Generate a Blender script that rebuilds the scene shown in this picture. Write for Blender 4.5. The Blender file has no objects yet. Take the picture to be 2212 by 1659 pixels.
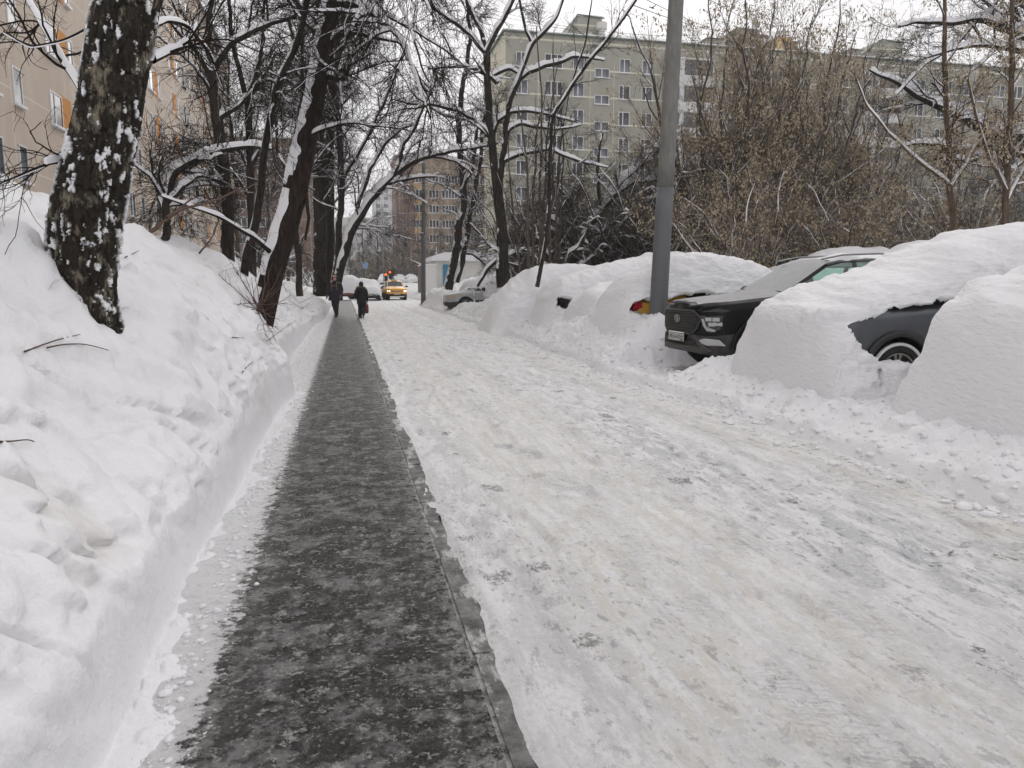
EXPO = 0.24
import bpy, bmesh, math, random
import numpy as np
from mathutils import Vector, Matrix, Euler
R = math.radians
C = bpy.context.scene.collection
# ------------------------------------------------------------------ survey helper
# world frame: X across the road (0 under the camera, right positive), Y along the road, Z up
F_, CX, CY, HZ, H = 1600.0, 1106.0, 829.5, 612.0, 1.4
PITCH = math.atan((CY-HZ)/F_)
def _ray(u, v):
    x = (u-CX)/F_; y = -(v-CY)/F_
    return (x, math.cos(PITCH)+y*math.sin(PITCH), -math.sin(PITCH)+y*math.cos(PITCH))
_r0 = _ray(744, 612); YAW = math.atan2(_r0[0], _r0[1])
CY_, SY_ = math.cos(YAW), math.sin(YAW)
def W(u, v, D):
    """surveyed bearing + distance D ahead of the camera -> point in the world"""
    r = _ray(u, v); k = D/r[1]; X = r[0]*k
    return (X*CY_-D*SY_, X*SY_+D*CY_, H+r[2]*k)
def on_s(u, v, s):
    r = _ray(u, v); d = (r[0]*CY_-r[1]*SY_, r[0]*SY_+r[1]*CY_, r[2]); k = s/d[1]
    return d[0]*k, H+d[2]*k
# ------------------------------------------------------------------ noise
def _hash(ix, iy, seed):
    n = (ix.astype(np.int64)*374761393 + iy.astype(np.int64)*668265263 + seed*1442695041) & 0xffffffff
    n = ((n ^ (n >> 13))*1274126177) & 0xffffffff
    n = (n ^ (n >> 16)) & 0xffffff
    return n/float(0xffffff)*2-1
def vnoise(x, y, seed=0):
    x = np.asarray(x, float); y = np.asarray(y, float)
    ix = np.floor(x); iy = np.floor(y); fx = x-ix; fy = y-iy
    ux = fx*fx*fx*(fx*(fx*6-15)+10); uy = fy*fy*fy*(fy*(fy*6-15)+10)
    a = _hash(ix, iy, seed); b = _hash(ix+1, iy, seed); c = _hash(ix, iy+1, seed); d = _hash(ix+1, iy+1, seed)
    return (a*(1-ux)+b*ux)*(1-uy)+(c*(1-ux)+d*ux)*uy
def fbm(x, y, octv=4, seed=0, gain=.5):
    x = np.asarray(x, float); y = np.asarray(y, float)
    s = np.zeros(np.broadcast(x, y).shape); a = 1.0; t = 0
    for o in range(octv):
        s = s+a*vnoise(x*2.03**o+o*17.3, y*1.97**o-o*9.1, seed+o*31); t += a; a *= gain
    return s/t
def clods(x, y, size, seed, keep=.5):
    """rounded lumps: max over neighbouring cells of little domes"""
    X = np.asarray(x, float)/size; Y = np.asarray(y, float)/size
    ix = np.floor(X); iy = np.floor(Y); out = np.zeros(X.shape)
    for dx in (-1, 0, 1):
        for dy in (-1, 0, 1):
            cx = ix+dx; cy = iy+dy
            px = cx+.5+.45*_hash(cx, cy, seed); py = cy+.5+.45*_hash(cx, cy, seed+5)
            r = .55*(.35+.65*abs(_hash(cx, cy, seed+9))); on = _hash(cx, cy, seed+3) < keep*2-1
            d2 = ((X-px)**2+(Y-py)**2)/(r*r)
            h = np.where(on, r*np.sqrt(np.clip(1-d2, 0, 1)), 0)
            out = np.maximum(out, h)
    return out*size
def sm(e0, e1, x):
    t = np.clip((np.asarray(x, float)-e0)/(e1-e0), 0, 1); return t*t*(3-2*t)
# ------------------------------------------------------------------ materials
class G:
    def __init__(s, name):
        s.m = bpy.data.materials.new(name); s.m.use_nodes = True; s.nt = s.m.node_tree
        s.nt.nodes.clear(); s.out = s.nt.nodes.new('ShaderNodeOutputMaterial')
    def n(s, typ, ins=None, **pr):
        nd = s.nt.nodes.new('ShaderNode'+typ)
        for k, v in pr.items(): setattr(nd, k, v)
        for k, v in (ins or {}).items():
            if isinstance(v, bpy.types.NodeSocket): s.nt.links.new(v, nd.inputs[k])
            else: nd.inputs[k].default_value = v
        return nd
    def mapx(s, vec, scale):
        return s.n('Mapping', {'Vector': vec, 'Scale': scale}).outputs[0]
    def noise(s, vec, scale, detail=4, rough=.55):
        return s.n('TexNoise', {'Vector': vec, 'Scale': scale, 'Detail': detail, 'Roughness': rough}).outputs[0]
    def ramp(s, fac, stops):
        r = s.n('ValToRGB', {'Fac': fac}); e = r.color_ramp.elements
        while len(e) < len(stops): e.new(.5)
        for i, (p, c) in enumerate(stops):
            e[i].position = p; e[i].color = (c, c, c, 1) if isinstance(c, (int, float)) else tuple(c)+(1,)
        return r.outputs[0]
    def mix(s, fac, a, b, mode='MIX'):
        m = s.nt.nodes.new('ShaderNodeMix'); m.data_type = 'RGBA'; m.blend_type = mode
        for k, v in ((0, fac), (6, a), (7, b)):
            if isinstance(v, bpy.types.NodeSocket): s.nt.links.new(v, m.inputs[k])
            else: m.inputs[k].default_value = v if k == 0 else (tuple(v)+(1,))[:4]
        return m.outputs[2]
    def math(s, op, a, b=0., clamp=False):
        m = s.nt.nodes.new('ShaderNodeMath'); m.operation = op; m.use_clamp = clamp
        for k, v in ((0, a), (1, b)):
            if isinstance(v, bpy.types.NodeSocket): s.nt.links.new(v, m.inputs[k])
            else: m.inputs[k].default_value = v
        return m.outputs[0]
    def bump(s, h, strength, dist, norm=None):
        i = {'Height': h, 'Strength': strength, 'Distance': dist}
        if norm is not None: i['Normal'] = norm
        return s.n('Bump', i).outputs[0]
    def done(s, col, rough=.7, metal=0., normal=None, **kw):
        i = {'Base Color': col if isinstance(col, bpy.types.NodeSocket) else tuple(col)+(1,), 'Roughness': rough, 'Metallic': metal}
        i.update(kw)
        if normal is not None: i['Normal'] = normal
        b = s.n('BsdfPrincipled', i); s.nt.links.new(b.outputs[0], s.out.inputs[0]); return s.m
    def obj(s): return s.n('TexCoord').outputs['Object']
def plain(name, col, rough=.6, metal=0., **kw): return G(name).done(col, rough, metal, **kw)
def worn(name, col, rough=.5, metal=0., amt=.35, scale=6., dirt=(.12, .10, .08), **kw):
    g = G(name); o = g.obj(); f = g.ramp(g.noise(o, scale, 6, .65), [(.42, 0.), (.75, amt)])
    return g.done(g.mix(f, col, dirt), g.math('ADD', g.math('MULTIPLY', f, .5), rough), metal, **kw)
M = {}
def mk_snow(name, base=(.80, .80, .815), bs=(9, 45), bd=(.02, .006), dirt=0.):
    g = G(name); o = g.obj()
    n1 = g.noise(o, bs[0], 5, .6); n2 = g.noise(o, bs[1], 4, .6)
    nr = g.bump(n2, .5, bd[1], g.bump(n1, .5, bd[0]))
    col = g.mix(g.ramp(g.noise(o, 1.3, 5, .6), [(.3, 0.), (.75, 1.)]), base, tuple(b*.93 for b in base[:2])+(base[2]*.925,))
    if dirt: col = g.mix(g.ramp(g.noise(o, .9, 6, .7), [(.60, 0.), (.74, dirt)]), col, (.50, .42, .32))
    return g.done(col, .55, normal=nr, **{'Specular IOR Level': .3})
M['snow'] = mk_snow('snow')
M['snow_bank'] = mk_snow('snow_bank_old', bs=(5, 30), bd=(.05, .010), dirt=.28)
M['snow_lump'] = mk_snow('snow_crumbly', bs=(10, 60), bd=(.03, .01), dirt=.12)
M['snow_far'] = plain('snow_on_branches', (.80, .80, .82), .7)
def mk_carsnow():
    g = G('wind_blown_snow'); o = g.obj()
    v = g.mapx(o, (5, 5, 15)); n1 = g.noise(v, 2.0, 5, .6); n2 = g.noise(o, 60, 3, .6)
    nr = g.bump(n2, .35, .006, g.bump(n1, .75, .045))
    return g.done((.81, .81, .825), .6, normal=nr, **{'Specular IOR Level': .25})
M['carsnow'] = mk_carsnow()
def mk_road():
    g = G('packed_snow_road'); o = g.obj()
    sx = g.n('SeparateXYZ', {'Vector': o}); X, Y = sx.outputs[0], sx.outputs[1]
    st = g.mapx(o, (1.0, .30, 1)); ln = g.mapx(o, (1.0, .05, 1)); fine = g.noise(o, 34, 8, .78); mid = g.noise(st, 7, 8, .74); big = g.noise(st, .9, 6, .62); lines = g.noise(ln, 11, 5, .65)
    wob = g.math('ADD', X, g.math('MULTIPLY', g.math('SUBTRACT', g.noise(o, .35, 2), .5), .8))
    def band(c, w):
        return g.math('SUBTRACT', 1.0, g.math('MULTIPLY', g.math('ABSOLUTE', g.math('SUBTRACT', wob, c)), 1/w), True)
    base = g.mix(g.ramp(mid, [(.43, 0.), (.57, 1.)]), (.86, .858, .858), (.75, .747, .742))
    base = g.mix(g.math('MULTIPLY', g.ramp(lines, [(.50, 0.), (.57, 1.)]), .30), base, (.55, .55, .55))
    base = g.mix(g.math('MULTIPLY', g.ramp(g.noise(g.mapx(o, (1, .7, 1)), 50, 4, .7), [(.50, 0.), (.58, 1.)]), .26), base, (.52, .515, .51))
    tr = g.math('MAXIMUM', band(1.2, .5), g.math('MAXIMUM', band(1.85, .42), band(3.55, .42)))
    tr = g.math('MULTIPLY', tr, g.ramp(g.noise(st, 10, 8, .76), [(.46, 0.), (.55, 1.)]))
    base = g.mix(g.math('MULTIPLY', tr, .40), base, (.68, .61, .50))
    lane = g.math('MAXIMUM', band(2.75, .85), g.math('MULTIPLY', band(.80, .28), .55))
    ice = g.math('MULTIPLY', lane, g.ramp(big, [(.40, .1), (.54, 1.)]))
    ice = g.math('MULTIPLY', ice, g.ramp(g.noise(st, 7, 7, .72), [(.45, 0.), (.54, 1.)]))
    base = g.mix(g.math('MULTIPLY', ice, .70), base, (.42, .435, .465))
    pit = g.math('MULTIPLY', g.ramp(g.noise(g.mapx(o, (1, .5, 1)), 21, 5, .72), [(.57, 0.), (.60, 1.)]), g.math('ADD', g.ramp(big, [(.42, .2), (.55, .6)]), g.math('MULTIPLY', lane, .4), True))
    base = g.mix(g.math('MULTIPLY', pit, .7), base, (.20, .195, .195))
    base = g.mix(g.math('MULTIPLY', g.ramp(g.noise(o, 24, 6, .75), [(.56, 0.), (.60, 1.)]), .6), base, (.87, .87, .87))
    vo = g.nt.nodes.new('ShaderNodeTexVoronoi'); vo.inputs['Scale'].default_value = 3.0; g.nt.links.new(g.mapx(o, (1, .8, 1)), vo.inputs['Vector'])
    rnd = g.n('SeparateColor', {'Color': vo.outputs['Color']}).outputs[0]
    rad = g.math('ADD', g.math('MULTIPLY', rnd, .30), -.035)
    spot = g.math('LESS_THAN', g.math('ADD', vo.outputs['Distance'], g.math('MULTIPLY', g.math('SUBTRACT', g.noise(g.mapx(o, (1, .6, 1)), 11, 6, .75), .5), .95)), rad)
    spot = g.math('MULTIPLY', spot, g.math('MULTIPLY', g.ramp(fine, [(.44, 0.), (.52, 1.)]), g.math('ADD', lane, .45, True)))
    base = g.mix(g.math('MULTIPLY', spot, .85), base, (.08, .08, .085))
    crack = g.math('MULTIPLY', g.math('LESS_THAN', g.math('ABSOLUTE', g.math('SUBTRACT', wob, 2.35)), .014), g.ramp(g.noise(o, 1.6, 5), [(.52, 0.), (.56, 1.)]))
    base = g.mix(g.math('MULTIPLY', g.math('MULTIPLY', crack, g.ramp(fine, [(.46, 0.), (.54, 1.)])), .55), base, (.16, .16, .17))
    wv = g.n('TexWave', {'Vector': g.mapx(o, (.6, 1, 1)), 'Scale': 10, 'Distortion': 8, 'Detail': 4}, wave_type='BANDS', bands_direction='DIAGONAL').outputs['Fac']
    tm = g.math('MULTIPLY', g.math('MULTIPLY', g.math('MAXIMUM', band(1.45, .22), g.math('MAXIMUM', band(2.05, .2), band(3.4, .25))), wv), g.ramp(g.noise(o, 2.2, 3), [(.45, 0.), (.55, 1.)]))
    nr = g.bump(fine, .9, .012, g.bump(mid, .9, .035, g.bump(tm, .8, .02)))
    return g.done(base, g.math('SUBTRACT', .62, g.math('MULTIPLY', ice, .25)), normal=nr, **{'Specular IOR Level': .3})
M['road'] = mk_road()
def mk_walk():
    g = G('icy_asphalt'); o = g.obj(); sp = g.n('SeparateXYZ', {'Vector': o}); X, Y = sp.outputs[0], sp.outputs[1]
    big = g.noise(o, 4.6, 8, .74); mid = g.noise(o, 16, 8, .78); fine = g.noise(o, 85, 6, .78)
    asp = g.mix(g.ramp(fine, [(.44, 0.), (.58, 1.)]), (.009, .0085, .008), (.045, .043, .040))
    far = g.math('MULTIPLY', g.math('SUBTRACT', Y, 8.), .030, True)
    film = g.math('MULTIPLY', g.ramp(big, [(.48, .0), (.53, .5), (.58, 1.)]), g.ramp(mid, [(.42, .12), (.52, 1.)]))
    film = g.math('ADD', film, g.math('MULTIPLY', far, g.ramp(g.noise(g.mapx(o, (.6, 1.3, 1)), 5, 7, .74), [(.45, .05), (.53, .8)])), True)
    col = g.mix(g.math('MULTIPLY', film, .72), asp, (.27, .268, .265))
    spk = g.math('MULTIPLY', g.ramp(g.noise(o, 60, 3, .6), [(.57, 0.), (.61, 1.)]), g.ramp(mid, [(.46, .15), (.54, 1.)]))
    col = g.mix(g.math('MULTIPLY', spk, .6), col, (.44, .425, .38))
    pat = g.math('MULTIPLY', g.ramp(g.noise(o, 11, 8, .78), [(.565, 0.), (.595, 1.)]), g.ramp(fine, [(.44, 0.), (.52, 1.)]))
    edge = g.math('MULTIPLY', g.math('SUBTRACT', g.math('ABSOLUTE', g.math('ADD', X, .04)), .30), 3.0, True)
    pat2 = g.math('MULTIPLY', edge, g.ramp(mid, [(.47, 0.), (.53, 1.)]))
    col = g.mix(g.math('MULTIPLY', g.math('MAXIMUM', pat, pat2), .75), col, (.50, .49, .46))
    lf = g.math('MULTIPLY', g.math('SUBTRACT', -.40, X), 5.0, True)
    dust = g.ramp(g.math('ADD', lf, g.math('MULTIPLY', g.math('SUBTRACT', g.noise(o, 14, 8, .78), .5), 2.4)), [(.44, 0.), (.54, .8), (.9, 1.)])
    col = g.mix(g.math('MULTIPLY', dust, .92), col, (.83, .83, .835))
    jn = g.math('MULTIPLY', g.math('GREATER_THAN', X, .421), g.ramp(g.noise(o, 12, 5, .7), [(.44, .15), (.54, 1.)]))
    col = g.mix(g.math('MULTIPLY', jn, .75), col, (.50, .49, .47))
    nr = g.bump(fine, .9, .005, g.bump(mid, 1., .018))
    wet = g.math('ADD', .20, g.math('MULTIPLY', g.ramp(mid, [(.44, 0.), (.56, 1.)]), .5))
    return g.done(col, wet, normal=nr, **{'Specular IOR Level': .24})
M['walk'] = mk_walk()
def mk_kerb():
    g = G('kerb_stone'); o = g.obj()
    col = g.mix(g.ramp(g.noise(o, 9, 7, .72), [(.38, 0.), (.62, 1.)]), (.025, .024, .023), (.17, .167, .16))
    col = g.mix(g.ramp(g.noise(g.mapx(o, (1, .4, 1)), 5, 7, .72), [(.53, 0.), (.60, .7)]), col, (.56, .55, .54))
    return g.done(col, .6, normal=g.bump(g.noise(o, 50, 5), .8, .008))
M['kerb'] = mk_kerb()
def mk_bark(name, dark, light, sc=1., snowy=0., side=-.35, zs=.22, thr=.52):
    g = G(name); o = g.obj(); v = g.mapx(o, (6*sc, 6*sc, 6*sc*zs))
    n = g.noise(v, 2.2, 7, .7); col = g.mix(g.ramp(n, [(.38, 0.), (.68, 1.)]), dark, light)
    nr = g.bump(n, .9, .03)
    if snowy:
        nz = g.n('NewGeometry').outputs['Normal']; s = g.n('SeparateXYZ', {'Vector': nz})
        a = g.math('ADD', g.math('MULTIPLY', s.outputs[2], 1.0), g.math('MULTIPLY', s.outputs[0], side))
        a = g.math('ADD', a, g.math('MULTIPLY', g.math('SUBTRACT', g.noise(g.mapx(o, (3, 3, 1.6)), 2.0, 5, .65), .5), 1.5))
        f = g.ramp(a, [(thr, 0.), (thr+.06, snowy)])
        col = g.mix(f, col, (.80, .80, .82))
    return g.done(col, .9, normal=nr, **{'Specular IOR Level': .15})
M['bark'] = mk_bark('dark_bark', (.016, .013, .011), (.06, .05, .042), 1., .95, -.45)
M['bark_red'] = mk_bark('reddish_bark', (.014, .010, .008), (.055, .040, .033), 1.6, .0)
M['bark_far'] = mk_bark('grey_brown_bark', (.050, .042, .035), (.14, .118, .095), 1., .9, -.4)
M['bark_tan'] = mk_bark('tan_maple_bark', (.07, .05, .035), (.17, .125, .09), 1.3, 0.)
M['twig'] = plain('twig_bark', (.022, .017, .014), .9, **{'Specular IOR Level': .1})
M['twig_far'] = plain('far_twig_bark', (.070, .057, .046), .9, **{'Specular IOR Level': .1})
M['twig_brown'] = plain('brown_twig_bark', (.155, .125, .095), .9, **{'Specular IOR Level': .1})
M['twig_red'] = plain('shrub_twig_bark', (.10, .060, .045), .8)
def mk_seed():
    g = G('dry_maple_seeds'); o = g.obj()
    return g.done(g.mix(g.noise(o, 3, 2), (.31, .245, .16), (.52, .43, .30)), .8)
M['seed'] = mk_seed()
def mk_birch():
    g = G('old_birch_bark'); o = g.obj(); at = g.n('Attribute', attribute_name='relief').outputs['Fac']; sn = g.n('Attribute', attribute_name='snow').outputs['Fac']
    fine = g.noise(g.mapx(o, (30, 30, 10)), 1.5, 6, .75)
    crust = g.mix(g.ramp(fine, [(.35, 0.), (.7, 1.)]), (.009, .008, .007), (.050, .041, .032))
    pale = g.ramp(g.noise(g.mapx(o, (7, 7, 3.4)), 1.6, 6, .7), [(.53, 0.), (.63, .65)])
    col = g.mix(g.math('MULTIPLY', pale, g.ramp(at, [(.25, .2), (.6, 1.)])), crust, (.30, .265, .20))
    col = g.mix(g.ramp(at, [(.15, .85), (.5, 0.)]), col, (.008, .007, .006))
    moss = g.ramp(g.noise(o, 5, 5, .6), [(.55, 0.), (.7, .3)])
    col = g.mix(moss, col, (.035, .033, .023))
    col = g.mix(sn, col, (.80, .80, .82))
    return g.done(col, .88, normal=g.bump(fine, .8, .012), **{'Specular IOR Level': .15})
M['birch'] = mk_birch()
def mk_concrete():
    g = G('grey_concrete'); o = g.obj(); z = g.n('SeparateXYZ', {'Vector': o}).outputs[2]
    col = g.mix(g.ramp(g.noise(g.mapx(o, (9, 9, 2.2)), 1.6, 7, .7), [(.35, 0.), (.7, 1.)]), (.13, .128, .118), (.21, .205, .19))
    col = g.mix(g.ramp(g.noise(o, 38, 2, .5), [(.70, 0.), (.73, .7)]), col, (.05, .05, .045))
    return g.done(col, .85, normal=g.bump(g.noise(o, 55, 4, .7), .5, .006))
M['concrete'] = mk_concrete()
M['pole_paint'] = worn('grey_pole_paint', (.105, .11, .118), .5, amt=.3, scale=3)
def mk_plaster(name, a, b, jx, jz, x0, z0, jc, axis=0, jw=.035):
    g = G(name); o = g.obj(); s = g.n('SeparateXYZ', {'Vector': o}); X, Z = s.outputs[axis], s.outputs[2]
    col = g.mix(g.ramp(g.noise(g.mapx(o, (.5, .5, .25)), 1.4, 6, .65), [(.3, 0.), (.7, 1.)]), a, b)
    def line(c, p, off):
        f = g.math('ABSOLUTE', g.math('SUBTRACT', g.math('FRACT', g.math('MULTIPLY', g.math('SUBTRACT', c, off), 1/p)), .5))
        return g.math('GREATER_THAN', f, .5-jw/p)
    L = g.math('MAXIMUM', line(X, jx, x0), line(Z, jz, z0))
    col = g.mix(g.math('MULTIPLY', L, .9), col, jc)
    return g.done(col, .9, normal=g.bump(g.noise(o, 12, 5, .7), .35, .01))
M['beige'] = mk_plaster('beige_plaster', (.50, .42, .345), (.60, .515, .43), 6.1, 3.0, 1.4, 2.95, (.66, .60, .53), 1)
M['olive'] = mk_plaster('olive_render', (.29, .284, .238), (.345, .338, .285), 400, 2.82, 0, 2.0, (.62, .60, .47), 0, .10)
M['olive_side'] = mk_plaster('olive_render_gable', (.22, .213, .17), (.27, .26, .21), 400, 2.82, 0, 2.0, (.40, .36, .27), 1, .05)
M['joint'] = plain('pale_joint_sealant', (.56, .54, .42), .8)
M['orange'] = worn('orange_plaster', (.58, .25, .055), .85, amt=.2, scale=1)
M['pvc'] = plain('white_window_frame', (.66, .66, .67), .45)
M['woodframe'] = plain('brown_window_frame', (.10, .06, .045), .6)
def mk_glass(name, c1, c2):
    g = G(name); o = g.obj()
    return g.done(g.mix(g.ramp(g.noise(g.mapx(o, (.37, .37, .21)), 1.0, 1, .5), [(.42, 0.), (.58, 1.)]), c1, c2), .12, **{'Specular IOR Level': .5})
M['pane'] = mk_glass('window_pane', (.035, .04, .05), (.20, .215, .24))
M['pane_dark'] = mk_glass('dark_window_pane', (.012, .013, .015), (.07, .075, .085))
M['balcony'] = worn('white_balcony_panel', (.58, .58, .58), .6, amt=.25, scale=1.2)
M['roofgreen'] = plain('green_roof_edge', (.085, .115, .085), .6)
M['brick'] = mk_plaster('brown_tile', (.16, .105, .085), (.205, .135, .11), 3.2, 2.8, .7, 1.1, (.42, .37, .31), 0, .05)
M['tan'] = mk_plaster('tan_tile', (.26, .195, .135), (.34, .265, .19), 3.2, 2.8, .7, 1.1, (.45, .41, .34), 0, .05)
M['yellowtile'] = plain('yellow_tile', (.60, .42, .19), .8)
M['farwall'] = mk_plaster('pale_tower_wall', (.44, .45, .43), (.52, .53, .51), 3.0, 2.8, 0, 0, (.42, .42, .41), 0)
M['metal'] = worn('grey_metal', (.22, .23, .24), .4, .3)
M['steel_white'] = worn('white_painted_metal', (.62, .61, .58), .5, amt=.3, scale=2)
M['blue'] = worn('blue_paint', (.035, .21, .36), .5, amt=.2)
M['green'] = worn('dark_green_paint', (.012, .05, .035), .5, amt=.2)
M['black'] = plain('black_plastic', (.010, .010, .011), .55)
M['trim'] = worn('dirty_black_trim', (.020, .021, .022), .6, amt=.5, scale=5, dirt=(.12, .11, .095))
M['rubber'] = worn('tyre_rubber', (.010, .010, .010), .8, amt=.35, scale=9, dirt=(.08, .075, .07))
M['rim'] = worn('alloy_rim', (.36, .34, .31), .35, .7, amt=.7, scale=8, dirt=(.14, .12, .10))
def mk_paint(name, col, amt=.5, metal=.2, rough=.22, dirt=(.10, .095, .085), coat=.35, spec=.5):
    g = G(name); o = g.obj(); z = g.n('SeparateXYZ', {'Vector': o}).outputs[2]
    low = g.math('SUBTRACT', 1.0, g.math('MULTIPLY', z, 1.15), True)
    f = g.math('MULTIPLY', g.ramp(g.noise(g.mapx(o, (3, 3, 1.4)), 1.5, 7, .7), [(.38, 0.), (.72, 1.)]), g.math('ADD', low, .12), True)
    f = g.math('MULTIPLY', f, amt)
    return g.done(g.mix(f, col, dirt), g.math('ADD', rough, g.math('MULTIPLY', f, .6)), metal, **{'Coat Weight': coat, 'Coat Roughness': .15, 'Specular IOR Level': spec})
M['p_black'] = mk_paint('black_car_paint', (.003, .0034, .0045), .16, 0., .2, (.06, .056, .05), 0., .2)
M['p_grey'] = mk_paint('grey_car_paint', (.105, .112, .125), .5, .55, .3)
M['p_silver'] = mk_paint('silver_car_paint', (.40, .415, .42), .3, .6, .28)
M['p_yellow'] = mk_paint('yellow_car_paint', (.72, .40, .035), .25, 0.)
M['p_orange'] = mk_paint('amber_taxi_paint', (.86, .42, .03), .25, 0., .3)
M['p_red'] = mk_paint('red_car_paint', (.25, .018, .02), .3, 0.)
M['p_white'] = mk_paint('white_car_paint', (.6, .6, .6), .4, 0.)
M['p_blue'] = mk_paint('dark_blue_car_paint', (.02, .03, .07), .3, 0.)
def mk_frost(name, base, ice, amt):
    g = G(name); o = g.obj()
    f = g.ramp(g.noise(o, 5, 7, .7), [(.30, amt*.75), (.62, amt)])
    col = g.mix(f, base, ice)
    return g.done(col, .5, normal=g.bump(g.noise(o, 70, 4, .7), .5, .004), **{'Specular IOR Level': .4})
M['frost'] = mk_frost('frosted_windscreen', (.04, .044, .048), (.30, .31, .32), .75)
M['dusted'] = mk_frost('snow_dusted_bonnet', (.015, .016, .018), (.48, .48, .50), .5)
M['carglass'] = plain('dark_car_glass', (.02, .024, .026), .08)
def mk_tint():
    g = G('green_tinted_glass')
    t = g.n('BsdfTransparent', {'Color': (.62, .86, .76, 1)}); gl = g.n('BsdfGlossy', {'Color': (1, 1, 1, 1), 'Roughness': .05})
    m = g.n('MixShader', {0: .10}); g.nt.links.new(t.outputs[0], m.inputs[1]); g.nt.links.new(gl.outputs[0], m.inputs[2])
    g.nt.links.new(m.outputs[0], g.out.inputs[0]); return g.m
M['tint'] = mk_tint()
M['chrome'] = plain('dull_chrome', (.45, .43, .40), .3, .9)
M['grille_bar'] = worn('grimy_grille', (.055, .052, .048), .5, .3, amt=.6, scale=20, dirt=(.13, .12, .105))
M['lamp_clear'] = plain('clear_lamp_glass', (.42, .42, .42), .18, .1)
M['lamp_dark'] = plain('dark_lamp_housing', (.035, .036, .04), .15)
M['lamp_red'] = plain('red_tail_lamp', (.38, .012, .025), .2)
M['lamp_amber'] = plain('amber_lamp_glass', (.50, .40, .26), .2)
def emit(name, col, st):
    g = G(name); e = g.n('Emission', {'Color': tuple(col)+(1,), 'Strength': st}); g.nt.links.new(e.outputs[0], g.out.inputs[0]); return g.m
M['lit'] = emit('lit_headlamp', (1., .93, .8), 2.5)
M['lit_red'] = emit('lit_red_signal', (1., .13, .02), 2.2)
M['plate'] = worn('number_plate', (.50, .49, .47), .5, amt=.55, scale=9, dirt=(.16, .14, .12))
M['ink'] = plain('black_ink', (.015, .014, .014), .6)
M['coat'] = plain('navy_black_cloth', (.012, .013, .021), .85)
M['coat2'] = plain('black_cloth', (.013, .012, .014), .9)
M['trouser'] = plain('dark_trousers', (.017, .017, .022), .9)
M['skin'] = plain('skin', (.52, .31, .25), .6)
M['hatpink'] = plain('pink_knit', (.50, .30, .28), .9)
M['fur'] = plain('brown_fur_trim', (.14, .085, .045), .95)
M['strap'] = plain('mustard_strap', (.28, .17, .05), .8)
M['glove'] = plain('grey_glove', (.10, .085, .08), .9)
M['sole'] = plain('pale_boot_sole', (.50, .44, .36), .8)
M['bag'] = plain('dark_red_bag', (.12, .035, .03), .8)
M['wire'] = plain('black_cable', (.03, .03, .032), .7)
M['signwhite'] = plain('sign_white', (.6, .62, .64), .5)
M['signblue'] = plain('sign_blue', (.03, .20, .48), .5)
M['bus_white'] = plain('kiosk_white', (.68, .68, .66), .5)
def mk_haze():
    g = G('haze'); v = g.n('VolumePrincipled', {'Color': (.93, .94, .96, 1), 'Density': .0011, 'Anisotropy': .2}); g.nt.links.new(v.outputs[0], g.out.inputs['Volume']); return g.m
M['haze'] = mk_haze()
# ------------------------------------------------------------------ mesh helpers
def raw(name, V, F, mats, parent=None, smooth=False, midx=None, loc=None):
    me = bpy.data.meshes.new(name)
    V = np.asarray(V, np.float32)
    if isinstance(F, np.ndarray):
        nf, k = F.shape
        me.vertices.add(len(V)); me.vertices.foreach_set('co', V.ravel())
        me.loops.add(nf*k); me.loops.foreach_set('vertex_index', F.astype(np.int32).ravel())
        me.polygons.add(nf); me.polygons.foreach_set('loop_start', np.arange(0, nf*k, k, dtype=np.int32))
        try: me.polygons.foreach_set('loop_total', np.full(nf, k, np.int32))
        except Exception: pass
        me.update(calc_edges=True)
    else:
        me.from_pydata([tuple(map(float, v)) for v in V], [], F); me.update()
    for m in (mats if isinstance(mats, (list, tuple)) else [mats]): me.materials.append(M[m])
    if midx is not None: me.polygons.foreach_set('material_index', np.asarray(midx, np.int32))
    if smooth: me.polygons.foreach_set('use_smooth', np.ones(len(me.polygons), bool))
    o = bpy.data.objects.new(name, me); C.objects.link(o)
    if parent is not None: o.parent = parent
    if loc is not None: o.location = loc
    return o
def tag(o, label=None, cat=None, group=None, kind=None):
    if label: o['label'] = label
    if cat: o['category'] = cat
    if group: o['group'] = group
    if kind: o['kind'] = kind
    return o
def empty(name, loc=(0, 0, 0), rz=0., label=None, cat=None, group=None, kind=None):
    o = bpy.data.objects.new(name, None); C.objects.link(o); o.location = loc; o.rotation_euler = (0, 0, rz)
    return tag(o, label, cat, group, kind)
def copy_tree(o, parent=None):
    c = o.copy(); C.objects.link(c)
    if parent is not None: c.parent = parent
    for ch in list(o.children): copy_tree(ch, c)
    return c
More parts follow.
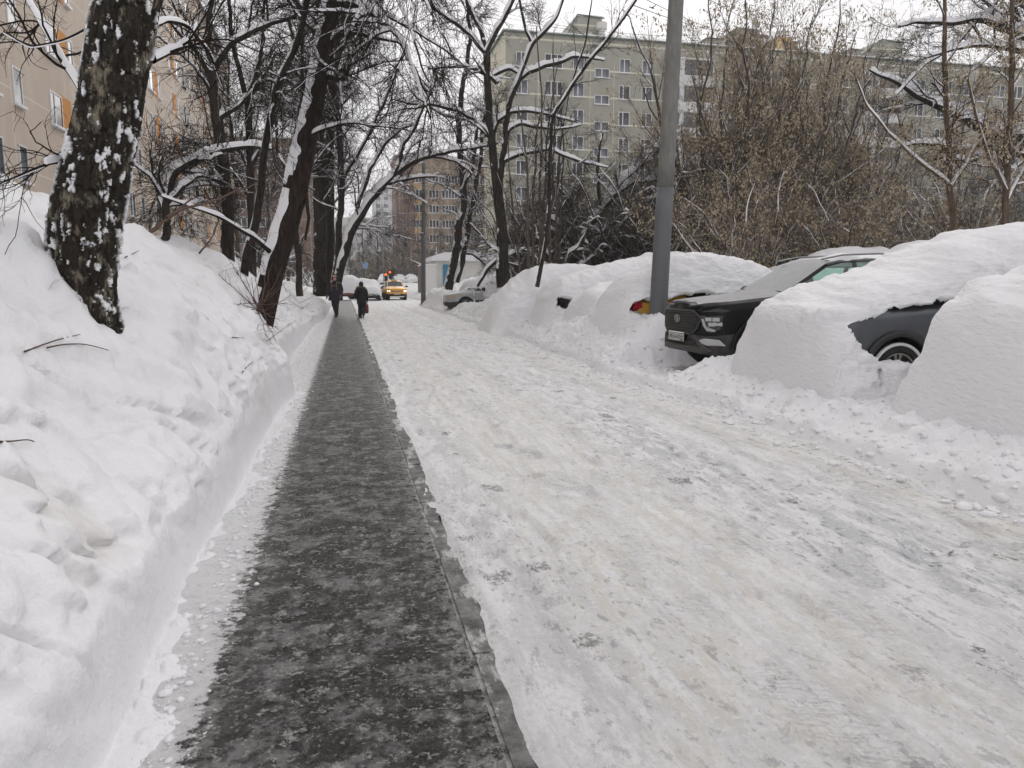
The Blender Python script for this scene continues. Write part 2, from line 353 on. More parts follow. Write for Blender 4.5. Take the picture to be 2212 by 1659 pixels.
class MB:
    def __init__(s): s.v = []; s.f = []; s.m = []
    def add(s, V, F, m=0):
        b = len(s.v); s.v += [tuple(map(float, v)) for v in V]; s.f += [tuple(i+b for i in f) for f in F]; s.m += [m]*len(F); return s
    def box(s, c, d, m=0, rot=None, taper=None):
        x, y, z = (q/2 for q in d); V = []
        for sz in (-1, 1):
            k = 1 if (taper is None or sz < 0) else taper
            for sx, sy in ((-1, -1), (1, -1), (1, 1), (-1, 1)): V.append(Vector((sx*x*k, sy*y*k, sz*z)))
        if rot is not None: V = [rot @ v for v in V]
        V = [v+Vector(c) for v in V]
        return s.add(V, [(3, 2, 1, 0), (4, 5, 6, 7), (0, 1, 5, 4), (1, 2, 6, 5), (2, 3, 7, 6), (3, 0, 4, 7)], m)
    def bar(s, a, b, r, n=8, m=0, r2=None, cap=True):
        a = Vector(a); b = Vector(b); r2 = r if r2 is None else r2; d = (b-a).normalized()
        p = d.orthogonal().normalized(); q = d.cross(p); V = []
        for c, rr in ((a, r), (b, r2)):
            for i in range(n):
                t = 2*math.pi*i/n; V.append(c+(p*math.cos(t)+q*math.sin(t))*rr)
        F = [(i, (i+1) % n, n+(i+1) % n, n+i) for i in range(n)]
        if cap: F += [tuple(reversed(range(n))), tuple(range(n, 2*n))]
        return s.add(V, F, m)
    def prism(s, P, z0, z1, m=0, f=None):
        """polygon P extruded between z0 and z1; f maps local (x,y,z) to where it stands"""
        n = len(P); f = f or (lambda x, y, z: (x, y, z))
        V = [f(x, y, z0) for x, y in P]+[f(x, y, z1) for x, y in P]
        return s.add(V, [tuple(reversed(range(n))), tuple(range(n, 2*n))]+[(i, (i+1) % n, n+(i+1) % n, n+i) for i in range(n)], m)
    def ball(s, c, r, m=0, nu=10, nv=7):
        V = []; F = []
        r = (r, r, r) if isinstance(r, (int, float)) else r
        for j in range(nv+1):
            ph = math.pi*j/nv
            for i in range(nu):
                th = 2*math.pi*i/nu; V.append((c[0]+r[0]*math.sin(ph)*math.cos(th), c[1]+r[1]*math.sin(ph)*math.sin(th), c[2]-r[2]*math.cos(ph)))
        for j in range(nv):
            for i in range(nu): F.append((j*nu+i, j*nu+(i+1) % nu, (j+1)*nu+(i+1) % nu, (j+1)*nu+i))
        return s.add(V, F, m)
    def loft(s, rings, m=0, cap=True):
        n = len(rings[0]); V = [p for r in rings for p in r]; F = []
        for j in range(len(rings)-1):
            for i in range(n): F.append((j*n+i, j*n+(i+1) % n, (j+1)*n+(i+1) % n, (j+1)*n+i))
        if cap: F += [tuple(reversed(range(n))), tuple(range((len(rings)-1)*n, len(rings)*n))]
        return s.add(V, F, m)
    def build(s, name, mats, parent=None, smooth=False, loc=None):
        return raw(name, s.v, s.f, mats, parent, smooth, s.m, loc)
def grid_faces(n, k, wrap=False):
    i = np.arange(n-1)[:, None]; j = np.arange(k if wrap else k-1)[None, :]; j2 = (j+1) % k
    return np.stack([i*k+j, i*k+j2, (i+1)*k+j2, (i+1)*k+j], -1).reshape(-1, 4)
# ------------------------------------------------------------------ ground
def tw(s): return .75-.10*np.exp(-((s-9.6)/.7)**2)+.28*sm(10.2, 12, s)-.25*sm(24, 31, s)+.03*vnoise(s*1.3, s*0, 4)
def te(s): return 3.98+.20*sm(15, 20, s)+.20*sm(21, 30, s)+1.5*sm(44, 60, s)+.13*fbm(s*.55, s*0, 3, 8)+.05*vnoise(s*2.7, s*0, 9)
def rise(s): return .03*np.clip(s-75, 0, 60)
def road_z(t, s):
    z = rise(s)+.012+.012*fbm(t*3, s*1.2, 5, 3)+.007*fbm(t*14, s*9, 4, 5)
    for c, w, d in ((1.45, .16, .012), (2.1, .13, .008), (3.25, .2, .014)):
        cc = c+.12*vnoise(s*.18, s*0, 40); z = z-d*np.exp(-((t-cc)/w)**2)*(.8+.2*np.sin(s*42+t*16+3*vnoise(s*2, t*3, 77))*sm(0, .4, vnoise(s*.7, t*1.5, 78)))
    z = z+.022*np.exp(-((t-.56)/.035)**2)*(.6+.5*vnoise(s*2, s*0, 15))
    z = z+.6*clods(t, s, .11, 61, .10)*(fbm(t*1.2, s*.8, 2, 62) > .05)
    z = z-.03*sm(.28, .42, fbm(t*2.3, s*1.5, 3, 66))
    return z
def bank_z(t, s):
    a = -t-tw(s); A = np.maximum(a, 0)
    zc = 2.50-.35*sm(6, 3.5, s)-.75*sm(20, 33, s)-.45*sm(33, 50, s)+.16*fbm(s*.6, t*.6, 3, 21)
    wallh = (.58+.06*vnoise(s*1.1, s*0, 22))*(1-.35*sm(14, 22, s))*(1-.38*sm(8.0, 3.0, s))
    z = .042*sm(-.2, -.02, a+.10*vnoise(s*3.1, t*2, 24)+.05*vnoise(s*11, t*9, 25))-.03
    z = z+wallh*(.62*sm(-.01, .075, a)+.38*(1-np.exp(-A/.18)))
    z = z+(zc-wallh)*(1-np.exp(-A*A/(A+.25)/1.12))
    z = z-.9*sm(5.0, 9.5, a)
    z = z+rise(s)
    big = fbm(t*1.3+s*.5, s*1.0-t*.4, 4, 26)
    z = z+A/(A+.16)*((.19*big+.105*fbm(t*4.2+s*1.2, s*2.6, 4, 27)+.018*fbm(t*15, s*13, 4, 28)+.16*np.minimum(0, np.abs(fbm(t*2.4-s*.9, s*1.7, 3, 36))-.16)+.25*clods(t+.1*big, s, .55, 37, .35)*(.4+.6*sm(.2, 1.2, A))+.14*clods(t, s, .17, 38, .16)))
    z = z-.09*sm(.25, .5, np.abs(fbm(t*1.1-s*.35, s*.5, 3, 29)))*sm(.1, .5, a)
    z = z+.25*np.maximum(0, vnoise(t*.9, s*.8, 30))*sm(1.8, 3, a)*(1+0*s)+.55*clods(t, s, .5, 31, .5)*sm(2.2, 3.4, a)+.35*clods(t, s, .16, 32, .4)*sm(2.4, 3.6, a)
    # drift heaped against the big birch
    z = z+.22*np.exp(-(((t+1.85)/.25)**2+((s-5.25)/.4)**2))
    z = z+.10*sm(-.2, .02, a)*(clods(t, s, .06, 33, .25) > 0)*(1-sm(-.02, .06, a))*.18
    return z
PARK = []   # (s0, half width, t0, t1, floor) cleared holes
def right_z(t, s):
    e = t-te(s)
    z = rise(s)-.06+.16*sm(-.03, .16, e+.05*fbm(t*4, s*4, 2, 55))+.17*sm(.0, .95, e)+.06*np.exp(-((e-.45)/.3)**2)+(.33*sm(11.2, 13, s)-.18*sm(24, 31, s))*sm(.1, 1.15, e)
    lump = 1-.75*sm(.8, 2.2, e)
    z = z-.10*sm(24, 29, s)*sm(40, 36, s)*sm(0, .4, e)
    z = z+sm(0, .3, e)*(lump*(.50*clods(t, s, .16, 41, .6)+.45*clods(t, s, .30, 42, .4)+.55*clods(t, s, .075, 43, .6)+.03*fbm(t*9, s*9, 4, 54))+.07*fbm(t*1.6, s*1.6, 4, 44)+.022*fbm(t*7, s*7, 4, 45)+.35*clods(t, s, .10, 49, .18))
    z = z+.10*sm(.5, 2.5, e)
    def hump(tc, sc, a, rt, rs): return a*np.exp(-(((t-tc)/rt)**2+((s-sc)/rs)**2))
    z = z+hump(5.25, 12.0, .42, .55, .5)+hump(5.1, 14.2, .15, .6, 1.2)
    for tc, sc, a, rt, rs in ((7.1, 26.4, 1.15, 1.3, 1.5), (8.2, 28.5, 1.2, 2.4, 1.8), (7.2, 30.5, .6, 1.5, 1.0), (5.3, 33.1, .3, .7, .6), (5.3, 36.9, .38, .8, .8), (5.2, 40.5, .55, .9, 2.0), (5.3, 44.5, .6, .8, 2.5), (8.3, 47., 1.2, 2.2, 3.0), (10.5, 38., 1.3, 3, 2.2), (6.4, 38., .5, .8, 1.6)):
        hh = hump(tc, sc, a, rt, rs)*sm(-.02, .7, e); z = z+hh+.18*sm(.1, .5, hh)*(fbm(t*1.5, s*1.5, 4, 46)+2.2*clods(t, s, .28, 47, .5))
    # dug-out berth of the dark SUV, with its spoil
    ds = np.abs(s-10.25); cut = sm(1.32, .90, ds+.16*fbm(t*2, s*2, 3, 48))*sm(te(s)-.1, te(s)+.5, t)*sm(9.6, 9.2, t)
    z = z*(1-cut)+cut*(.07+.035*fbm(t*6, s*6, 3, 50)+.5*clods(t, s, .14, 51, .45))
    z = z+.13*np.exp(-((ds-1.15)/.22)**2)*sm(.3, .9, e)*sm(9, 7, t)*(s < 10.25)+.55*clods(t, s, .32, 52, .5)*np.exp(-((t-4.35)/.35)**2)*np.exp(-((s-11.2)/.8)**2)
    z = z+.5*sm(12, 20, t)
    return z
def ground_z(t, s):
    t = float(t); s = float(s)
    if t < -float(tw(np.array(s)))-.0: return float(bank_z(np.array(t), np.array(s)))
    if t > float(te(np.array(s))): return float(right_z(np.array(t), np.array(s)))
    return .01
def rows(s0, s1, k, mn):
    r = [s0]
    while r[-1] < s1: r.append(r[-1]+max(mn, k*max(r[-1], 0)))  # rows widen with distance
    return np.array(r)
def sheet(name, S, Tf, zf, mat, smooth=True):
    """S rows, Tf(s)->t columns"""
    T = np.stack([Tf(s) for s in S]); SS = np.repeat(S[:, None], T.shape[1], 1); Z = zf(T, SS)
    V = np.stack([T, SS, Z], -1).reshape(-1, 3); return raw(name, V, grid_faces(*T.shape), mat, smooth=smooth)
g = MB(); g.add([(-900, -60, -.12), (900, -60, -.12), (900, 1400, -.12), (-900, 1400, -.12)], [(0, 1, 2, 3)])
tag(g.build('ground', 'snow_bank'), kind='structure', label='snow covered ground stretching away beyond the road')
colsR = np.concatenate([np.linspace(0, 1, 170)])
tag(sheet('road', rows(1.2, 150, .0085, .018), lambda s: (.497+.028*float(vnoise(s*1.7, 0, 80))+.012*float(vnoise(s*7, 0, 81)))+(float(te(np.array(s)))+.30-.53)*colsR, road_z, 'road'), kind='structure', label='road of packed rutted snow between the kerb and the parked cars')
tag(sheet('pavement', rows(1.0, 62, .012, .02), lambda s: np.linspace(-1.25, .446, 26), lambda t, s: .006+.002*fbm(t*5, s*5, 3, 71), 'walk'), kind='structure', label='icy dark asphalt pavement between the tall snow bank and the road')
k = MB(); rr = random.Random(3); s = .6
while s < 62:
    L = 1.0; dz = rr.uniform(-.004, .004); dx = rr.uniform(-.004, .004)
    k.box((.487+dx, s+L/2, -.045+dz), (.10, L-.006, .12)); s += L
tag(k.build('kerb', 'kerb'), kind='structure', label='row of grey kerb stones along the pavement edge')
aB = np.concatenate([np.linspace(-.26, -.03, 22), np.linspace(-.02, .14, 26), .14+(np.linspace(0, 1, 190)[1:]**1.7)*11.0])
bank = sheet('snow_bank', rows(.2, 120, .0095, .016), lambda s: -float(tw(np.array(s)))-aB, bank_z, 'snow_bank')
co_ = np.empty(len(bank.data.vertices)*3, np.float32); bank.data.vertices.foreach_get('co', co_); co_ = co_.reshape(-1, 3).astype(float); t_, s_, z_ = co_.T; a_ = -t_-tw(s_)
k_ = sm(.0, .12, a_)*(1-sm(1.2, 3, a_))
dx_ = .075*fbm(s_*1.9+z_*.7, z_*2.6, 3, 301)+.036*fbm(s_*5-z_*2.5, z_*5.5+s_, 4, 302)+.013*fbm(s_*17, z_*19, 4, 303)-.05*np.maximum(0, .13-np.abs(fbm(s_*2.6+z_*1.8, z_*2.2, 3, 304)))/.13+.16*clods(s_, z_, .22, 305, .35)
co_[:, 0] += k_*dx_; bank.data.vertices.foreach_set('co', co_.astype(np.float32).ravel()); bank.data.update()
tag(bank, kind='structure', label='tall bank of cleared snow rising beside the pavement')
eR = np.concatenate([np.linspace(-.12, 2.2, 96), 2.2+(np.linspace(0, 1, 110)[1:]**1.7)*50])
tag(sheet('snow_ridge', rows(1.0, 150, .0085, .02), lambda s: float(te(np.array(s)))+eR, right_z, 'snow_lump'), kind='structure', label='lumpy ridge of ploughed snow in front of the parked cars')
# crumbs of snow fallen on the pavement and along the ridge
rn = np.random.RandomState(5)
def crumbs(name, P, rad, mat, label):
    base = np.array([(1, 0, 0), (-1, 0, 0), (0, 1, 0), (0, -1, 0), (0, 0, 1), (0, 0, -1)], float)
    fc = np.array([(0, 2, 4), (2, 1, 4), (1, 3, 4), (3, 0, 4), (2, 0, 5), (1, 2, 5), (3, 1, 5), (0, 3, 5)])
    bm = bmesh.new(); bmesh.ops.create_icosphere(bm, subdivisions=2, radius=1.0); bv = np.array([v.co[:] for v in bm.verts]); bf = np.array([[v.index for v in f.verts] for f in bm.faces]); bm.free()
    n = len(P); A = rn.rand(n)*6.28; sc = np.stack([rad*(.8+.5*rn.rand(n)), rad*(.7+.5*rn.rand(n)), rad*(.45+.3*rn.rand(n))], -1)
    jit = 1+.14*rn.randn(n, len(bv), 1); v = bv[None]*jit*sc[:, None]
    x = v[..., 0]*np.cos(A)[:, None]-v[..., 1]*np.sin(A)[:, None]; y = v[..., 0]*np.sin(A)[:, None]+v[..., 1]*np.cos(A)[:, None]
    V = np.stack([x, y, v[..., 2]], -1)+P[:, None]; Fc = bf[None]+(np.arange(n)*len(bv))[:, None, None]
    return tag(raw(name, V.reshape(-1, 3), Fc.reshape(-1, 3), mat, smooth=True), kind='stuff', label=label)
n = 1300; s = 1.6+rn.rand(n)**1.5*16; t = -.66+np.abs(rn.randn(n))*.075; crumbs('snow_crumbs', np.stack([t, s, 0*s+.008], -1), .003+.018*rn.rand(n)**4, 'snow_lump', 'small lumps of snow fallen along the foot of the bank')
n = 420; s = 2.5+rn.rand(n)*22; t = te(s)-.02-np.abs(rn.randn(n))*.16; crumbs('snow_clods', np.stack([t, s, road_z(t, s)+.006], -1), .01+.035*rn.rand(n)**2.5, 'snow_lump', 'loose clods rolled from the ridge onto the road edge')
n = 6000; s = 2.6+rn.rand(n)**1.4*30; e = rn.rand(n)**1.3*1.3; t = te(s)+e; rad = .008+.042*rn.rand(n)**4; crumbs('snow_rubble', np.stack([t, s, right_z(t, s)-rad*.35], -1), rad, 'snow_lump', 'crumbled snow strewn over the ploughed ridge')
# ------------------------------------------------------------------ buildings
def window_proto(name, w, h, axis, out, sashes, frame='pvc', pane='pane', t=.07, sill=True):
    """a window centred on its own origin, facing `out` (+1/-1) along axis ('x' or 'y')"""
    def f(a, d, z): return (d*out, a, z) if axis == 'x' else (a, d*out, z)
    def bx(mb, a0, a1, z0, z1, d0, d1, m=0):
        A = f(a0, d0, z0); B = f(a1, d1, z1); mb.box([(p+q)/2 for p, q in zip(A, B)], [abs(p-q) for p, q in zip(A, B)], m)
    fr = MB()
    bx(fr, -w/2, w/2, h/2-t, h/2, -.02, .05); bx(fr, -w/2, w/2, -h/2, -h/2+t, -.02, .05)
    bx(fr, -w/2, -w/2+t, -h/2+t, h/2-t, -.02, .05); bx(fr, w/2-t, w/2, -h/2+t, h/2-t, -.02, .05)
    for q in sashes:
        x = -w/2+q*w; bx(fr, x-t*.7, x+t*.7, -h/2+t, h/2-t, -.02, .045)
    root = fr.build('window', frame)
    pn = MB(); bx(pn, -w/2+.01, w/2-.01, -h/2+.01, h/2-.01, -.01, .02); pn.build('pane', pane, root)
    if sill:
        sl = MB(); bx(sl, -w/2-.06, w/2+.06, -h/2-.05, -h/2-.01, .0, .17); sl.build('sill', 'pvc', root)
        sn = MB(); bx(sn, -w/2-.04, w/2+.04, -h/2-.008, -h/2+.06, .052, .17); sn.build('snow', 'snow_far', root)
    return root
def merge_trees(roots, name, parent):
    """windows too far to count go into one part"""
    V = []; F = []; mi = []; mats = []; b = 0
    for r, loc in roots:
        for o in [r]+list(r.children):
            me = o.data; mat = me.materials[0].name; 
            key = [k for k in M if M[k].name == mat][0]
            if key not in mats: mats.append(key)
            for v in me.vertices: V.append((v.co[0]+loc[0], v.co[1]+loc[1], v.co[2]+loc[2]))
            for p in me.polygons: F.append(tuple(i+b for i in p.vertices)); mi.append(mats.index(key))
            b += len(me.vertices)
    o = raw(name, V, F, mats, parent, False, mi); o['kind'] = 'stuff'; return o
def place_windows(root, items, limit=96):
    """items: (proto, loc) nearest first"""
    used = set()
    for i, (pr, loc) in enumerate(items[:limit]):
        o = pr if id(pr) not in used else copy_tree(pr)
        used.add(id(pr)); o.parent = root; o.location = loc
    if items[limit:]:
        merge_trees(items[limit:], 'window', root)
# --- beige block on the left, its street front in the plane x = -12.5
bl = empty('apartment_block', (-12.5, 8, 0), 0, 'beige apartment block with orange panels behind the bare trees', 'building')
bw = MB(); bw.box((-6.5, 44, 13.5), (13, 88, 27)); bw.build('wall', 'beige', bl)
rf = MB(); rf.box((-6.4, 44, 27.15), (13.5, 88.6, .3)); rf.box((-6.4, 44, 27.38), (13.3, 88.4, .16), 1); rf.build('roof', ['metal', 'snow_far'], bl)
pl = MB(); pl.box((.055, 44, .75), (.11, 88.1, 1.5)); pl.build('plinth', 'concrete', bl)
pA = window_proto('window', 1.35, 1.5, 'x', 1, (.5,)); pB = window_proto('window', .85, 1.5, 'x', 1, ()); pC = window_proto('window', 1.45, 1.5, 'x', 1, (.36,), 'pvc', 'pane_dark')
pD = window_proto('window', .6, 1.5, 'x', 1, (), 'pvc', 'pane_dark')
items = []; orange = []
for k in range(9):
    z = 2.45+.7+3.0*k
    for m in range(-2, 5):
        o0 = 39.8+18.3*m
        for dy, pr in ((-7.9, pA), (-5.4, pB), (-1.25, pC), (1.15, pD), (5.1, pD), (7.55, pC), (10.4-.3, pB)):
            y = o0+dy-8
            if 1 < y < 87: items.append((pr, (0.0, y, z)))
        for oy in (0, 6.35):
            y = o0+oy-8
            if 1 < y < 87: orange.append((y, z))
items.sort(key=lambda q: (q[1][1] < 20, q[1][1]+q[1][2]*.6)); place_windows(bl, items)
first = None
for y, z in orange:
    if first is None:
        b_ = MB(); b_.box((.012, 0, 0), (.06, 1.25, 1.62)); first = b_.build('orange_panel', 'orange', bl, loc=(0, y, z))
        first['label'] = 'orange wall panel between two windows'
    else:
        c_ = first.copy(); C.objects.link(c_); c_.parent = bl; c_.location = (0, y, z)
# --- olive block on the right, its front in the plane y = 81.2
YB = 81.2; br = empty('apartment_block', (17.4, YB, 0), 0, 'olive green nine storey apartment block beyond the thicket', 'building')
LB = 120
bw = MB(); bw.box((LB/2, 6.2, 13.95), (LB, 12.4, 27.9)); o = bw.build('wall', 'olive', br)
ed = MB(); ed.box((LB/2, 6.2, 27.98), (LB+.5, 12.9, .16)); ed.box((LB/2, 6.2, 28.12), (LB+.4, 12.8, .14), 1); ed.build('roof', ['roofgreen', 'snow_far'], br)
def fx(cx, cy): x, z = on_s(1026+cx*.2441, cy*.2441, YB); return x-17.4, z     # coordinates on the facade
for k in range(0, 5):
    for cx in (560, 1020, 1230, 1645):
        x, _ = fx(cx, 700); x += 27.2*k; j_ = MB(); j_.box((x, -.012, 13), (.07, .03, 24.4)); j_.build('panel_joint', 'joint', br)
wide = window_proto('window', 2.0, 1.5, 'y', -1, (.36, .7), 'pvc', 'pane_dark'); std = window_proto('window', 1.28, 1.5, 'y', -1, (.45,)); std2 = window_proto('window', 1.28, 1.5, 'y', -1, (.38,), 'pvc', 'pane_dark')
stair = window_proto('window', 1.7, 1.0, 'y', -1, (.48,)); vent = window_proto('window', .32, .5, 'y', -1, (.5,), 'pvc', 'pane_dark', .05, False)
zrow0 = fx(1325, 585)[1]; items = []; step = 2.82
xs = [fx(415, 500)[0], fx(697, 500)[0], fx(918, 570)[0], fx(1125, 645)[0], fx(1327, 590)[0], fx(1527, 600)[0], fx(1872, 600)[0]]
per = fx(1100, 600)[0]-fx(415, 500)[0]+16.2
rng = random.Random(4); bal = []
for rep in range(5):
    off = per*rep
    for k in range(9):
        z = zrow0-step*k
        for i, x in enumerate(xs):
            X = x+off
            if X > LB-2: continue
            if i == 6: bal.append((X, z)); continue
            pr = {1: wide, 3: stair}.get(i) or (std if rng.random() < .5 else std2)
            items.append((pr, (X, 0, z-(.9 if i == 3 else 0))))
    for x in (fx(412, 370)[0], fx(795, 390)[0], fx(1437, 425)[0], fx(1875, 450)[0]):
        if x+off < LB-2: items.append((vent, (x+off, 0, fx(1437, 425)[1])))
items.sort(key=lambda q: (q[1][0]*.35-q[1][2])); place_windows(br, items)
used = None
for X, z in sorted(bal, key=lambda q: q[0]-q[1]):
    if used is None:
        b_ = MB(); b_.box((0, -.6, -1.35), (5.6, 1.15, 1.05)); b_.box((-2.74, -.6, 0), (.12, 1.15, 1.64), 0); b_.box((2.74, -.6, 0), (.12, 1.15, 1.64), 0); b_.box((0, -.6, .88), (5.6, 1.2, .12)); b_.box((-1.0, -.62, 0), (.5, 1.15, 1.64))
        b_.box((0, -.55, .98), (5.6, 1.2, .08), 1); used = b_.build('balcony', ['balcony', 'snow_far'], br, loc=(X, 0, z))
        for a, bb in ((-2.68, -1.25), (-.75, 2.68)):
            g_ = MB(); g_.box(((a+bb)/2, -1.08, 0), (bb-a, .05, 1.64)); g_.build('glazing', 'pane_dark', used)
            f_ = MB()
            n = 3 if bb-a < 2 else 4
            for q in range(n+1):
                f_.box((a+(bb-a)*q/n, -1.12, 0), (.07, .06, 1.64))
            f_.box(((a+bb)/2, -1.12, .79), (bb-a, .055, .07)); f_.box(((a+bb)/2, -1.12, -.79), (bb-a, .055, .07)); f_.build('frame', 'woodframe' if bb-a > 2 else 'pvc', used)
    else:
        c_ = copy_tree(used, br); c_.location = (X, 0, z)
# roof railing, stair heads, vents
rl = MB()
for q in range(0, 56):
    x = .6+q*2.05; rl.bar((x, .5, 28.1), (x, .5, 28.85), .022, 4)
for z in (28.85, 28.62, 28.4): rl.bar((.6, .5, z), (113, .5, z), .014, 4)
rl.build('railing', 'metal', br)
def head(x0, x1, slope):
    h = MB(); z1 = 31.2
    P = [(x0, 0), (x0, 1.0), (x0+slope, z1-28.1), (x1, z1-28.3), (x1, 0)]
    h.prism(P, 3, 9, 0, lambda x, y, z: (x, z, 28.1+y)); 
    h.bar((x0-.1, 2.9, 29.2), (x0+slope, 2.9, z1+.05), .09, 4, 1); h.bar((x0+slope, 2.9, z1+.05), (x1+.2, 2.9, z1-.12), .1, 4, 1)
    h.box(((x0+slope+x1)/2, 6, z1+.02), (x1-x0-slope, 6.3, .16), 2)
    h.box((x1-1.6, 2.96, 28.9), (.9, .05, 1.2), 3)
    return h.build('stair_head', ['olive', 'roofgreen', 'snow_far', 'steel_white'], br)
def f8(cx, cy): x, z = on_s((2800+cx/1.707)*.54, cy/1.707*.54, YB); return x-17.4, z
head(fx(900, 300)[0], fx(1205, 300)[0], fx(975, 300)[0]-fx(900, 300)[0])
head(f8(255, 300)[0], f8(500, 300)[0], f8(330, 300)[0]-f8(255, 300)[0]); head(f8(1220, 330)[0], f8(1505, 330)[0], f8(1350, 330)[0]-f8(1220, 330)[0])
def vent_box(x, small=True):
    v = MB(); v.box((x, 2.5, 28.75), (1.5, 1.5, 1.3)); v.box((x, 2.5, 29.5), (2.0, 2.0, .14), 1, taper=.7); return v.build('roof_vent', ['olive', 'roofgreen'], br)
vent_box(f8(140, 280)[0]); vent_box(f8(1130, 340)[0])
du = MB(); x = fx(1180, 250)[0]; du.bar((x, 2.2, 28.1), (x, 2.2, 29.6), .35, 10); du.bar((x, 2.2, 29.6), (x, 2.2, 30.3), .62, 10); du.build('vent_pipe', 'steel_white', br); du = MB(); x = f8(488, 290)[0]; du.bar((x, 2.2, 28.1), (x, 2.2, 29.3), .3, 10); du.bar((x, 2.2, 29.3), (x, 2.2, 29.9), .55, 10); du.build('vent_pipe', 'steel_white', br)
# taller brown and yellow block peeping over the olive roof
x0, z0 = on_s(*[q*.54 for q in (3046, 118)], 128); 
bb = empty('apartment_block', (x0, 128, 0), 0, 'top of a brown and yellow block peeping over the olive roof', 'building')
def n8(cx, cy): x, z = on_s((2800+cx/1.707)*.54, cy/1.707*.54, 128); return x-x0, z
q = MB(); a = n8(420, 205); b = n8(545, 300); q.bar(((a[0]+b[0])/2, 4, 0), ((a[0]+b[0])/2, 4, a[1]), (b[0]-a[0])/2, 20); q.build('round_tower', 'brick', bb)
q = MB(); a = n8(540, 243); b = n8(645, 300); q.box(((a[0]+b[0])/2, 4.5, a[1]/2), (b[0]-a[0], 8, a[1])); q.build('yellow_wing', 'yellowtile', bb)
q = MB(); a = n8(640, 270); b = n8(684, 300); q.box(((a[0]+b[0])/2, 4.2, a[1]/2), (b[0]-a[0], 7, a[1])); a = n8(180, 248); b = n8(300, 300); q.box(((a[0]+b[0])/2, 4.5, a[1]/2), (b[0]-a[0], 8, a[1])); q.build('brown_wing', 'brick', bb)
# --- brown and tan block closing the street
YD = 150.
def dd(u, v): return on_s(u, v, YD)
x0, zt = dd(853, 336); x1, _ = dd(1110, 336)
bd = empty('apartment_block', (x0, YD, 0), 0, 'brown and tan tiled block closing the end of the street', 'building')
q = MB(); w1 = dd(894, 400)[0]-x0; q.box((w1/2, 6, zt/2), (w1, 12, zt)); q.build('brown_wing', 'brick', bd)
q = MB(); w2 = x1-x0; q.box(((w1+w2)/2, 6.3, zt/2-.1), (w2-w1, 12, zt-.2)); q.build('tan_wing', 'tan', bd)
q = MB(); q.box((w2/2, 6, zt+.12), (w2+.4, 12.6, .22)); q.build('roof', 'snow_far', bd)
wf = window_proto('window', 2.0, 1.6, 'y', -1, (.35, .68), 'pvc', 'pane_dark', .1); items = []
ys = dd(900, 385)[1]
for k in range(int(ys/2.9)+1):
    for u in (901, 937, 965, 985, 1012, 1040, 1068, 1095):
        items.append((wf, (dd(u, 400)[0]-x0, .3, ys-2.9*k)))
place_windows(bd, items, 96)
y_ = None
for k in range(0, 12):
    b_ = MB(); b_.box((dd(901, 400)[0]-x0, .27, ys-1.45-2.9*k), (2.2, .06, 1.2)); b_.build('yellow_panel', 'yellowtile', bd)
# dark brown block left of it, seen between the trunks
x0, zt = dd(508, 285); x1, _ = dd(705, 285)
be = empty('apartment_block', (x0, 135, 0), 0, 'dull brown block seen between the trunks beyond the beige block', 'building')
q = MB(); q.box(((x1-x0)/2*.85, 6, zt*.44), ((x1-x0)*.85, 12, zt*.88)); q.build('wall', 'brick', be)
q = MB(); q.box(((x1-x0)/2*.85, 6, zt*.88+.1), ((x1-x0)*.86, 12.5, .2)); q.build('roof', 'snow_far', be)
items = [(window_proto('window', 1.9, 1.5, 'y', -1, (.5,), 'pvc', 'pane_dark', .1) if (k, m) == (0, 0) else None, (2.2+3.9*m, 0, zt*.88-2.4-2.9*k)) for k in range(8) for m in range(int(((x1-x0)*.85-2)/3.9))]
items = [(items[0][0], l) for _, l in items]; place_windows(be, items)
# pale tower fading in the distance
YT = 290.
x0, zt = on_s(806, 397, YT); x1, _ = on_s(856, 397, YT)
bt = empty('tower_block', (x0, YT, 0), 0, 'pale far tower block left of the brown one', 'building')
q = MB(); q.box(((x1-x0)/2, 8, zt/2), (x1-x0, 16, zt)); q.build('wall', 'farwall', bt)
wt = window_proto('window', 1.9, 1.6, 'y', -1, (), 'pvc', 'pane', .12, False)
place_windows(bt, [(wt, (1.6+3.0*m, 0, zt-2.5-2.8*k)) for k in range(14) for m in range(int((x1-x0)/3))])
# long low pale wall beyond, left of tower
x0, zt = on_s(700, 470, 240.); x1, _ = on_s(860, 470, 240.)
bq = empty('apartment_block', (x0, 240, 0), 0, 'low pale block under the far tower', 'building')
q = MB(); q.box(((x1-x0)/2, 8, zt/2), (x1-x0, 16, zt)); q.build('wall', 'farwall', bq)
q = MB(); q.box(((x1-x0)/2, 8, zt+.15), (x1-x0+.5, 16.5, .3)); q.build('roof', 'snow_far', bq)
wq = window_proto('window', 1.9, 1.6, 'y', -1, (), 'pvc', 'pane', .12, False); place_windows(bq, [(wq, (1.6+3.0*m, 0, zt-2.5-2.8*k)) for k in range(5) for m in range(int((x1-x0)/3))])
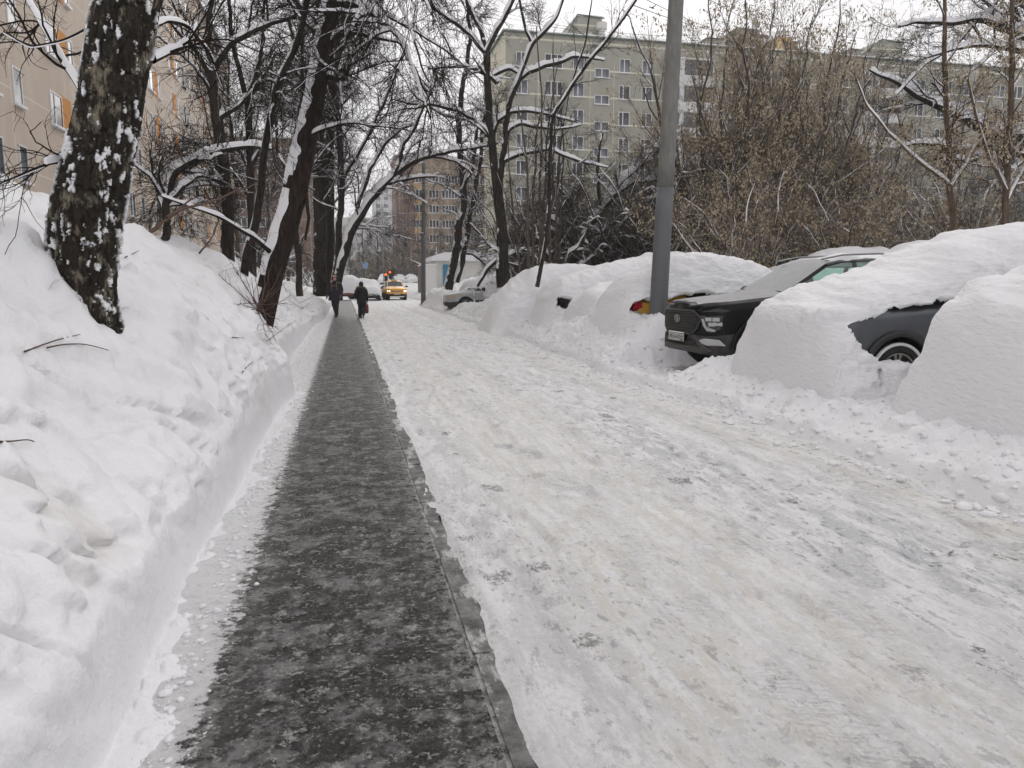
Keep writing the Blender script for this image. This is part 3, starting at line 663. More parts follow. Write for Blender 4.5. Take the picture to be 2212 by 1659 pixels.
# --- garages by the road
gg = empty('garage', W(940, 600, 72), 0, 'small white garage with a blue door and snowy roof', 'garage')
lx, ly, lz = gg.location; gg.location.z = 0
def gp(u, v, D=72): p = W(u, v, D); return p[0]-lx, p[1]-ly, p[2]
gw = gp(1103, 575)[0]; gh = gp(960, 562)[2]
q = MB(); q.box((gw/2, 3.2, gh/2), (gw, 6, gh)); q.build('wall', 'steel_white', gg)
q = MB(); q.prism([(-.35, gh-.05), (-.3, gh+.35), (.9, gh+.75), (gw-.5, gh+.62), (gw+.3, gh+.25), (gw+.3, gh-.05)], -.35, 6.6, 0, lambda x, y, z: (x, z, y)); q.build('roof', 'snow', gg)
for a, b in ((gp(958, 600)[0], gp(971, 600)[0]), (gp(1090, 600)[0], gp(1102, 600)[0])):
    q = MB(); q.box(((a+b)/2, .17, gh*.45), (b-a, .08, gh*.88)); q.build('door', 'blue', gg)
cb = empty('container', W(917, 600, 70), 0, 'white metal container left of the garage', 'container'); lx, ly, lz = cb.location; cb.location.z = 0
a = gp(943, 572, 70); q = MB(); q.box((a[0]/2, 3, a[2]/2), (a[0], 6, a[2])); q.build('wall', 'bus_white', cb)
q = MB(); q.box((a[0]/2, 3, a[2]+.04), (a[0]+.1, 6.1, .12)); q.build('roof', 'snow_far', cb)
q = MB(); q.box((-.03, 3, a[2]/2), (.06, 6, a[2]*.98)); q.build('end_panel', 'woodframe', cb)
# blue and white kiosks behind the far cars
ks = empty('kiosk', W(866, 606, 125), 0, 'long low kiosk with a blue fringe behind the far parked cars', 'kiosk'); lx, ly, lz = ks.location; ks.location.z = 0
a = gp(925, 592, 125); q = MB(); q.box((a[0]/2, 2, a[2]/2), (a[0], 4, a[2])); q.build('wall', 'woodframe', ks)
b1 = gp(900, 586, 125)[2]; q = MB(); q.box((a[0]/2, 1.8, (a[2]+b1)/2), (a[0]+.3, 4.6, b1-a[2])); q.build('fringe', 'signblue', ks)
q = MB(); q.box((a[0]*.55, 1.8, b1+.2), (a[0]*.6, 4.4, .5)); q.build('roof', 'bus_white', ks)
# green fence and green roofed shed behind the parked cars
fn = empty('fence', W(1600, 566, 24), 0, 'dark green picket fence behind the snow covered cars', 'fence'); lx, ly, lz = fn.location; fn.location.z = .6
zt = W(1750, 549, 24)[2]-.6; x9 = gp(1830, 549, 26)[0]
q = MB()
nn = int((x9+5)/.11)
for i in range(nn): q.box((-3+i*.11, .0, zt/2), (.035, .02, zt))
q.build('picket', 'green', fn); q = MB(); q.box((x9/2, .03, zt-.06), (x9+6, .03, .05)); q.box((x9/2, .03, .3), (x9+6, .03, .05)); q.build('rail', 'green', fn)
q = MB(); q.box((x9/2, .0, zt+.03), (x9+6, .07, .06)); q.build('snow', 'snow_far', fn)
for i in range(7):
    q = MB(); q.box((-3+i*2.2, .03, zt/2+.06), (.1, .1, zt+.12)); q.build('post', 'green', fn)
sh = empty('shed', W(1862, 600, 33), 0, 'low dark green shed with a snowy flat roof behind the cars', 'shed'); lx, ly, lz = sh.location; sh.location.z = 0
a = gp(1960, 534, 33); q = MB(); q.box((a[0]/2, 1.5, a[2]/2), (a[0], 3, a[2])); q.build('wall', 'green', sh)
q = MB(); q.box((a[0]/2, 1.5, a[2]+.09), (a[0]+.3, 3.3, .18)); q.build('roof', 'snow', sh)
q = MB(); q.box((a[0]/2, -.55, a[2]-.55), (a[0]*.9, .9, .12)); q.build('awning', 'signwhite', sh)

for o in [o for o in C.objects if o.parent is None and o.name.startswith('window')]:
    for ch in list(o.children): bpy.data.objects.remove(ch)
    bpy.data.objects.remove(o)
# ------------------------------------------------------------------ trees
def tubes(P, Rr, m):
    """P (B,K,3) polylines, Rr (B,K) radii -> verts, quads"""
    B, K, _ = P.shape
    T = np.gradient(P, axis=1); T /= np.linalg.norm(T, axis=2, keepdims=True)+1e-9
    mean = P[:, -1]-P[:, 0]; mean /= np.linalg.norm(mean, axis=1, keepdims=True)+1e-9
    ref = np.where(np.abs(mean[:, 2:3]) < .8, np.array([[0, 0, 1.]]), np.array([[1., 0, 0]]))[:, None, :]
    U = np.cross(T, ref); U /= np.linalg.norm(U, axis=2, keepdims=True)+1e-9
    Vv = np.cross(T, U); a = np.arange(m)*2*math.pi/m
    ring = P[:, :, None]+Rr[:, :, None, None]*(np.cos(a)[None, None, :, None]*U[:, :, None]+np.sin(a)[None, None, :, None]*Vv[:, :, None])
    V = ring.reshape(-1, 3); f = grid_faces(K, m, True)
    F = (f[None]+(np.arange(B)*K*m)[:, None, None]).reshape(-1, 4)
    return V, F
def cat(parts):
    Vs = []; Fs = []; b = 0
    for V, F in parts:
        if len(V) == 0: continue
        Vs.append(V); Fs.append(F+b); b += len(V)
    return (np.concatenate(Vs), np.concatenate(Fs)) if Vs else (np.zeros((0, 3)), np.zeros((0, 4), int))
def snow_on(P, Rr, rn, thick=1., thr=.012, gap=.0):
    """ridge of snow lying on the upper side of each branch"""
    B, K, _ = P.shape
    T = np.gradient(P, axis=1); T /= np.linalg.norm(T, axis=2, keepdims=True)+1e-9
    S = np.cross(T, np.array([0, 0, 1.])); sl = np.linalg.norm(S, axis=2, keepdims=True); S = S/(sl+1e-6)
    U = np.cross(S, T); hz = np.clip((sl[..., 0]-.22)/.6, 0, 1)
    ph = rn.rand(B, 1)*99; al = np.cumsum(np.concatenate([np.zeros((B, 1)), np.linalg.norm(np.diff(P, axis=1), axis=2)], 1), 1)
    nz = vnoise(al*3.1+ph, ph+0*al, 5)*.6+vnoise(al*9+ph, ph+0*al, 6)*.4
    h = (Rr*.75+.018)*thick*hz*(.75+.8*nz-gap)
    ok = (Rr > thr) & (h > .006); h = np.where(ok, h, -Rr*1.5-.01)
    w = np.where(ok, Rr*.98+.004, Rr*.2)
    def pt(a, b): return P+S*(w*a)[..., None]+U*b[..., None]
    base = np.where(ok, Rr*.25, -Rr*.5)
    ring = np.stack([pt(-1., base), pt(-.85, Rr*.7+h*.55), pt(-.35, Rr+h*.95), pt(.35, Rr+h), pt(.85, Rr*.7+h*.55), pt(1., base)], 2)
    keep = ok.any(1)
    ring = ring[keep]
    if not len(ring): return np.zeros((0, 3)), np.zeros((0, 4), int)
    V = ring.reshape(-1, 3); f = grid_faces(K, 6)
    return V, (f[None]+(np.arange(len(ring))*K*6)[:, None, None]).reshape(-1, 4)
def resample(pts, K, jit=0., rn=None):
    pts = np.asarray(pts, float); P, r = pts[:, :3], pts[:, 3]
    d = np.concatenate([[0], np.cumsum(np.linalg.norm(np.diff(P, axis=0), axis=1))]); q = np.linspace(0, d[-1], K)
    # Catmull-Rom like smoothing by cubic on cumulative length
    out = np.stack([np.interp(q, d, P[:, i]) for i in range(3)]+[np.interp(q, d, r)], 1)
    for _ in range(3): out[1:-1, :3] = .5*out[1:-1, :3]+.25*(out[:-2, :3]+out[2:, :3])
    if jit:
        L = d[-1]
        for ax in range(3): out[:, ax] += jit*(vnoise(q*1.1+rn.rand()*50, q*0+ax*7, 3)+.5*vnoise(q*3+rn.rand()*50, q*0+ax*7, 4))*np.minimum(1, q/(.2*L+1e-6))
    return out[:, :3], out[:, 3]
def children(P, Rr, n, rn, f0=.2, f1=1., ang=(30, 70), L=1., K=6, rk=.55, rmin=.004, rmax=9, wig=.16, trop=.05, up0=0., fall=.45, tip=.25):
    B, Kp, _ = P.shape
    seg = np.linalg.norm(np.diff(P, axis=1), axis=2); tot = seg.sum(1); pr = tot/tot.sum()
    b = rn.choice(B, n, p=pr); f = f0+(f1-f0)*rn.rand(n); q = f*(Kp-1); i = np.minimum(q.astype(int), Kp-2); w = (q-i)[:, None]
    pos = P[b, i]*(1-w)+P[b, i+1]*w; r = Rr[b, i]*(1-w[:, 0])+Rr[b, i+1]*w[:, 0]
    T = P[b, i+1]-P[b, i]; T /= np.linalg.norm(T, axis=1, keepdims=True)+1e-9
    q = rn.randn(n, 3); q -= (q*T).sum(1, keepdims=True)*T; q /= np.linalg.norm(q, axis=1, keepdims=True)
    A = np.radians(ang[0]+(ang[1]-ang[0])*rn.rand(n))[:, None]
    D = T*np.cos(A)+q*np.sin(A); D[:, 2] += up0; D /= np.linalg.norm(D, axis=1, keepdims=True)
    Ln = L*(.45+.75*rn.rand(n))*(1-fall*f); r0 = np.clip(r*rk*(.7+.5*rn.rand(n)), rmin, rmax); Ln = Ln*np.clip(.45+.55*r0/(rmin*2.2), .5, 1.25)
    out = np.zeros((n, K, 3)); out[:, 0] = pos; st = (Ln/(K-1))[:, None]
    for k in range(1, K):
        D = D+wig*rn.randn(n, 3); D[:, 2] += trop; D /= np.linalg.norm(D, axis=1, keepdims=True); out[:, k] = out[:, k-1]+D*st
    rad = r0[:, None]*np.linspace(1, tip, K)[None]; rad = np.maximum(rad, rmin*.55)
    return out, rad
def leafy(P, n, rn, size, drop=.5):
    """hanging bunches of dry winged seeds on the outer twigs"""
    B, K, _ = P.shape; b = rn.randint(0, B, n); i = rn.randint(K//2, K, n); pos = P[b, i]+rn.randn(n, 3)*.02
    m = 4; pos = np.repeat(pos, m, 0)+rn.randn(n*m, 3)*np.array([.045, .045, .05])*size/.05; N = len(pos)
    d = rn.randn(N, 3)*.6; d[:, 2] -= 1.; d /= np.linalg.norm(d, axis=1, keepdims=True); s = np.cross(d, rn.randn(N, 3)); s /= np.linalg.norm(s, axis=1, keepdims=True)
    l = size*(.6+.8*rn.rand(N, 1)); a = pos; c = pos+d*l; mid = pos+d*l*.55
    V = np.stack([a, mid+s*l*.26, c, mid-s*l*.26], 1).reshape(-1, 3); F = np.arange(N*4).reshape(-1, 4); return V, F
def tree(name, label, stems, seed, lv, bark='bark', twig='twig', snowk=1., K0=40, sides=9, jit=.03, group=None, snowthr=.012, seeds=None, cat_='tree', gap=0., origin=None):
    """stems: list of (x,y,z,r) polylines; lv: list of dicts for children()"""
    rn = np.random.RandomState(seed); base = np.array(origin if origin is not None else stems[0][0][:3], float)
    root = empty(name, base, 0, label, cat_, group)
    SP = []; SR = []
    for st in stems:
        P, r = resample(st, K0, jit, rn); SP.append(P-base); SR.append(r)
    SP = np.stack(SP); SR = np.stack(SR); V, F = tubes(SP, SR, sides)
    raw('trunk', V, F, bark, root, True)
    src = (SP, SR); cr = []; sn = [snow_on(SP, SR, rn, snowk, snowthr, gap)] if snowk else []; last = None; tw_ = []
    allP = [src]
    for d in lv:
        d = dict(d); n = d.pop('n'); sds = d.pop('sides', 3); frm = d.pop('frm', -1); mt = d.pop('limb', False); sk = d.pop('sk', 1.)
        P, r = children(allP[frm][0], allP[frm][1], n, rn, **d); allP.append((P, r)); (tw_ if not mt else cr).append(tubes(P, r, sds))
        if snowk and sk: sn.append(snow_on(P, r, rn, snowk*sk, snowthr, gap))
    if cr or tw_:
        (V1, F1), (V2, F2) = cat(cr), cat(tw_); V, F = cat([(V1, F1), (V2, F2)])
        raw('crown', V, F, [bark, twig], root, False, np.concatenate([np.zeros(len(F1), int), np.ones(len(F2), int)]))
    V, F = cat(sn)
    if len(V): raw('snow', V, F, 'snow_far', root, True)
    if seeds:
        V, F = leafy(allP[-1][0], seeds[0], rn, seeds[1]); raw('seed_bunches', V, F, 'seed', root)
    return root
def S(D, *pts):
    """stem through surveyed points (u, v, width in survey px[, distance])"""
    out = []
    for p in pts:
        d = p[3] if len(p) > 3 else D; x, y, z = W(p[0], p[1], d); out.append((x, y, z, p[2]/2*d/F_))
    return out
# --- the old leaning birch in the snow bank, trunk modelled from its bark plates
def birch():
    K, Mn = 560, 220
    ctr = [(290, -60, 142), (278, 0, 136), (256, 120, 138), (235, 250, 140), (212, 350, 146), (190, 450, 154), (181, 540, 150), (183, 620, 140), (195, 700, 134), (212, 800, 150)]
    st = np.array([W(u, v, 4.8)+(w/2*4.8/F_,) for u, v, w in ctr][::-1]); P, r = resample(st, K)
    T = np.gradient(P, axis=0); T /= np.linalg.norm(T, axis=1, keepdims=True)
    U = np.cross(T, [0, 1., 0]); U /= np.linalg.norm(U, axis=1, keepdims=True); Vv = np.cross(T, U)
    r = r*.82; a = -math.pi/2+np.arange(Mn)*2*math.pi/Mn; d = np.concatenate([[0], np.cumsum(np.linalg.norm(np.diff(P, axis=0), axis=1))])
    X = np.repeat((a*.21)[None], K, 0); Z_ = np.repeat(d[:, None], Mn, 1); wx = .05*fbm(X*5, Z_*3.5, 3, 91); wz = .05*fbm(X*5+9, Z_*3.5, 3, 90)
    def fis(fx_, fz_, sd): return np.abs(fbm((X+wx)*fx_, (Z_+wz)*fz_, 2, sd, .4))
    f1 = fis(15, 5.5, 92); f2 = fis(30, 13, 93)
    h = np.clip(f1/.16, 0, 1)**.6*.62+np.clip(f2/.2, 0, 1)**.7*.25+.13*(fbm(X*60, Z_*45, 3, 95)+.5)
    rr_ = r[:, None]*(.97+.07*fbm(X*4, Z_*2.2, 3, 96))+.034*h-.012
    pos = P[:, None]+rr_[..., None]*(np.cos(a)[None, :, None]*U[:, None]+np.sin(a)[None, :, None]*Vv[:, None])
    nrm = np.cos(a)[None, :, None]*U[:, None]+np.sin(a)[None, :, None]*Vv[:, None]
    left = -nrm[..., 0]
    sm_ = fbm(X*21+3*wx, Z_*11+X*5, 5, 97, .62)-.29+.10*(.62-h)+.30*np.clip(left-.45, 0, 1)**1.2
    sm_ = sm_+.05*fbm(X*3, Z_*2, 2, 99)
    sn = np.clip(sm_/.02, 0, 1)
    pos = pos+nrm*(sn*.014*(1+.5*fbm(X*30, Z_*30, 2, 98)))[..., None]
    V = pos.reshape(-1, 3); base = st[1][:3]
    root = empty('birch_tree', base, 0, 'thick leaning old birch with cracked dark bark rooted in the snow bank', 'tree')
    o = raw('trunk', V-np.array(base), grid_faces(K, Mn, True), 'birch', root, True)
    for nm, arr in (('relief', h), ('snow', sn)):
        at = o.data.attributes.new(nm, 'FLOAT', 'POINT'); at.data.foreach_set('value', arr.ravel().astype(np.float32))
    # limbs
    rn = np.random.RandomState(8); B = np.array(base)
    limbs = [S(4.9, (190, 215, 17), (172, 190, 14, 5.0), (128, 120, 12, 5.2), (88, 48, 10, 5.4), (55, -10, 9, 5.6), (30, -90, 6, 5.8)),
             S(4.9, (160, 345, 12), (150, 342, 8, 4.8), (100, 352, 5.5, 4.6), (50, 372, 4, 4.5), (10, 390, 3, 4.4), (-30, 410, 2, 4.4)),
             S(4.9, (330, 130, 14), (352, 118, 11, 5.1), (380, 108, 9, 5.3), (410, 88, 7, 5.5), (430, 60, 5, 5.7)),
             S(4.9, (205, 60, 8), (180, 64, 5), (130, 80, 4), (60, 92, 3), (0, 60, 2)),
             S(4.9, (320, 60, 12), (352, 40, 9, 5.2), (400, 55, 7, 5.5), (450, 110, 5, 5.8), (480, 180, 3, 6.))]
    SP = []; SR = []
    for l in limbs:
        P_, r_ = resample(l, 36, .02, rn); SP.append(P_-B); SR.append(r_)
    SP = np.stack(SP); SR = np.stack(SR); VL = tubes(SP, SR, 10)
    a1 = children(SP, SR, 46, rn, .12, 1., (30, 75), 1.1, 12, .5, .004, .012, .17, -.02); a2 = children(a1[0], a1[1], 230, rn, .1, 1., (25, 60), .55, 8, .6, .0026, .006, .18, -.03)
    a3 = children(a2[0], a2[1], 520, rn, .2, 1., (25, 60), .22, 5, .6, .0018, .004, .2, -.01)
    V, F = cat([VL, tubes(a1[0], a1[1], 5), tubes(a2[0], a2[1], 4), tubes(a3[0], a3[1], 3)]); raw('crown', V, F, 'twig', root)
    V, F = cat([snow_on(SP, SR, rn, 1.15, .008)]); raw('snow', V, F, 'snow_far', root, True)
    # collar of snow around the foot
    return root
birch()
# --- second leaning trunk with snow plastered down its left side
D2 = 13.
t2 = tree('leaning_tree', 'leaning reddish trunk with snow plastered down its left side', [
    S(D2, (560, 720, 52), (577, 640, 50), (592, 580, 48), (614, 500, 47), (635, 420, 50), (655, 330, 46), (676, 240, 42), (690, 165, 40), (704, 80, 37), (716, 0, 34), (726, -80, 26), (735, -150, 15)),
    S(D2, (692, 172, 20), (705, 166, 17), (722, 168, 15), (738, 172, 13, 12.8), (748, 165, 9, 12.6), (752, 140, 5, 12.5)),
    S(D2, (712, 22, 22), (735, 6, 18), (765, 8, 16, 12.6), (785, 22, 14, 12.2), (808, 30, 13, 11.8), (838, 50, 11, 11.4), (866, 80, 9, 11), (885, 125, 7, 10.7), (905, 190, 5, 10.4), (928, 255, 3, 10.2)),
    S(D2, (700, 100, 16), (725, 75, 12), (770, 70, 9), (820, 82, 7), (865, 90, 5), (880, 130, 3)),
    S(D2, (600, 560, 14), (560, 520, 9, 12.6), (520, 500, 7, 12), (470, 470, 6, 11.6), (400, 440, 5, 11.3), (345, 420, 3.5, 11)),
    S(D2, (646, 372, 10), (662, 420, 8), (668, 470, 7), (660, 520, 5))], 12,
    [dict(n=30, L=2.6, K=14, ang=(35, 75), rk=.45, rmin=.012, rmax=.03, wig=.14, trop=-.015, f0=.3, up0=.1, sides=5, limb=True, sk=1.3),
     dict(n=340, L=1.5, K=9, ang=(25, 60), rk=.5, rmin=.005, rmax=.012, wig=.15, trop=-.03, f0=.12),
     dict(n=1900, L=.7, K=6, ang=(25, 60), rk=.6, rmin=.0032, rmax=.007, wig=.18, trop=-.03, f0=.1, sk=.0),
     dict(n=3000, L=.35, K=4, ang=(25, 60), rk=.6, rmin=.0026, rmax=.005, wig=.18, trop=0, f0=.2, sk=.0)], 'bark_red', 'twig', 1.25, 60, 14, .02)
# snow plaster on the windward side of that trunk
def plaster(root, stem, rn, a0, width, v0, v1, D, seed, th=.03):
    P, r = resample(stem, 260); base = np.array(root.location); T = np.gradient(P, axis=0); T /= np.linalg.norm(T, axis=1, keepdims=True)
    U = np.cross(T, [0, 1., 0]); U /= np.linalg.norm(U, axis=1, keepdims=True); Vv = np.cross(T, U); n = 22
    q = np.linspace(-1, 1, n)[None]; f = np.linspace(0, 1, 260)[:, None]; wd = width*(.75+.5*vnoise(f*30, f*0, seed)+.25*vnoise(f*90, f*0, seed+1))*sm(v0, v0+.06, f)*sm(v1, v1-.04, f)
    ang = a0+q*wd*1.0; ok = np.sqrt(np.clip(1-q*q, 0, 1)); nz = fbm(f*60, q*3+f*20, 3, seed+2)
    rad = r[:, None]*1.0-.01+(th*(.6+.8*nz)+.018)*ok*(wd > .08)-.02*(wd <= .08)
    pos = P[:, None]+rad[..., None]*(np.cos(ang)[..., None]*U[:, None]+np.sin(ang)[..., None]*Vv[:, None])
    raw('snow_plaster', (pos-base).reshape(-1, 3), grid_faces(260, n), 'snow_far', root, True)
u_left = math.pi   # U points right of the stem for cross(T, +Y)
def side_angle(): return math.pi
_st = S(D2, (560, 720, 52), (577, 640, 50), (592, 580, 48), (614, 500, 47), (635, 420, 50), (655, 330, 46), (676, 240, 42), (690, 165, 40), (704, 80, 37), (716, 0, 34), (726, -80, 26), (735, -150, 15))
plaster(t2, _st, None, .55, .62, .36, .93, D2, 7, .04)
GEN = lambda s=1., lim=26, a=260, b=1500, c=2600, t=-.02: [
    dict(n=lim, L=2.8*s, K=12, ang=(30, 70), rk=.42, rmin=.014, rmax=.045, wig=.15, trop=.01, f0=.25, up0=.12, sides=5, limb=True, sk=1.1),
    dict(n=a, L=1.7*s, K=8, ang=(25, 60), rk=.5, rmin=.007, rmax=.018, wig=.16, trop=t, f0=.15),
    dict(n=b, L=.9*s, K=6, ang=(25, 60), rk=.55, rmin=.005, rmax=.009, wig=.18, trop=t, f0=.1, sk=.6),
    dict(n=c, L=.5*s, K=4, ang=(25, 60), rk=.6, rmin=.004, rmax=.006, wig=.2, trop=0, f0=.15, sk=0)]
# --- trees behind the bank on the left
tree('birch_tree', 'forked birch with banded bark in front of the beige block', [
    S(17, (494, 600, 30), (490, 520, 28), (488, 430, 25), (482, 340, 24), (470, 260, 23), (462, 190, 22), (455, 155, 22)),
    S(17, (455, 158, 20), (432, 115, 14), (405, 85, 11), (375, 55, 9), (348, 20, 7), (335, -40, 5)),
    S(17, (458, 158, 16), (478, 125, 13), (500, 95, 12), (540, 70, 11), (580, 55, 9), (620, 45, 8), (670, 18, 6), (700, -20, 5)),
    S(17, (456, 155, 16), (448, 90, 13), (455, 40, 11), (462, -20, 9), (460, -120, 6)),
    S(17, (486, 400, 14), (440, 380, 9), (400, 390, 7), (360, 420, 5)), S(17, (470, 260, 12), (520, 225, 8), (560, 180, 6), (590, 120, 4))],
    21, GEN(.85, 26, 330, 1500, 2600), 'bark', 'twig', 1.4, 50, 10, .03)
tree('snow_laden_tree', 'low arching bough under thick snow before the beige block', [
    S(15, (355, 560, 20), (358, 480, 17), (362, 420, 16), (380, 375, 15), (420, 350, 14), (470, 332, 13), (530, 322, 10), (585, 325, 6)),
    S(15, (358, 470, 12), (340, 420, 9), (325, 370, 6), (318, 320, 4)), S(15, (360, 440, 10), (390, 400, 8), (430, 380, 6), (480, 390, 4))],
    22, GEN(.8, 16, 160, 800, 1500), 'bark', 'twig', 2.2, 50, 9, .05)
tree('dark_tree', 'thin dark trunk forking high between the two leaning trunks', [
    S(19, (545, 600, 18), (545, 500, 17), (542, 400, 16), (538, 300, 15), (533, 215, 14)), S(19, (533, 220, 12), (520, 160, 10), (505, 105, 9), (495, 40, 8), (488, -60, 5)),
    S(19, (533, 220, 11), (548, 180, 9), (560, 130, 8), (566, 60, 6), (575, -40, 4)), S(19, (540, 360, 9), (580, 300, 7), (600, 230, 5), (610, 150, 4))],
    23, GEN(.9, 22, 280, 1400, 2400), 'bark', 'twig', 1.3, 44, 9, .04)
_L4 = 'trunk of the close cluster standing beside the walking adult'
for i, (st, lab, sd) in enumerate([
    ([S(36, (692, 640, 32), (690, 560, 29), (690, 400, 28), (688, 250, 27), (690, 120, 25), (694, 0, 22), (700, -120, 15)), S(36, (690, 150, 14), (720, 60, 9), (760, -20, 6)), S(36, (690, 210, 12), (650, 120, 9), (620, 30, 6))], 'thickest dark upright trunk of the cluster beside the pavement', 31),
    ([S(37.5, (712, 640, 22), (713, 560, 20), (712, 400, 19), (712, 250, 18), (716, 120, 16), (722, 0, 14), (730, -110, 9)), S(37.5, (714, 160, 10), (760, 60, 8), (800, -30, 5))], 'thinner upright trunk second in the cluster beside the pavement', 32),
    ([S(35, (722, 640, 24), (728, 575, 17), (733, 500, 14), (737, 420, 13), (735, 330, 13), (728, 240, 12), (722, 150, 11), (735, 60, 9), (760, -40, 6)), S(35, (735, 400, 9), (790, 300, 7), (830, 220, 6), (860, 150, 4))], 'snow streaked slim trunk third in the cluster beside the pavement', 33)]):
    tree('tall_tree', lab, st, sd, GEN(1.15, 26, 360, 1900, 3000), 'bark', 'twig', 1.2, 44, 9, .05)
tree('leaning_tree', 'snow covered trunk leaning right over the street beside the cluster', [
    S(34, (722, 640, 22), (738, 560, 18), (757, 505, 17), (785, 455, 15), (830, 400, 13), (850, 380, 12), (885, 352, 11), (930, 335, 9), (985, 326, 8), (1038, 322, 6), (1075, 308, 4)),
    S(34, (850, 382, 11), (865, 345, 10), (874, 310, 9), (900, 265, 7), (930, 200, 5), (950, 150, 3)), S(34, (820, 405, 10), (860, 392, 8), (900, 385, 6), (940, 380, 4)),
    S(34, (757, 505, 9), (800, 360, 8), (830, 310, 7), (872, 275, 5), (900, 270, 4)), S(34, (930, 336, 6), (985, 350, 5), (1020, 375, 3))],
    34, GEN(.9, 26, 340, 1700, 2800), 'bark', 'twig', 1.9, 70, 9, .05)
tree('small_tree', 'thin crooked dark tree at the back of the snow bank', [S(24, (648, 640, 15), (642, 540, 13), (636, 430, 12), (640, 300, 10), (655, 180, 8), (650, 60, 6), (660, -50, 4)), S(24, (640, 420, 8), (600, 330, 6), (585, 230, 5), (590, 120, 3))],
    35, GEN(.95, 24, 340, 1800, 3000), 'bark', 'twig', 1.2, 40, 8, .08)
# --- the big Y shaped tree right of the road
tree('forked_tree', 'tall Y shaped tree with a snowy foot beside the parked cars', [
    S(26, (1090, 620, 34), (1084, 560, 26), (1083, 490, 22), (1078, 430, 22), (1075, 395, 24)),
    S(26, (1073, 398, 20), (1066, 340, 17), (1060, 290, 16), (1056, 220, 15), (1051, 150, 14), (1049, 108, 15)),
    S(26, (1050, 112, 12), (1070, 70, 11), (1090, 35, 10), (1112, -10, 9), (1135, -80, 6)), S(26, (1050, 112, 11), (1040, 70, 9), (1022, 30, 8), (1005, -10, 7), (985, -90, 5)),
    S(26, (1049, 115, 10), (1020, 80, 9), (985, 50, 8), (950, 25, 7), (915, 0, 6), (870, -30, 4)),
    S(26, (1076, 396, 19), (1084, 350, 15), (1092, 300, 14), (1096, 250, 13), (1104, 210, 12), (1120, 175, 12), (1135, 130, 10), (1150, 92, 9), (1178, 68, 8), (1198, 46, 7), (1212, 15, 6), (1225, -40, 4)),
    S(26, (1122, 172, 9), (1142, 155, 9), (1180, 140, 9), (1215, 132, 8), (1235, 122, 7), (1270, 124, 5), (1305, 132, 3)),
    S(26, (1075, 180, 10), (1060, 165, 9), (1030, 150, 8), (1004, 143, 7), (960, 144, 5), (925, 150, 3)),
    S(26, (1060, 300, 11), (1050, 280, 9), (1020, 255, 9), (992, 240, 8), (940, 228, 7), (890, 225, 5), (850, 215, 3)),
    S(26, (1066, 330, 9), (1066, 290, 8), (1075, 262, 8), (1100, 245, 8), (1140, 240, 7), (1190, 248, 5), (1240, 262, 3)),
    S(26, (1087, 330, 9), (1100, 280, 8), (1125, 265, 8), (1160, 272, 7), (1200, 280, 5), (1255, 270, 3)),
    S(26, (1052, 170, 8), (1075, 155, 8), (1100, 150, 7), (1118, 160, 5)), S(26, (1150, 95, 7), (1135, 60, 6), (1125, 20, 5), (1118, -40, 3)),
    S(26, (1084, 350, 10), (1130, 330, 8), (1190, 320, 7), (1250, 350, 5), (1310, 362, 3))],
    41, GEN(.75, 40, 520, 2600, 4000), 'bark', 'twig', 1.6, 50, 10, .03)
tree('dark_tree', 'crooked dark double trunk leaning over the far snowy cars', [
    S(42, (966, 630, 22), (978, 575, 18), (988, 520, 17), (1000, 460, 16), (1003, 400, 14), (998, 340, 13), (990, 270, 12), (1000, 180, 10), (1015, 110, 9), (1010, 20, 7), (1020, -60, 4)),
    S(42, (985, 610, 14), (998, 560, 12), (1010, 500, 12), (1022, 440, 10), (1030, 380, 9), (1040, 320, 8), (1050, 250, 6)), S(42, (1000, 410, 9), (1020, 360, 8), (1028, 320, 8), (1032, 270, 5)),
    S(42, (990, 520, 8), (1005, 545, 6), (1040, 560, 6), (1075, 600, 4))], 42, GEN(1.1, 26, 300, 1500, 2400), 'bark', 'twig', 1.7, 44, 8, .1)
tree('fallen_branch', 'dark bough leaning up from the silver car toward the Y shaped tree', [
    S(29, (1030, 618, 9), (1046, 590, 9), (1062, 572, 9), (1080, 556, 8), (1105, 545, 7), (1135, 535, 5)), S(29, (1066, 570, 6), (1090, 568, 5), (1120, 575, 3))], 43,
    [dict(n=18, L=.7, K=7, rk=.5, rmin=.006, rmax=.012, wig=.16, trop=.0, f0=.1)], 'bark', 'twig', .8, 30, 8, .03, cat_='branch')
# saplings standing in a row behind the mounds
for i, (u0, u1, vb, vt, wd, D) in enumerate([(1142, 1120, 590, 230, 7, 23), (1150, 1180, 590, 180, 7, 24), (1164, 1160, 580, 60, 6, 25), (1170, 1210, 578, 120, 6, 26), (1186, 1195, 575, 90, 6, 25), (1198, 1240, 570, 160, 6, 27), (1206, 1212, 568, 200, 5, 27), (1126, 1098, 592, 300, 5, 24)]):
    um = (u0+u1)/2+(-1)**i*9
    tree('sapling', 'slender dark sapling in the row behind the snow covered cars', [S(D, (u0, vb+30, wd), (u0+(um-u0)*.5, (vb*2+vt)/3, wd*.85), (um, (vb+vt*2)/3, wd*.65), (u1, vt, wd*.35))], 50+i,
        [dict(n=9, L=1.8, K=8, ang=(12, 35), rk=.5, rmin=.008, rmax=.016, wig=.08, trop=.05, f0=.15, limb=True, sides=4), dict(n=70, L=.9, K=6, ang=(20, 50), rk=.5, rmin=.004, rmax=.008, wig=.14, trop=.02, f0=.1), dict(n=240, L=.4, K=4, rk=.6, rmin=.003, rmax=.005, f0=.1)],
        'bark_far', 'twig', .8, 26, 7, .04, 'slender saplings behind the mounds')
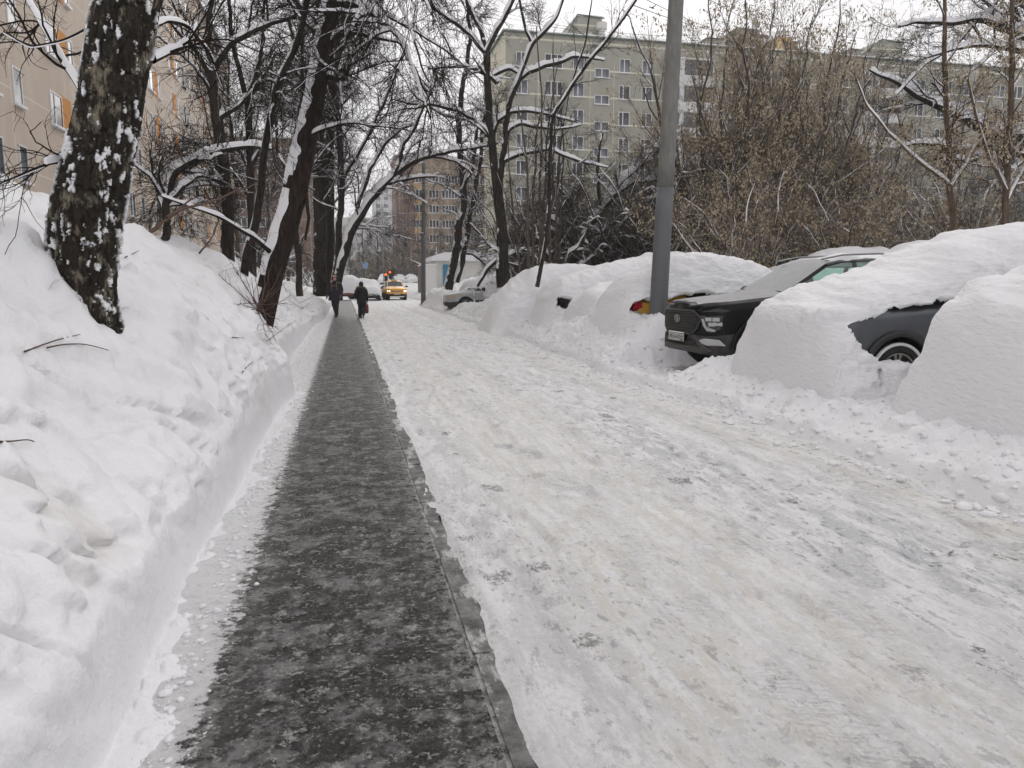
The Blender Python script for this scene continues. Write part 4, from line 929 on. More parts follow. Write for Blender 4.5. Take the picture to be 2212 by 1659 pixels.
tree('snow_laden_tree', 'low spreading tree with thick snow on its forked limbs', [
    S(30, (1242, 600, 30), (1244, 560, 26), (1248, 535, 24)), S(30, (1246, 545, 18), (1262, 510, 16), (1285, 475, 14), (1310, 445, 13), (1340, 405, 12), (1375, 365, 11), (1422, 325, 10), (1440, 300, 5)),
    S(30, (1246, 545, 16), (1240, 500, 13), (1238, 470, 11), (1228, 430, 8), (1205, 400, 6)), S(30, (1262, 515, 12), (1300, 500, 10), (1345, 470, 9), (1390, 440, 8), (1430, 420, 5)),
    S(30, (1244, 540, 12), (1225, 505, 9), (1205, 480, 8), (1180, 470, 6)), S(30, (1330, 420, 9), (1370, 395, 8), (1400, 390, 7), (1440, 385, 5)),
    S(30, (1300, 455, 8), (1296, 400, 7), (1290, 340, 6), (1300, 290, 4)), S(30, (1262, 520, 10), (1330, 520, 8), (1380, 500, 6), (1410, 505, 4))], 60,
    GEN(.8, 30, 420, 2200, 3400, -.01), 'bark', 'twig_far', 3.0, 40, 9, .06)
# long bare stem leaning across the sky
tree('leaning_tree', 'long bare stem leaning up across the olive block toward the sky', [S(17, (1160, 620, 10), (1180, 520, 9), (1188, 400, 8), (1192, 250, 8), (1240, 175, 8), (1290, 110, 8), (1335, 55, 7), (1378, -5, 6), (1420, -70, 4)), S(17, (1230, 190, 5), (1265, 90, 4), (1275, 20, 3), (1285, -40, 2))],
    61, [dict(n=26, L=1.6, K=8, ang=(25, 60), rk=.4, rmin=.006, rmax=.012, wig=.12, trop=0, f0=.2), dict(n=150, L=.6, K=6, rk=.5, rmin=.004, rmax=.006, f0=.1), dict(n=380, L=.3, K=4, rk=.6, rmin=.003, rmax=.005, f0=.1)], 'bark', 'twig', .5, 60, 8, .02)
# --- right hand side: slender maples with seeds and a big snowy limb
SD = lambda n=4500: [dict(n=24, L=2.2, K=10, ang=(30, 60), rk=.4, rmin=.010, rmax=.02, wig=.10, trop=.05, f0=.12, limb=True, sides=5, sk=.8), dict(n=260, L=1.0, K=7, ang=(25, 60), rk=.5, rmin=.005, rmax=.009, wig=.15, trop=.0, f0=.15, sk=0), dict(n=1300, L=.45, K=5, rk=.6, rmin=.003, rmax=.005, trop=-.04, f0=.15, sk=0)]
tree('maple_tree', 'slim tan maple with dry seed bunches, nearer the pole of the two', [S(17, (2065, 560, 15), (2060, 470, 14), (2052, 400, 12), (2048, 300, 11), (2043, 200, 10), (2040, 100, 9), (2040, 0, 7), (2042, -80, 5)), S(17, (2052, 400, 8), (1990, 350, 6), (1920, 290, 5), (1870, 230, 4), (1850, 170, 3)), S(17, (2053, 405, 7), (2090, 350, 5), (2120, 290, 4), (2135, 220, 3))],
    70, SD(), 'bark_tan', 'twig', 1.2, 50, 9, .02, 'slim maples with dry seeds', seeds=(1000, .055))
tree('maple_tree', 'slim tan maple with dry seed bunches, rightmost in the photo', [S(16, (2168, 560, 18), (2172, 480, 15), (2176, 400, 13), (2182, 300, 12), (2185, 200, 11), (2186, 100, 10), (2188, 0, 8), (2190, -80, 6)), S(16, (2173, 410, 8), (2140, 340, 6), (2110, 260, 5), (2090, 170, 4)), S(16, (2173, 440, 8), (2205, 380, 6), (2240, 320, 4))],
    71, SD(), 'bark_tan', 'twig', 1.2, 50, 9, .02, 'slim maples with dry seeds', seeds=(1000, .055))
tree('big_tree', 'big tree reaching in from the right with thick snow on its limbs', [
    S(24, (2420, 640, 60), (2400, 500, 55), (2370, 380, 50), (2350, 250, 45), (2340, 100, 40), (2330, -50, 34), (2320, -150, 25)),
    S(24, (2360, 330, 30), (2290, 310, 26), (2212, 298, 22), (2150, 288, 18), (2095, 268, 16), (2055, 240, 14), (2010, 222, 12), (1960, 195, 9), (1920, 172, 7), (1880, 150, 4)),
    S(24, (2150, 320, 12), (2110, 312, 11), (2075, 325, 9), (2030, 312, 8), (1980, 310, 7), (1940, 318, 4)), S(24, (2300, 330, 18), (2212, 335, 14), (2150, 322, 13), (2100, 345, 9), (2040, 350, 6)),
    S(24, (2212, 298, 12), (2120, 262, 9), (2060, 235, 8), (2040, 200, 7), (2015, 180, 4)),
    S(22, (2345, 140, 34), (2290, 100, 26), (2212, 82, 20), (2160, 60, 15), (2110, 42, 12), (2060, 52, 9), (2000, 48, 7), (1940, 55, 4)),
    S(22, (2300, 110, 20), (2212, 110, 14), (2170, 105, 11), (2120, 95, 8), (2060, 110, 6), (1990, 130, 4)), S(22, (2330, 60, 26), (2260, 30, 20), (2200, 0, 16), (2160, -30, 12), (2100, -70, 8)),
    S(22, (2212, 60, 12), (2195, 20, 9), (2185, -30, 6)), S(22, (2110, 45, 8), (2070, 90, 6), (2000, 140, 5), (1940, 200, 3))], 72,
    GEN(.95, 40, 560, 2800, 4200), 'bark', 'twig', 2.6, 56, 11, .04)
# boughs hanging into the top of the picture from a tree behind the bank
tree('overhanging_tree', 'tree beyond the bank with long drooping twigs over the street', [
    S(15, (520, 640, 18), (560, 400, 15, 14), (600, 200, 13, 13), (650, 40, 12, 12.5), (700, -120, 11, 12), (760, -260, 9, 11.5)),
    S(12, (690, -100, 10), (760, -90, 9, 11.5), (820, -50, 8, 11), (860, 10, 6, 10.5), (900, 90, 5, 10), (930, 180, 3, 9.8)),
    S(12, (700, -130, 10), (800, -140, 8, 11), (880, -90, 6, 10), (930, 0, 5, 9.5), (970, 110, 3, 9.2)), S(12, (640, 30, 8), (600, -40, 6), (540, -60, 5), (480, 0, 4), (440, 80, 3))], 73,
    [dict(n=34, L=2.4, K=14, ang=(30, 70), rk=.45, rmin=.008, rmax=.016, wig=.10, trop=-.10, f0=.3, limb=True, sides=5), dict(n=420, L=1.4, K=10, ang=(20, 50), rk=.5, rmin=.0045, rmax=.008, wig=.10, trop=-.09, f0=.1, sk=0),
     dict(n=1800, L=.6, K=6, ang=(20, 50), rk=.6, rmin=.003, rmax=.005, wig=.15, trop=-.05, f0=.1, sk=0)], 'bark', 'twig', .9, 50, 9, .05)
# ------------------------------------------------------------------ thickets: a few kinds, then copies
def fan(n, h, spread, r, rn, bow=.35):
    out = []
    for i in range(n):
        a = 2*math.pi*i/n+rn.rand()*.8; q = spread*(.35+.75*rn.rand()); hh = h*(.7+.4*rn.rand()); p = []
        for k in range(6):
            f = k/5; d = q*(f**(1+bow)); p.append((.12*math.cos(a)+d*math.cos(a+.3*f)+.1*rn.randn()*f, .12*math.sin(a)+d*math.sin(a+.3*f)+.1*rn.randn()*f, hh*f*(1-.12*f), r*(.75+.4*rn.rand())*(1-.82*f)))
        out.append(p)
    return out
def proto(kind):
    rn = np.random.RandomState({'A': 1, 'B': 2, 'C': 3, 'D': 4, 'E': 5, 'F': 6}[kind]+300)
    if kind == 'A':   # dark tangled multi-stemmed shrub tree
        return tree('bare_tree', 'x', fan(7, 6.5, 3.0, .075, rn), 401, [dict(n=60, L=2.4, K=9, ang=(30, 75), rk=.5, rmin=.014, rmax=.03, wig=.2, trop=-.01, f0=.2, limb=True, sides=4, sk=1.2), dict(n=700, L=1.5, K=7, ang=(30, 70), rk=.5, rmin=.008, rmax=.013, wig=.22, trop=-.02, f0=.1, sk=.5), dict(n=3800, L=.8, K=5, ang=(30, 70), rk=.6, rmin=.0055, rmax=.008, wig=.25, trop=0, f0=.1, sk=0)], 'bark_far', 'twig_far', 1.5, 26, 6, .12, gap=.12)
    if kind == 'B':   # upright maple thick with tan seeds
        return tree('maple_tree', 'x', fan(8, 9.5, 2.6, .085, rn, .2), 402, [dict(n=80, L=3.0, K=9, ang=(20, 45), rk=.5, rmin=.012, rmax=.03, wig=.08, trop=.07, f0=.2, limb=True, sides=4), dict(n=800, L=1.6, K=7, ang=(20, 50), rk=.5, rmin=.007, rmax=.012, wig=.12, trop=.04, f0=.15, sk=0), dict(n=2600, L=.7, K=5, ang=(25, 60), rk=.6, rmin=.004, rmax=.006, wig=.2, trop=0, f0=.1, sk=0)], 'bark_far', 'twig_brown', .9, 26, 6, .10, seeds=(1500, .085), gap=.2)
    if kind == 'C':   # taller single trunk
        st = [[(0, 0, 0, .17), (.1, .05, 3, .14), (-.05, .1, 7, .11), (.15, 0, 11, .07), (.1, .1, 15, .03)], [(0, .1, 5, .08), (1.0, .3, 8, .06), (1.7, .5, 12, .03)], [(0, .05, 6.5, .07), (-1.2, .2, 9, .05), (-1.9, -.3, 12.5, .025)]]
        return tree('bare_tree', 'x', st, 403, [dict(n=50, L=3.2, K=9, ang=(30, 60), rk=.4, rmin=.018, rmax=.04, wig=.14, trop=.03, f0=.25, limb=True, sides=4, sk=1.2), dict(n=600, L=1.8, K=7, rk=.5, rmin=.010, rmax=.016, wig=.16, trop=0, f0=.1, sk=.6), dict(n=3200, L=1.0, K=5, rk=.6, rmin=.0065, rmax=.010, wig=.2, f0=.1, sk=0)], 'bark_far', 'twig_far', 1.3, 30, 7, .08)
    if kind == 'D':   # tan seeded bush, lower and broad
        return tree('maple_tree', 'x', fan(9, 5.5, 2.8, .05, rn, .5), 404, [dict(n=70, L=2.0, K=8, ang=(30, 60), rk=.5, rmin=.010, rmax=.02, wig=.15, trop=.01, f0=.15, limb=True, sides=4), dict(n=700, L=1.2, K=6, rk=.5, rmin=.006, rmax=.010, wig=.18, trop=-.02, f0=.1, sk=.3), dict(n=2600, L=.6, K=5, rk=.6, rmin=.005, rmax=.006, wig=.2, f0=.1, sk=0)], 'bark_far', 'twig_brown', 1.3, 24, 6, .10, seeds=(900, .08), gap=.2)
    if kind == 'E':   # snow laden crooked small tree
        return tree('bare_tree', 'x', fan(5, 5.0, 3.2, .10, rn, .9), 405, [dict(n=40, L=2.2, K=9, ang=(35, 80), rk=.5, rmin=.016, rmax=.04, wig=.2, trop=-.01, f0=.2, limb=True, sides=5, sk=1.3), dict(n=420, L=1.2, K=7, rk=.5, rmin=.008, rmax=.014, wig=.2, trop=-.02, f0=.1, sk=.9), dict(n=2200, L=.6, K=5, rk=.6, rmin=.0055, rmax=.008, wig=.22, f0=.1, sk=0)], 'bark_far', 'twig_far', 2.6, 28, 7, .15)
PLACE = []
rp = np.random.RandomState(77)
def scatter(kind, n, u, D, sc, label, group):
    for i in range(n):
        uu = u[0]+(u[1]-u[0])*((i+.5)/n+.7*(rp.rand()-.5)/n); d = D[0]+(D[1]-D[0])*rp.rand(); x, y, z = W(uu, 600, d)
        PLACE.append((kind, x, y, .25, sc[0]+(sc[1]-sc[0])*rp.rand(), rp.rand()*6.28, label, group))
scatter('A', 12, (1105, 1500), (27, 40), (.85, 1.15), 'dark tangled bare tree of the thicket left of the concrete pole', 'tangled trees left of the pole')
scatter('A', 6, (1480, 2250), (33, 44), (.8, 1.1), 'dark tangled bare tree among the seed bearing maples', 'tangled trees among the maples')
scatter('B', 9, (1510, 1850), (29, 36), (1.15, 1.38), 'upright bare maple thick with tan seeds right of the pole', 'seed bearing maples right of the pole')
scatter('B', 4, (1290, 1470), (36, 42), (.62, .75), 'smaller reddish brown maple behind the snow laden limbs', 'smaller maples left of the pole')
scatter('D', 8, (1500, 2260), (21, 28), (.75, 1.05), 'broad low maple bush with dry seeds behind the fence', 'low seed bearing maples behind the cars')
scatter('E', 9, (1100, 2230), (24, 34), (.75, 1.0), 'crooked low tree with snow lying on its boughs behind the cars', 'crooked snowy trees behind the cars')
scatter('C', 6, (1880, 2300), (38, 52), (.6, .75), 'tall bare tree at the right hand end of the thicket', 'tall bare trees at the right')
scatter('A', 16, (750, 1100), (113, 140), (1.0, 1.35), 'bare tree closing the far end of the street', 'bare trees closing the street')
scatter('E', 8, (945, 1080), (76, 110), (.9, 1.2), 'crooked snowy small tree at the far end of the street', 'crooked snowy trees at the street end')
scatter('C', 12, (750, 1110), (113, 140), (.7, 1.0), 'taller bare tree before the brown and tan block', 'taller trees before the brown block')
scatter('D', 5, (790, 1000), (112, 125), (1.2, 1.6), 'brownish bush tree behind the far parked cars', 'brownish trees behind the far cars')
def left(kind, spots, sc, label, group):
    for x, y in spots: PLACE.append((kind, x, y, float(bank_z(np.array(max(x, -9.)), np.array(y)))-.9, sc*(.9+.25*rp.rand()), rp.rand()*6.28, label, group))
left('C', [(-6.2, 48), (-5.2, 58), (-4.8, 68), (-6, 78)], .9, 'tall bare tree in the strip before the beige block', 'tall trees before the beige block')
left('A', [(-5.2, 52), (-5.5, 66)], .8, 'tangled bare shrub tree in the strip before the beige block', 'shrub trees before the beige block')
left('E', [(-7.4, 30), (-4.6, 43), (-2.8, 60), (-2, 70)], .75, 'crooked snowy small tree at the back of the snow bank', 'crooked snowy trees on the bank')
PR = {}
seen = {}
for kind, x, y, z, s, rz, label, group in PLACE:
    if kind not in PR: o = PR[kind] = proto(kind)
    else: o = copy_tree(PR[kind])
    o.location = (x, y, z); o.scale = (s*(1 if rp.rand() < .5 else 1), s, s*(.92+.16*rp.rand())); o.rotation_euler = (0, 0, rz); o['label'] = label; o['group'] = group; o['category'] = 'tree'
# ------------------------------------------------------------------ cars
# car frame: nose at x = 0 pointing to +x (body runs to x = -L), left side = +y, ground z = 0
SUV = dict(L=4.3, W=.895, wb=(-.83, -3.44), wr=.335, fr=.34, rr=.30,
    # d, half width, z0, shoulder z, belt z, belt half width, top half width, top z
    T=[(.0, .30, .42, .70, .86, .28, .20, .90), (.03, .52, .30, .72, .90, .50, .36, .945), (.10, .68, .24, .76, .925, .66, .52, .975), (.22, .80, .22, .82, .945, .775, .64, 1.0),
       (.40, .872, .22, .86, .965, .84, .70, 1.02), (.83, .895, .22, .92, 1.0, .855, .72, 1.065), (1.20, .895, .22, .94, 1.03, .85, .70, 1.10), (1.30, .895, .22, .94, 1.04, .845, .68, 1.125),
       (2.02, .89, .22, .945, 1.06, .83, .58, 1.545), (2.25, .89, .22, .95, 1.06, .83, .575, 1.60), (2.8, .89, .22, .95, 1.06, .83, .575, 1.625), (3.6, .89, .22, .96, 1.07, .82, .56, 1.595), (3.95, .885, .24, .97, 1.08, .80, .54, 1.54),
       (4.12, .86, .26, .97, 1.07, .76, .52, 1.30), (4.22, .82, .28, .93, 1.04, .70, .5, 1.10), (4.30, .72, .36, .80, .95, .62, .42, .99)],
    ws=(1.28, 2.04), sg=((1.62, 2.42), (2.50, 3.22), (3.30, 3.85)), rg=(3.95, 4.22))
SEDAN = dict(L=4.6, W=.88, wb=(-.90, -3.60), wr=.315, fr=.40, rr=.34,
    T=[(.0, .30, .40, .55, .66, .28, .20, .70), (.04, .52, .24, .58, .70, .50, .36, .735), (.12, .68, .20, .62, .745, .66, .52, .775), (.26, .80, .18, .66, .78, .775, .64, .82),
       (.50, .865, .18, .72, .83, .83, .70, .875), (.95, .88, .18, .80, .88, .84, .72, .94), (1.25, .88, .18, .83, .91, .84, .70, .975), (1.36, .88, .18, .84, .92, .83, .68, .99),
       (2.15, .88, .18, .85, .94, .81, .56, 1.38), (2.40, .88, .18, .86, .94, .81, .55, 1.42), (2.9, .88, .18, .87, .95, .81, .55, 1.43), (3.4, .88, .18, .88, .96, .80, .54, 1.38), (4.02, .87, .20, .89, .97, .78, .58, 1.09),
       (4.3, .85, .22, .88, .98, .76, .60, 1.06), (4.5, .80, .26, .85, .96, .70, .56, 1.03), (4.60, .70, .34, .72, .90, .60, .42, .94)],
    ws=(1.34, 2.17), sg=((1.70, 2.55), (2.62, 3.45)), rg=(3.42, 4.04))
def front_x(c, y):
    T = c['T'][:6]; y = abs(y); hw = [t[1] for t in T]; d = [t[0] for t in T]
    return -float(np.interp(y, [0]+hw, [0]+d))
def rear_x(c, y):
    T = c['T'][-4:][::-1]; y = abs(y); hw = [t[1] for t in T]; d = [t[0] for t in T]
    return -float(np.interp(y, [0]+hw, [c['L']]+d))
def make_car(cfg, loc, rz, paint, label, group=None, detail=2, glass='carglass', ws='carglass', open_glass=False, lamps='lamp_dark', hood=None, cat_='car', lit=False, noshell=False):
    c = cfg; root = empty('car' if cat_ == 'car' else cat_.replace(' ', '_'), loc, rz, label, cat_, group)
    T = np.array(c['T']); ds = []
    for a, b in zip(T[:-1, 0], T[1:, 0]):
        n = max(1, int((b-a)/.075)) if detail > 1 else max(1, int((b-a)/.3)); ds += list(a+(b-a)*np.arange(n)/n)
    for v in [c['ws'][0], c['ws'][1], c['rg'][0], c['rg'][1]]+[q for s_ in c['sg'] for q in s_]: ds.append(v)
    ds.append(c['L']); ds = np.array(sorted(set(np.round(ds, 4)))); keep = [0]
    for i in range(1, len(ds)):
        if ds[i]-ds[keep[-1]] > .012: keep.append(i)
    ds = ds[keep]; tb = np.stack([np.interp(ds, T[:, 0], T[:, k]) for k in range(8)], 1)
    # soften the table along the length
    for _ in range(1):
        for k in (1, 3, 4): tb[1:-1, k] = .25*tb[:-2, k]+.5*tb[1:-1, k]+.25*tb[2:, k]
    rings = []
    for d, hw, z0, zs, zb, bw, tw_, zt in tb:
        mid = .5*(z0+zs); crease = zs-.10
        half = [(0, z0), (hw*.55, z0), (hw-.07, z0+.0), (hw-.012, z0+.09), (hw+.0, mid), (hw-.014, crease), (hw, zs), (hw-.02, zs+.6*(zb-zs)), (bw, zb),
                (bw+(tw_-bw)*.5, zb+(zt-zb)*.52), (tw_+.03, zt-.055*min(1, (zt-zb)/.3)), (tw_-.03, zt-.012), (tw_*.6, zt+.012), (0, zt+.022)]
        ring = [(-d, y, z) for y, z in half]+[(-d, -y, z) for y, z in half[-2:0:-1]]; rings.append(ring)
    n = len(rings[0]); nh = 14; V = [p for r in rings for p in r]; F = []; mi = []
    for i in range(len(rings)-1):
        dm = .5*(ds[i]+ds[i+1])
        for j in range(n):
            F.append((i*n+j, (i+1)*n+j, (i+1)*n+(j+1) % n, i*n+(j+1) % n)); jj = min(j, n-1-j); m = 0
            if j < nh-1: jj = j
            else: jj = n-1-j
            up = jj >= 8
            if up and jj <= 9 and any(a < dm < b for a, b in c['sg']): m = 2
            elif up and c['ws'][0] < dm < c['sg'][-1][1]+.05 and jj <= 9: m = 3
            elif jj >= 11 and c['ws'][0] < dm < c['ws'][1]: m = 1
            elif jj >= 10 and jj < 11 and c['ws'][0] < dm < c['ws'][1]: m = 0
            elif jj >= 11 and c['rg'][0] < dm < c['rg'][1]: m = 4
            elif hood and jj >= 11 and .12 < dm < c['ws'][0]-.02: m = 5
            elif hood and jj >= 11 and c['ws'][1] < dm < c['rg'][0]: m = 5
            elif jj in (2, 3) or jj < 2: m = 3
            F_m = m; mi.append(F_m)
    F += [tuple(range(n)), tuple(reversed(range((len(rings)-1)*n, len(rings)*n)))]; mi += [0, 0]
    me = bpy.data.meshes.new('body'); me.from_pydata(V, [], F); me.polygons.foreach_set('material_index', mi)
    mats = [paint, ws, glass, 'trim', glass, hood or paint]
    for m in mats: me.materials.append(M[m])
    body = bpy.data.objects.new('body', me); C.objects.link(body)
    # wheel arches cut out of the sides
    if detail > 1:
        cu = MB()
        for x in c['wb']:
            for sy in (-1, 1): cu.bar((x, sy*.62, c['wr']), (x, sy*1.2, c['wr']), c['wr']+.055, 40, 3)
        co_ = cu.build('cutter', mats); mod = body.modifiers.new('b', 'BOOLEAN'); mod.operation = 'DIFFERENCE'; mod.object = co_; mod.solver = 'EXACT'
        dg = bpy.context.evaluated_depsgraph_get(); ev = body.evaluated_get(dg); m2 = bpy.data.meshes.new_from_object(ev); body.modifiers.clear(); body.data = m2; bpy.data.objects.remove(co_)
        me = m2
    else:
        for x in c['wb']:
            for sy in (-1, 1):
                a = MB(); a.bar((x, sy*(c['W']-.12), c['wr']), (x, sy*(c['W']+.004), c['wr']), c['wr']+.05, 18); a.build('wheel_arch', 'black', root)
    # split the glass off as parts of its own
    bm = bmesh.new(); bm.from_mesh(me)
    for idx, nm in ((1, 'windscreen'), (2, 'side_window'), (4, 'rear_window')):
        fs = [f for f in bm.faces if f.material_index == idx]
        if not fs: continue
        vm = {}; vs = []; ff = []
        for f in fs:
            t_ = []
            for v in f.verts:
                if v not in vm: vm[v] = len(vs); vs.append(v.co.copy())
                t_.append(vm[v])
            ff.append(tuple(t_))
        sides = [ff] if nm != 'side_window' else [[f for f in ff if vs[f[0]].y > 0], [f for f in ff if vs[f[0]].y <= 0]]
        for q in sides:
            if not q: continue
            us = sorted({i for f in q for i in f}); rm = {u_: k_ for k_, u_ in enumerate(us)}
            if nm == 'side_window':
                for s_ in c['sg']:
                    qq = [f for f in q if s_[0]-.02 < -sum(vs[i].x for i in f)/len(f) < s_[1]+.02]
                    if not qq: continue
                    u2 = sorted({i for f in qq for i in f}); r2 = {u_: k_ for k_, u_ in enumerate(u2)}
                    raw(nm, [vs[i] for i in u2], [tuple(r2[i] for i in f) for f in qq], mats[idx], root, True)
            else: raw(nm, [vs[i] for i in us], [tuple(rm[i] for i in f) for f in q], mats[idx], root, True)
        bmesh.ops.delete(bm, geom=fs, context='FACES')
    bm.to_mesh(me); bm.free(); me.polygons.foreach_set('use_smooth', np.ones(len(me.polygons), bool))
    try: me.set_sharp_from_angle(angle=R(32))
    except Exception: pass
    body.parent = root; body.name = 'body'
    # wheels
    def wheel(x, sy):
        t = MB(); w_ = .205; r = c['wr']; y1 = sy*(c['W']-.012); y0 = y1-sy*w_; n_ = 40 if detail > 1 else 16; prof = [(r*.64, y1-sy*.02), (r*.72, y1), (r*.93, y1-sy*.008), (r, y1-sy*.03), (r, y0+sy*.03), (r*.9, y0)]
        for a_, b_ in zip(prof[:-1], prof[1:]):
            V_ = []; 
            for rr_, yy in (a_, b_):
                for q in range(n_): V_.append((x+rr_*math.cos(2*math.pi*q/n_), yy, r+rr_*math.sin(2*math.pi*q/n_)))
            t.add(V_, [(q, (q+1) % n_, n_+(q+1) % n_, n_+q) for q in range(n_)])
        wh = empty('wheel'); wh.parent = root; t.build('tyre', 'rubber', wh, True)
        if detail > 1:
            tt = MB()
            for q in range(56):
                a_ = 2*math.pi*q/56; tt.box((x+r*1.004*math.cos(a_), y1-sy*.055, r+r*1.004*math.sin(a_)), (.014, .055, .020), rot=Matrix.Rotation(-a_, 3, 'Y'))
            tt.build('tread', 'rubber', wh)
        rm_ = MB(); rm_.bar((x, y1-sy*.05, r), (x, y1-sy*.075, r), r*.655, n_, 1); ro = r*.655
        if detail > 1:
            V_ = []
            for rr_, yy in ((ro, y1-sy*.012), (ro*.93, y1-sy*.014), (ro*.90, y1-sy*.05)):
                for q in range(n_): V_.append((x+rr_*math.cos(2*math.pi*q/n_), yy, r+rr_*math.sin(2*math.pi*q/n_)))
            rm_.add(V_, [(k_*n_+q, k_*n_+(q+1) % n_, (k_+1)*n_+(q+1) % n_, (k_+1)*n_+q) for k_ in range(2) for q in range(n_)])
        for q in range(5):
            a_ = 2*math.pi*q/5+.3
            for da, ww in ((-.16, .030), (.16, .030)):
                P_ = [(ro*.2*math.cos(a_), ro*.2*math.sin(a_)), (ro*.93*math.cos(a_+da-.07), ro*.93*math.sin(a_+da-.07)), (ro*.93*math.cos(a_+da+.09), ro*.93*math.sin(a_+da+.09))]
                rm_.prism(P_, y1-sy*.045, y1-sy*.02, 0, lambda X_, Y_, Z_: (x+X_, Z_, r+Y_))
        rm_.bar((x, y1-sy*.05, r), (x, y1-sy*.015, r), r*.17, 14, 0); rm_.build('rim', ['rim', 'black'], wh)
        return wh
    for x in c['wb']:
        for sy in (1, -1): wheel(x, sy)
    if detail > 1:
        for x in c['wb']:
            for sy in (1, -1):   # dark wheel well
                a = MB(); a.bar((x, sy*.60, c['wr']), (x, sy*.63, c['wr']), c['wr']+.06, 24); a.build('wheel_well', 'black', root)
    # mirrors
    xm = -(c['ws'][0]+.38); zb = T[8, 4]
    for sy in (1, -1):
        m_ = MB(); P_ = []
        for k_, (dx, w2, h2) in enumerate(((.09, .05, .04), (.05, .095, .075), (-.03, .11, .085), (-.06, .10, .075))):
            P_.append([(xm+dx, sy*(.83+.04+.13+w2*math.cos(q*math.pi/4)), zb+.07+h2*math.sin(q*math.pi/4)) for q in range(8)])
        m_.loft(P_); m_.bar((xm, sy*.80, zb+.0), (xm, sy*.93, zb+.05), .028, 6); m_.build('mirror', 'black', root, True)
    return root
def panel(c, pts, front, mat, name, parent, out=.010, thick=.03, sub=6, smooth=False):
    """flat outline (y,z) wrapped on the nose or tail of the car"""
    fx_ = front_x if front else rear_x; sg_ = 1 if front else -1; mb = MB(); n = len(pts)
    cx_ = sum(p[0] for p in pts)/n; cz_ = sum(p[1] for p in pts)/n
    # rings shrinking to the middle so that the panel follows the curve
    V = []; K = sub
    for k_ in range(K+1):
        f = 1-k_/K
        for y, z in pts:
            yy = cx_+(y-cx_)*f; zz = cz_+(z-cz_)*f; V.append((fx_(c, yy)+sg_*out, yy, zz))
    b = len(V)
    for y, z in pts: V.append((fx_(c, y)+sg_*(out-thick), y, z))
    F = [(k_*n+i, k_*n+(i+1) % n, (k_+1)*n+(i+1) % n, (k_+1)*n+i) for k_ in range(K) for i in range(n)]+[(b+i, b+(i+1) % n, (i+1) % n, i) for i in range(n)]
    return raw(name, V, F, mat, parent, smooth)
def text_mesh(s, size, name, mat, parent, fn, ext=.002, font_sc=1.):
    cu = bpy.data.curves.new('t', 'FONT'); cu.body = s; cu.size = size; cu.align_x = 'CENTER'; cu.align_y = 'CENTER'; cu.extrude = ext; cu.resolution_u = 2
    o = bpy.data.objects.new('t', cu); C.objects.link(o); dg = bpy.context.evaluated_depsgraph_get(); me = bpy.data.meshes.new_from_object(o.evaluated_get(dg)); bpy.data.objects.remove(o)
    V = [fn(v.co.x*font_sc, v.co.y, v.co.z) for v in me.vertices]; F = [tuple(p.vertices) for p in me.polygons]; return raw(name, V, F, mat, parent)
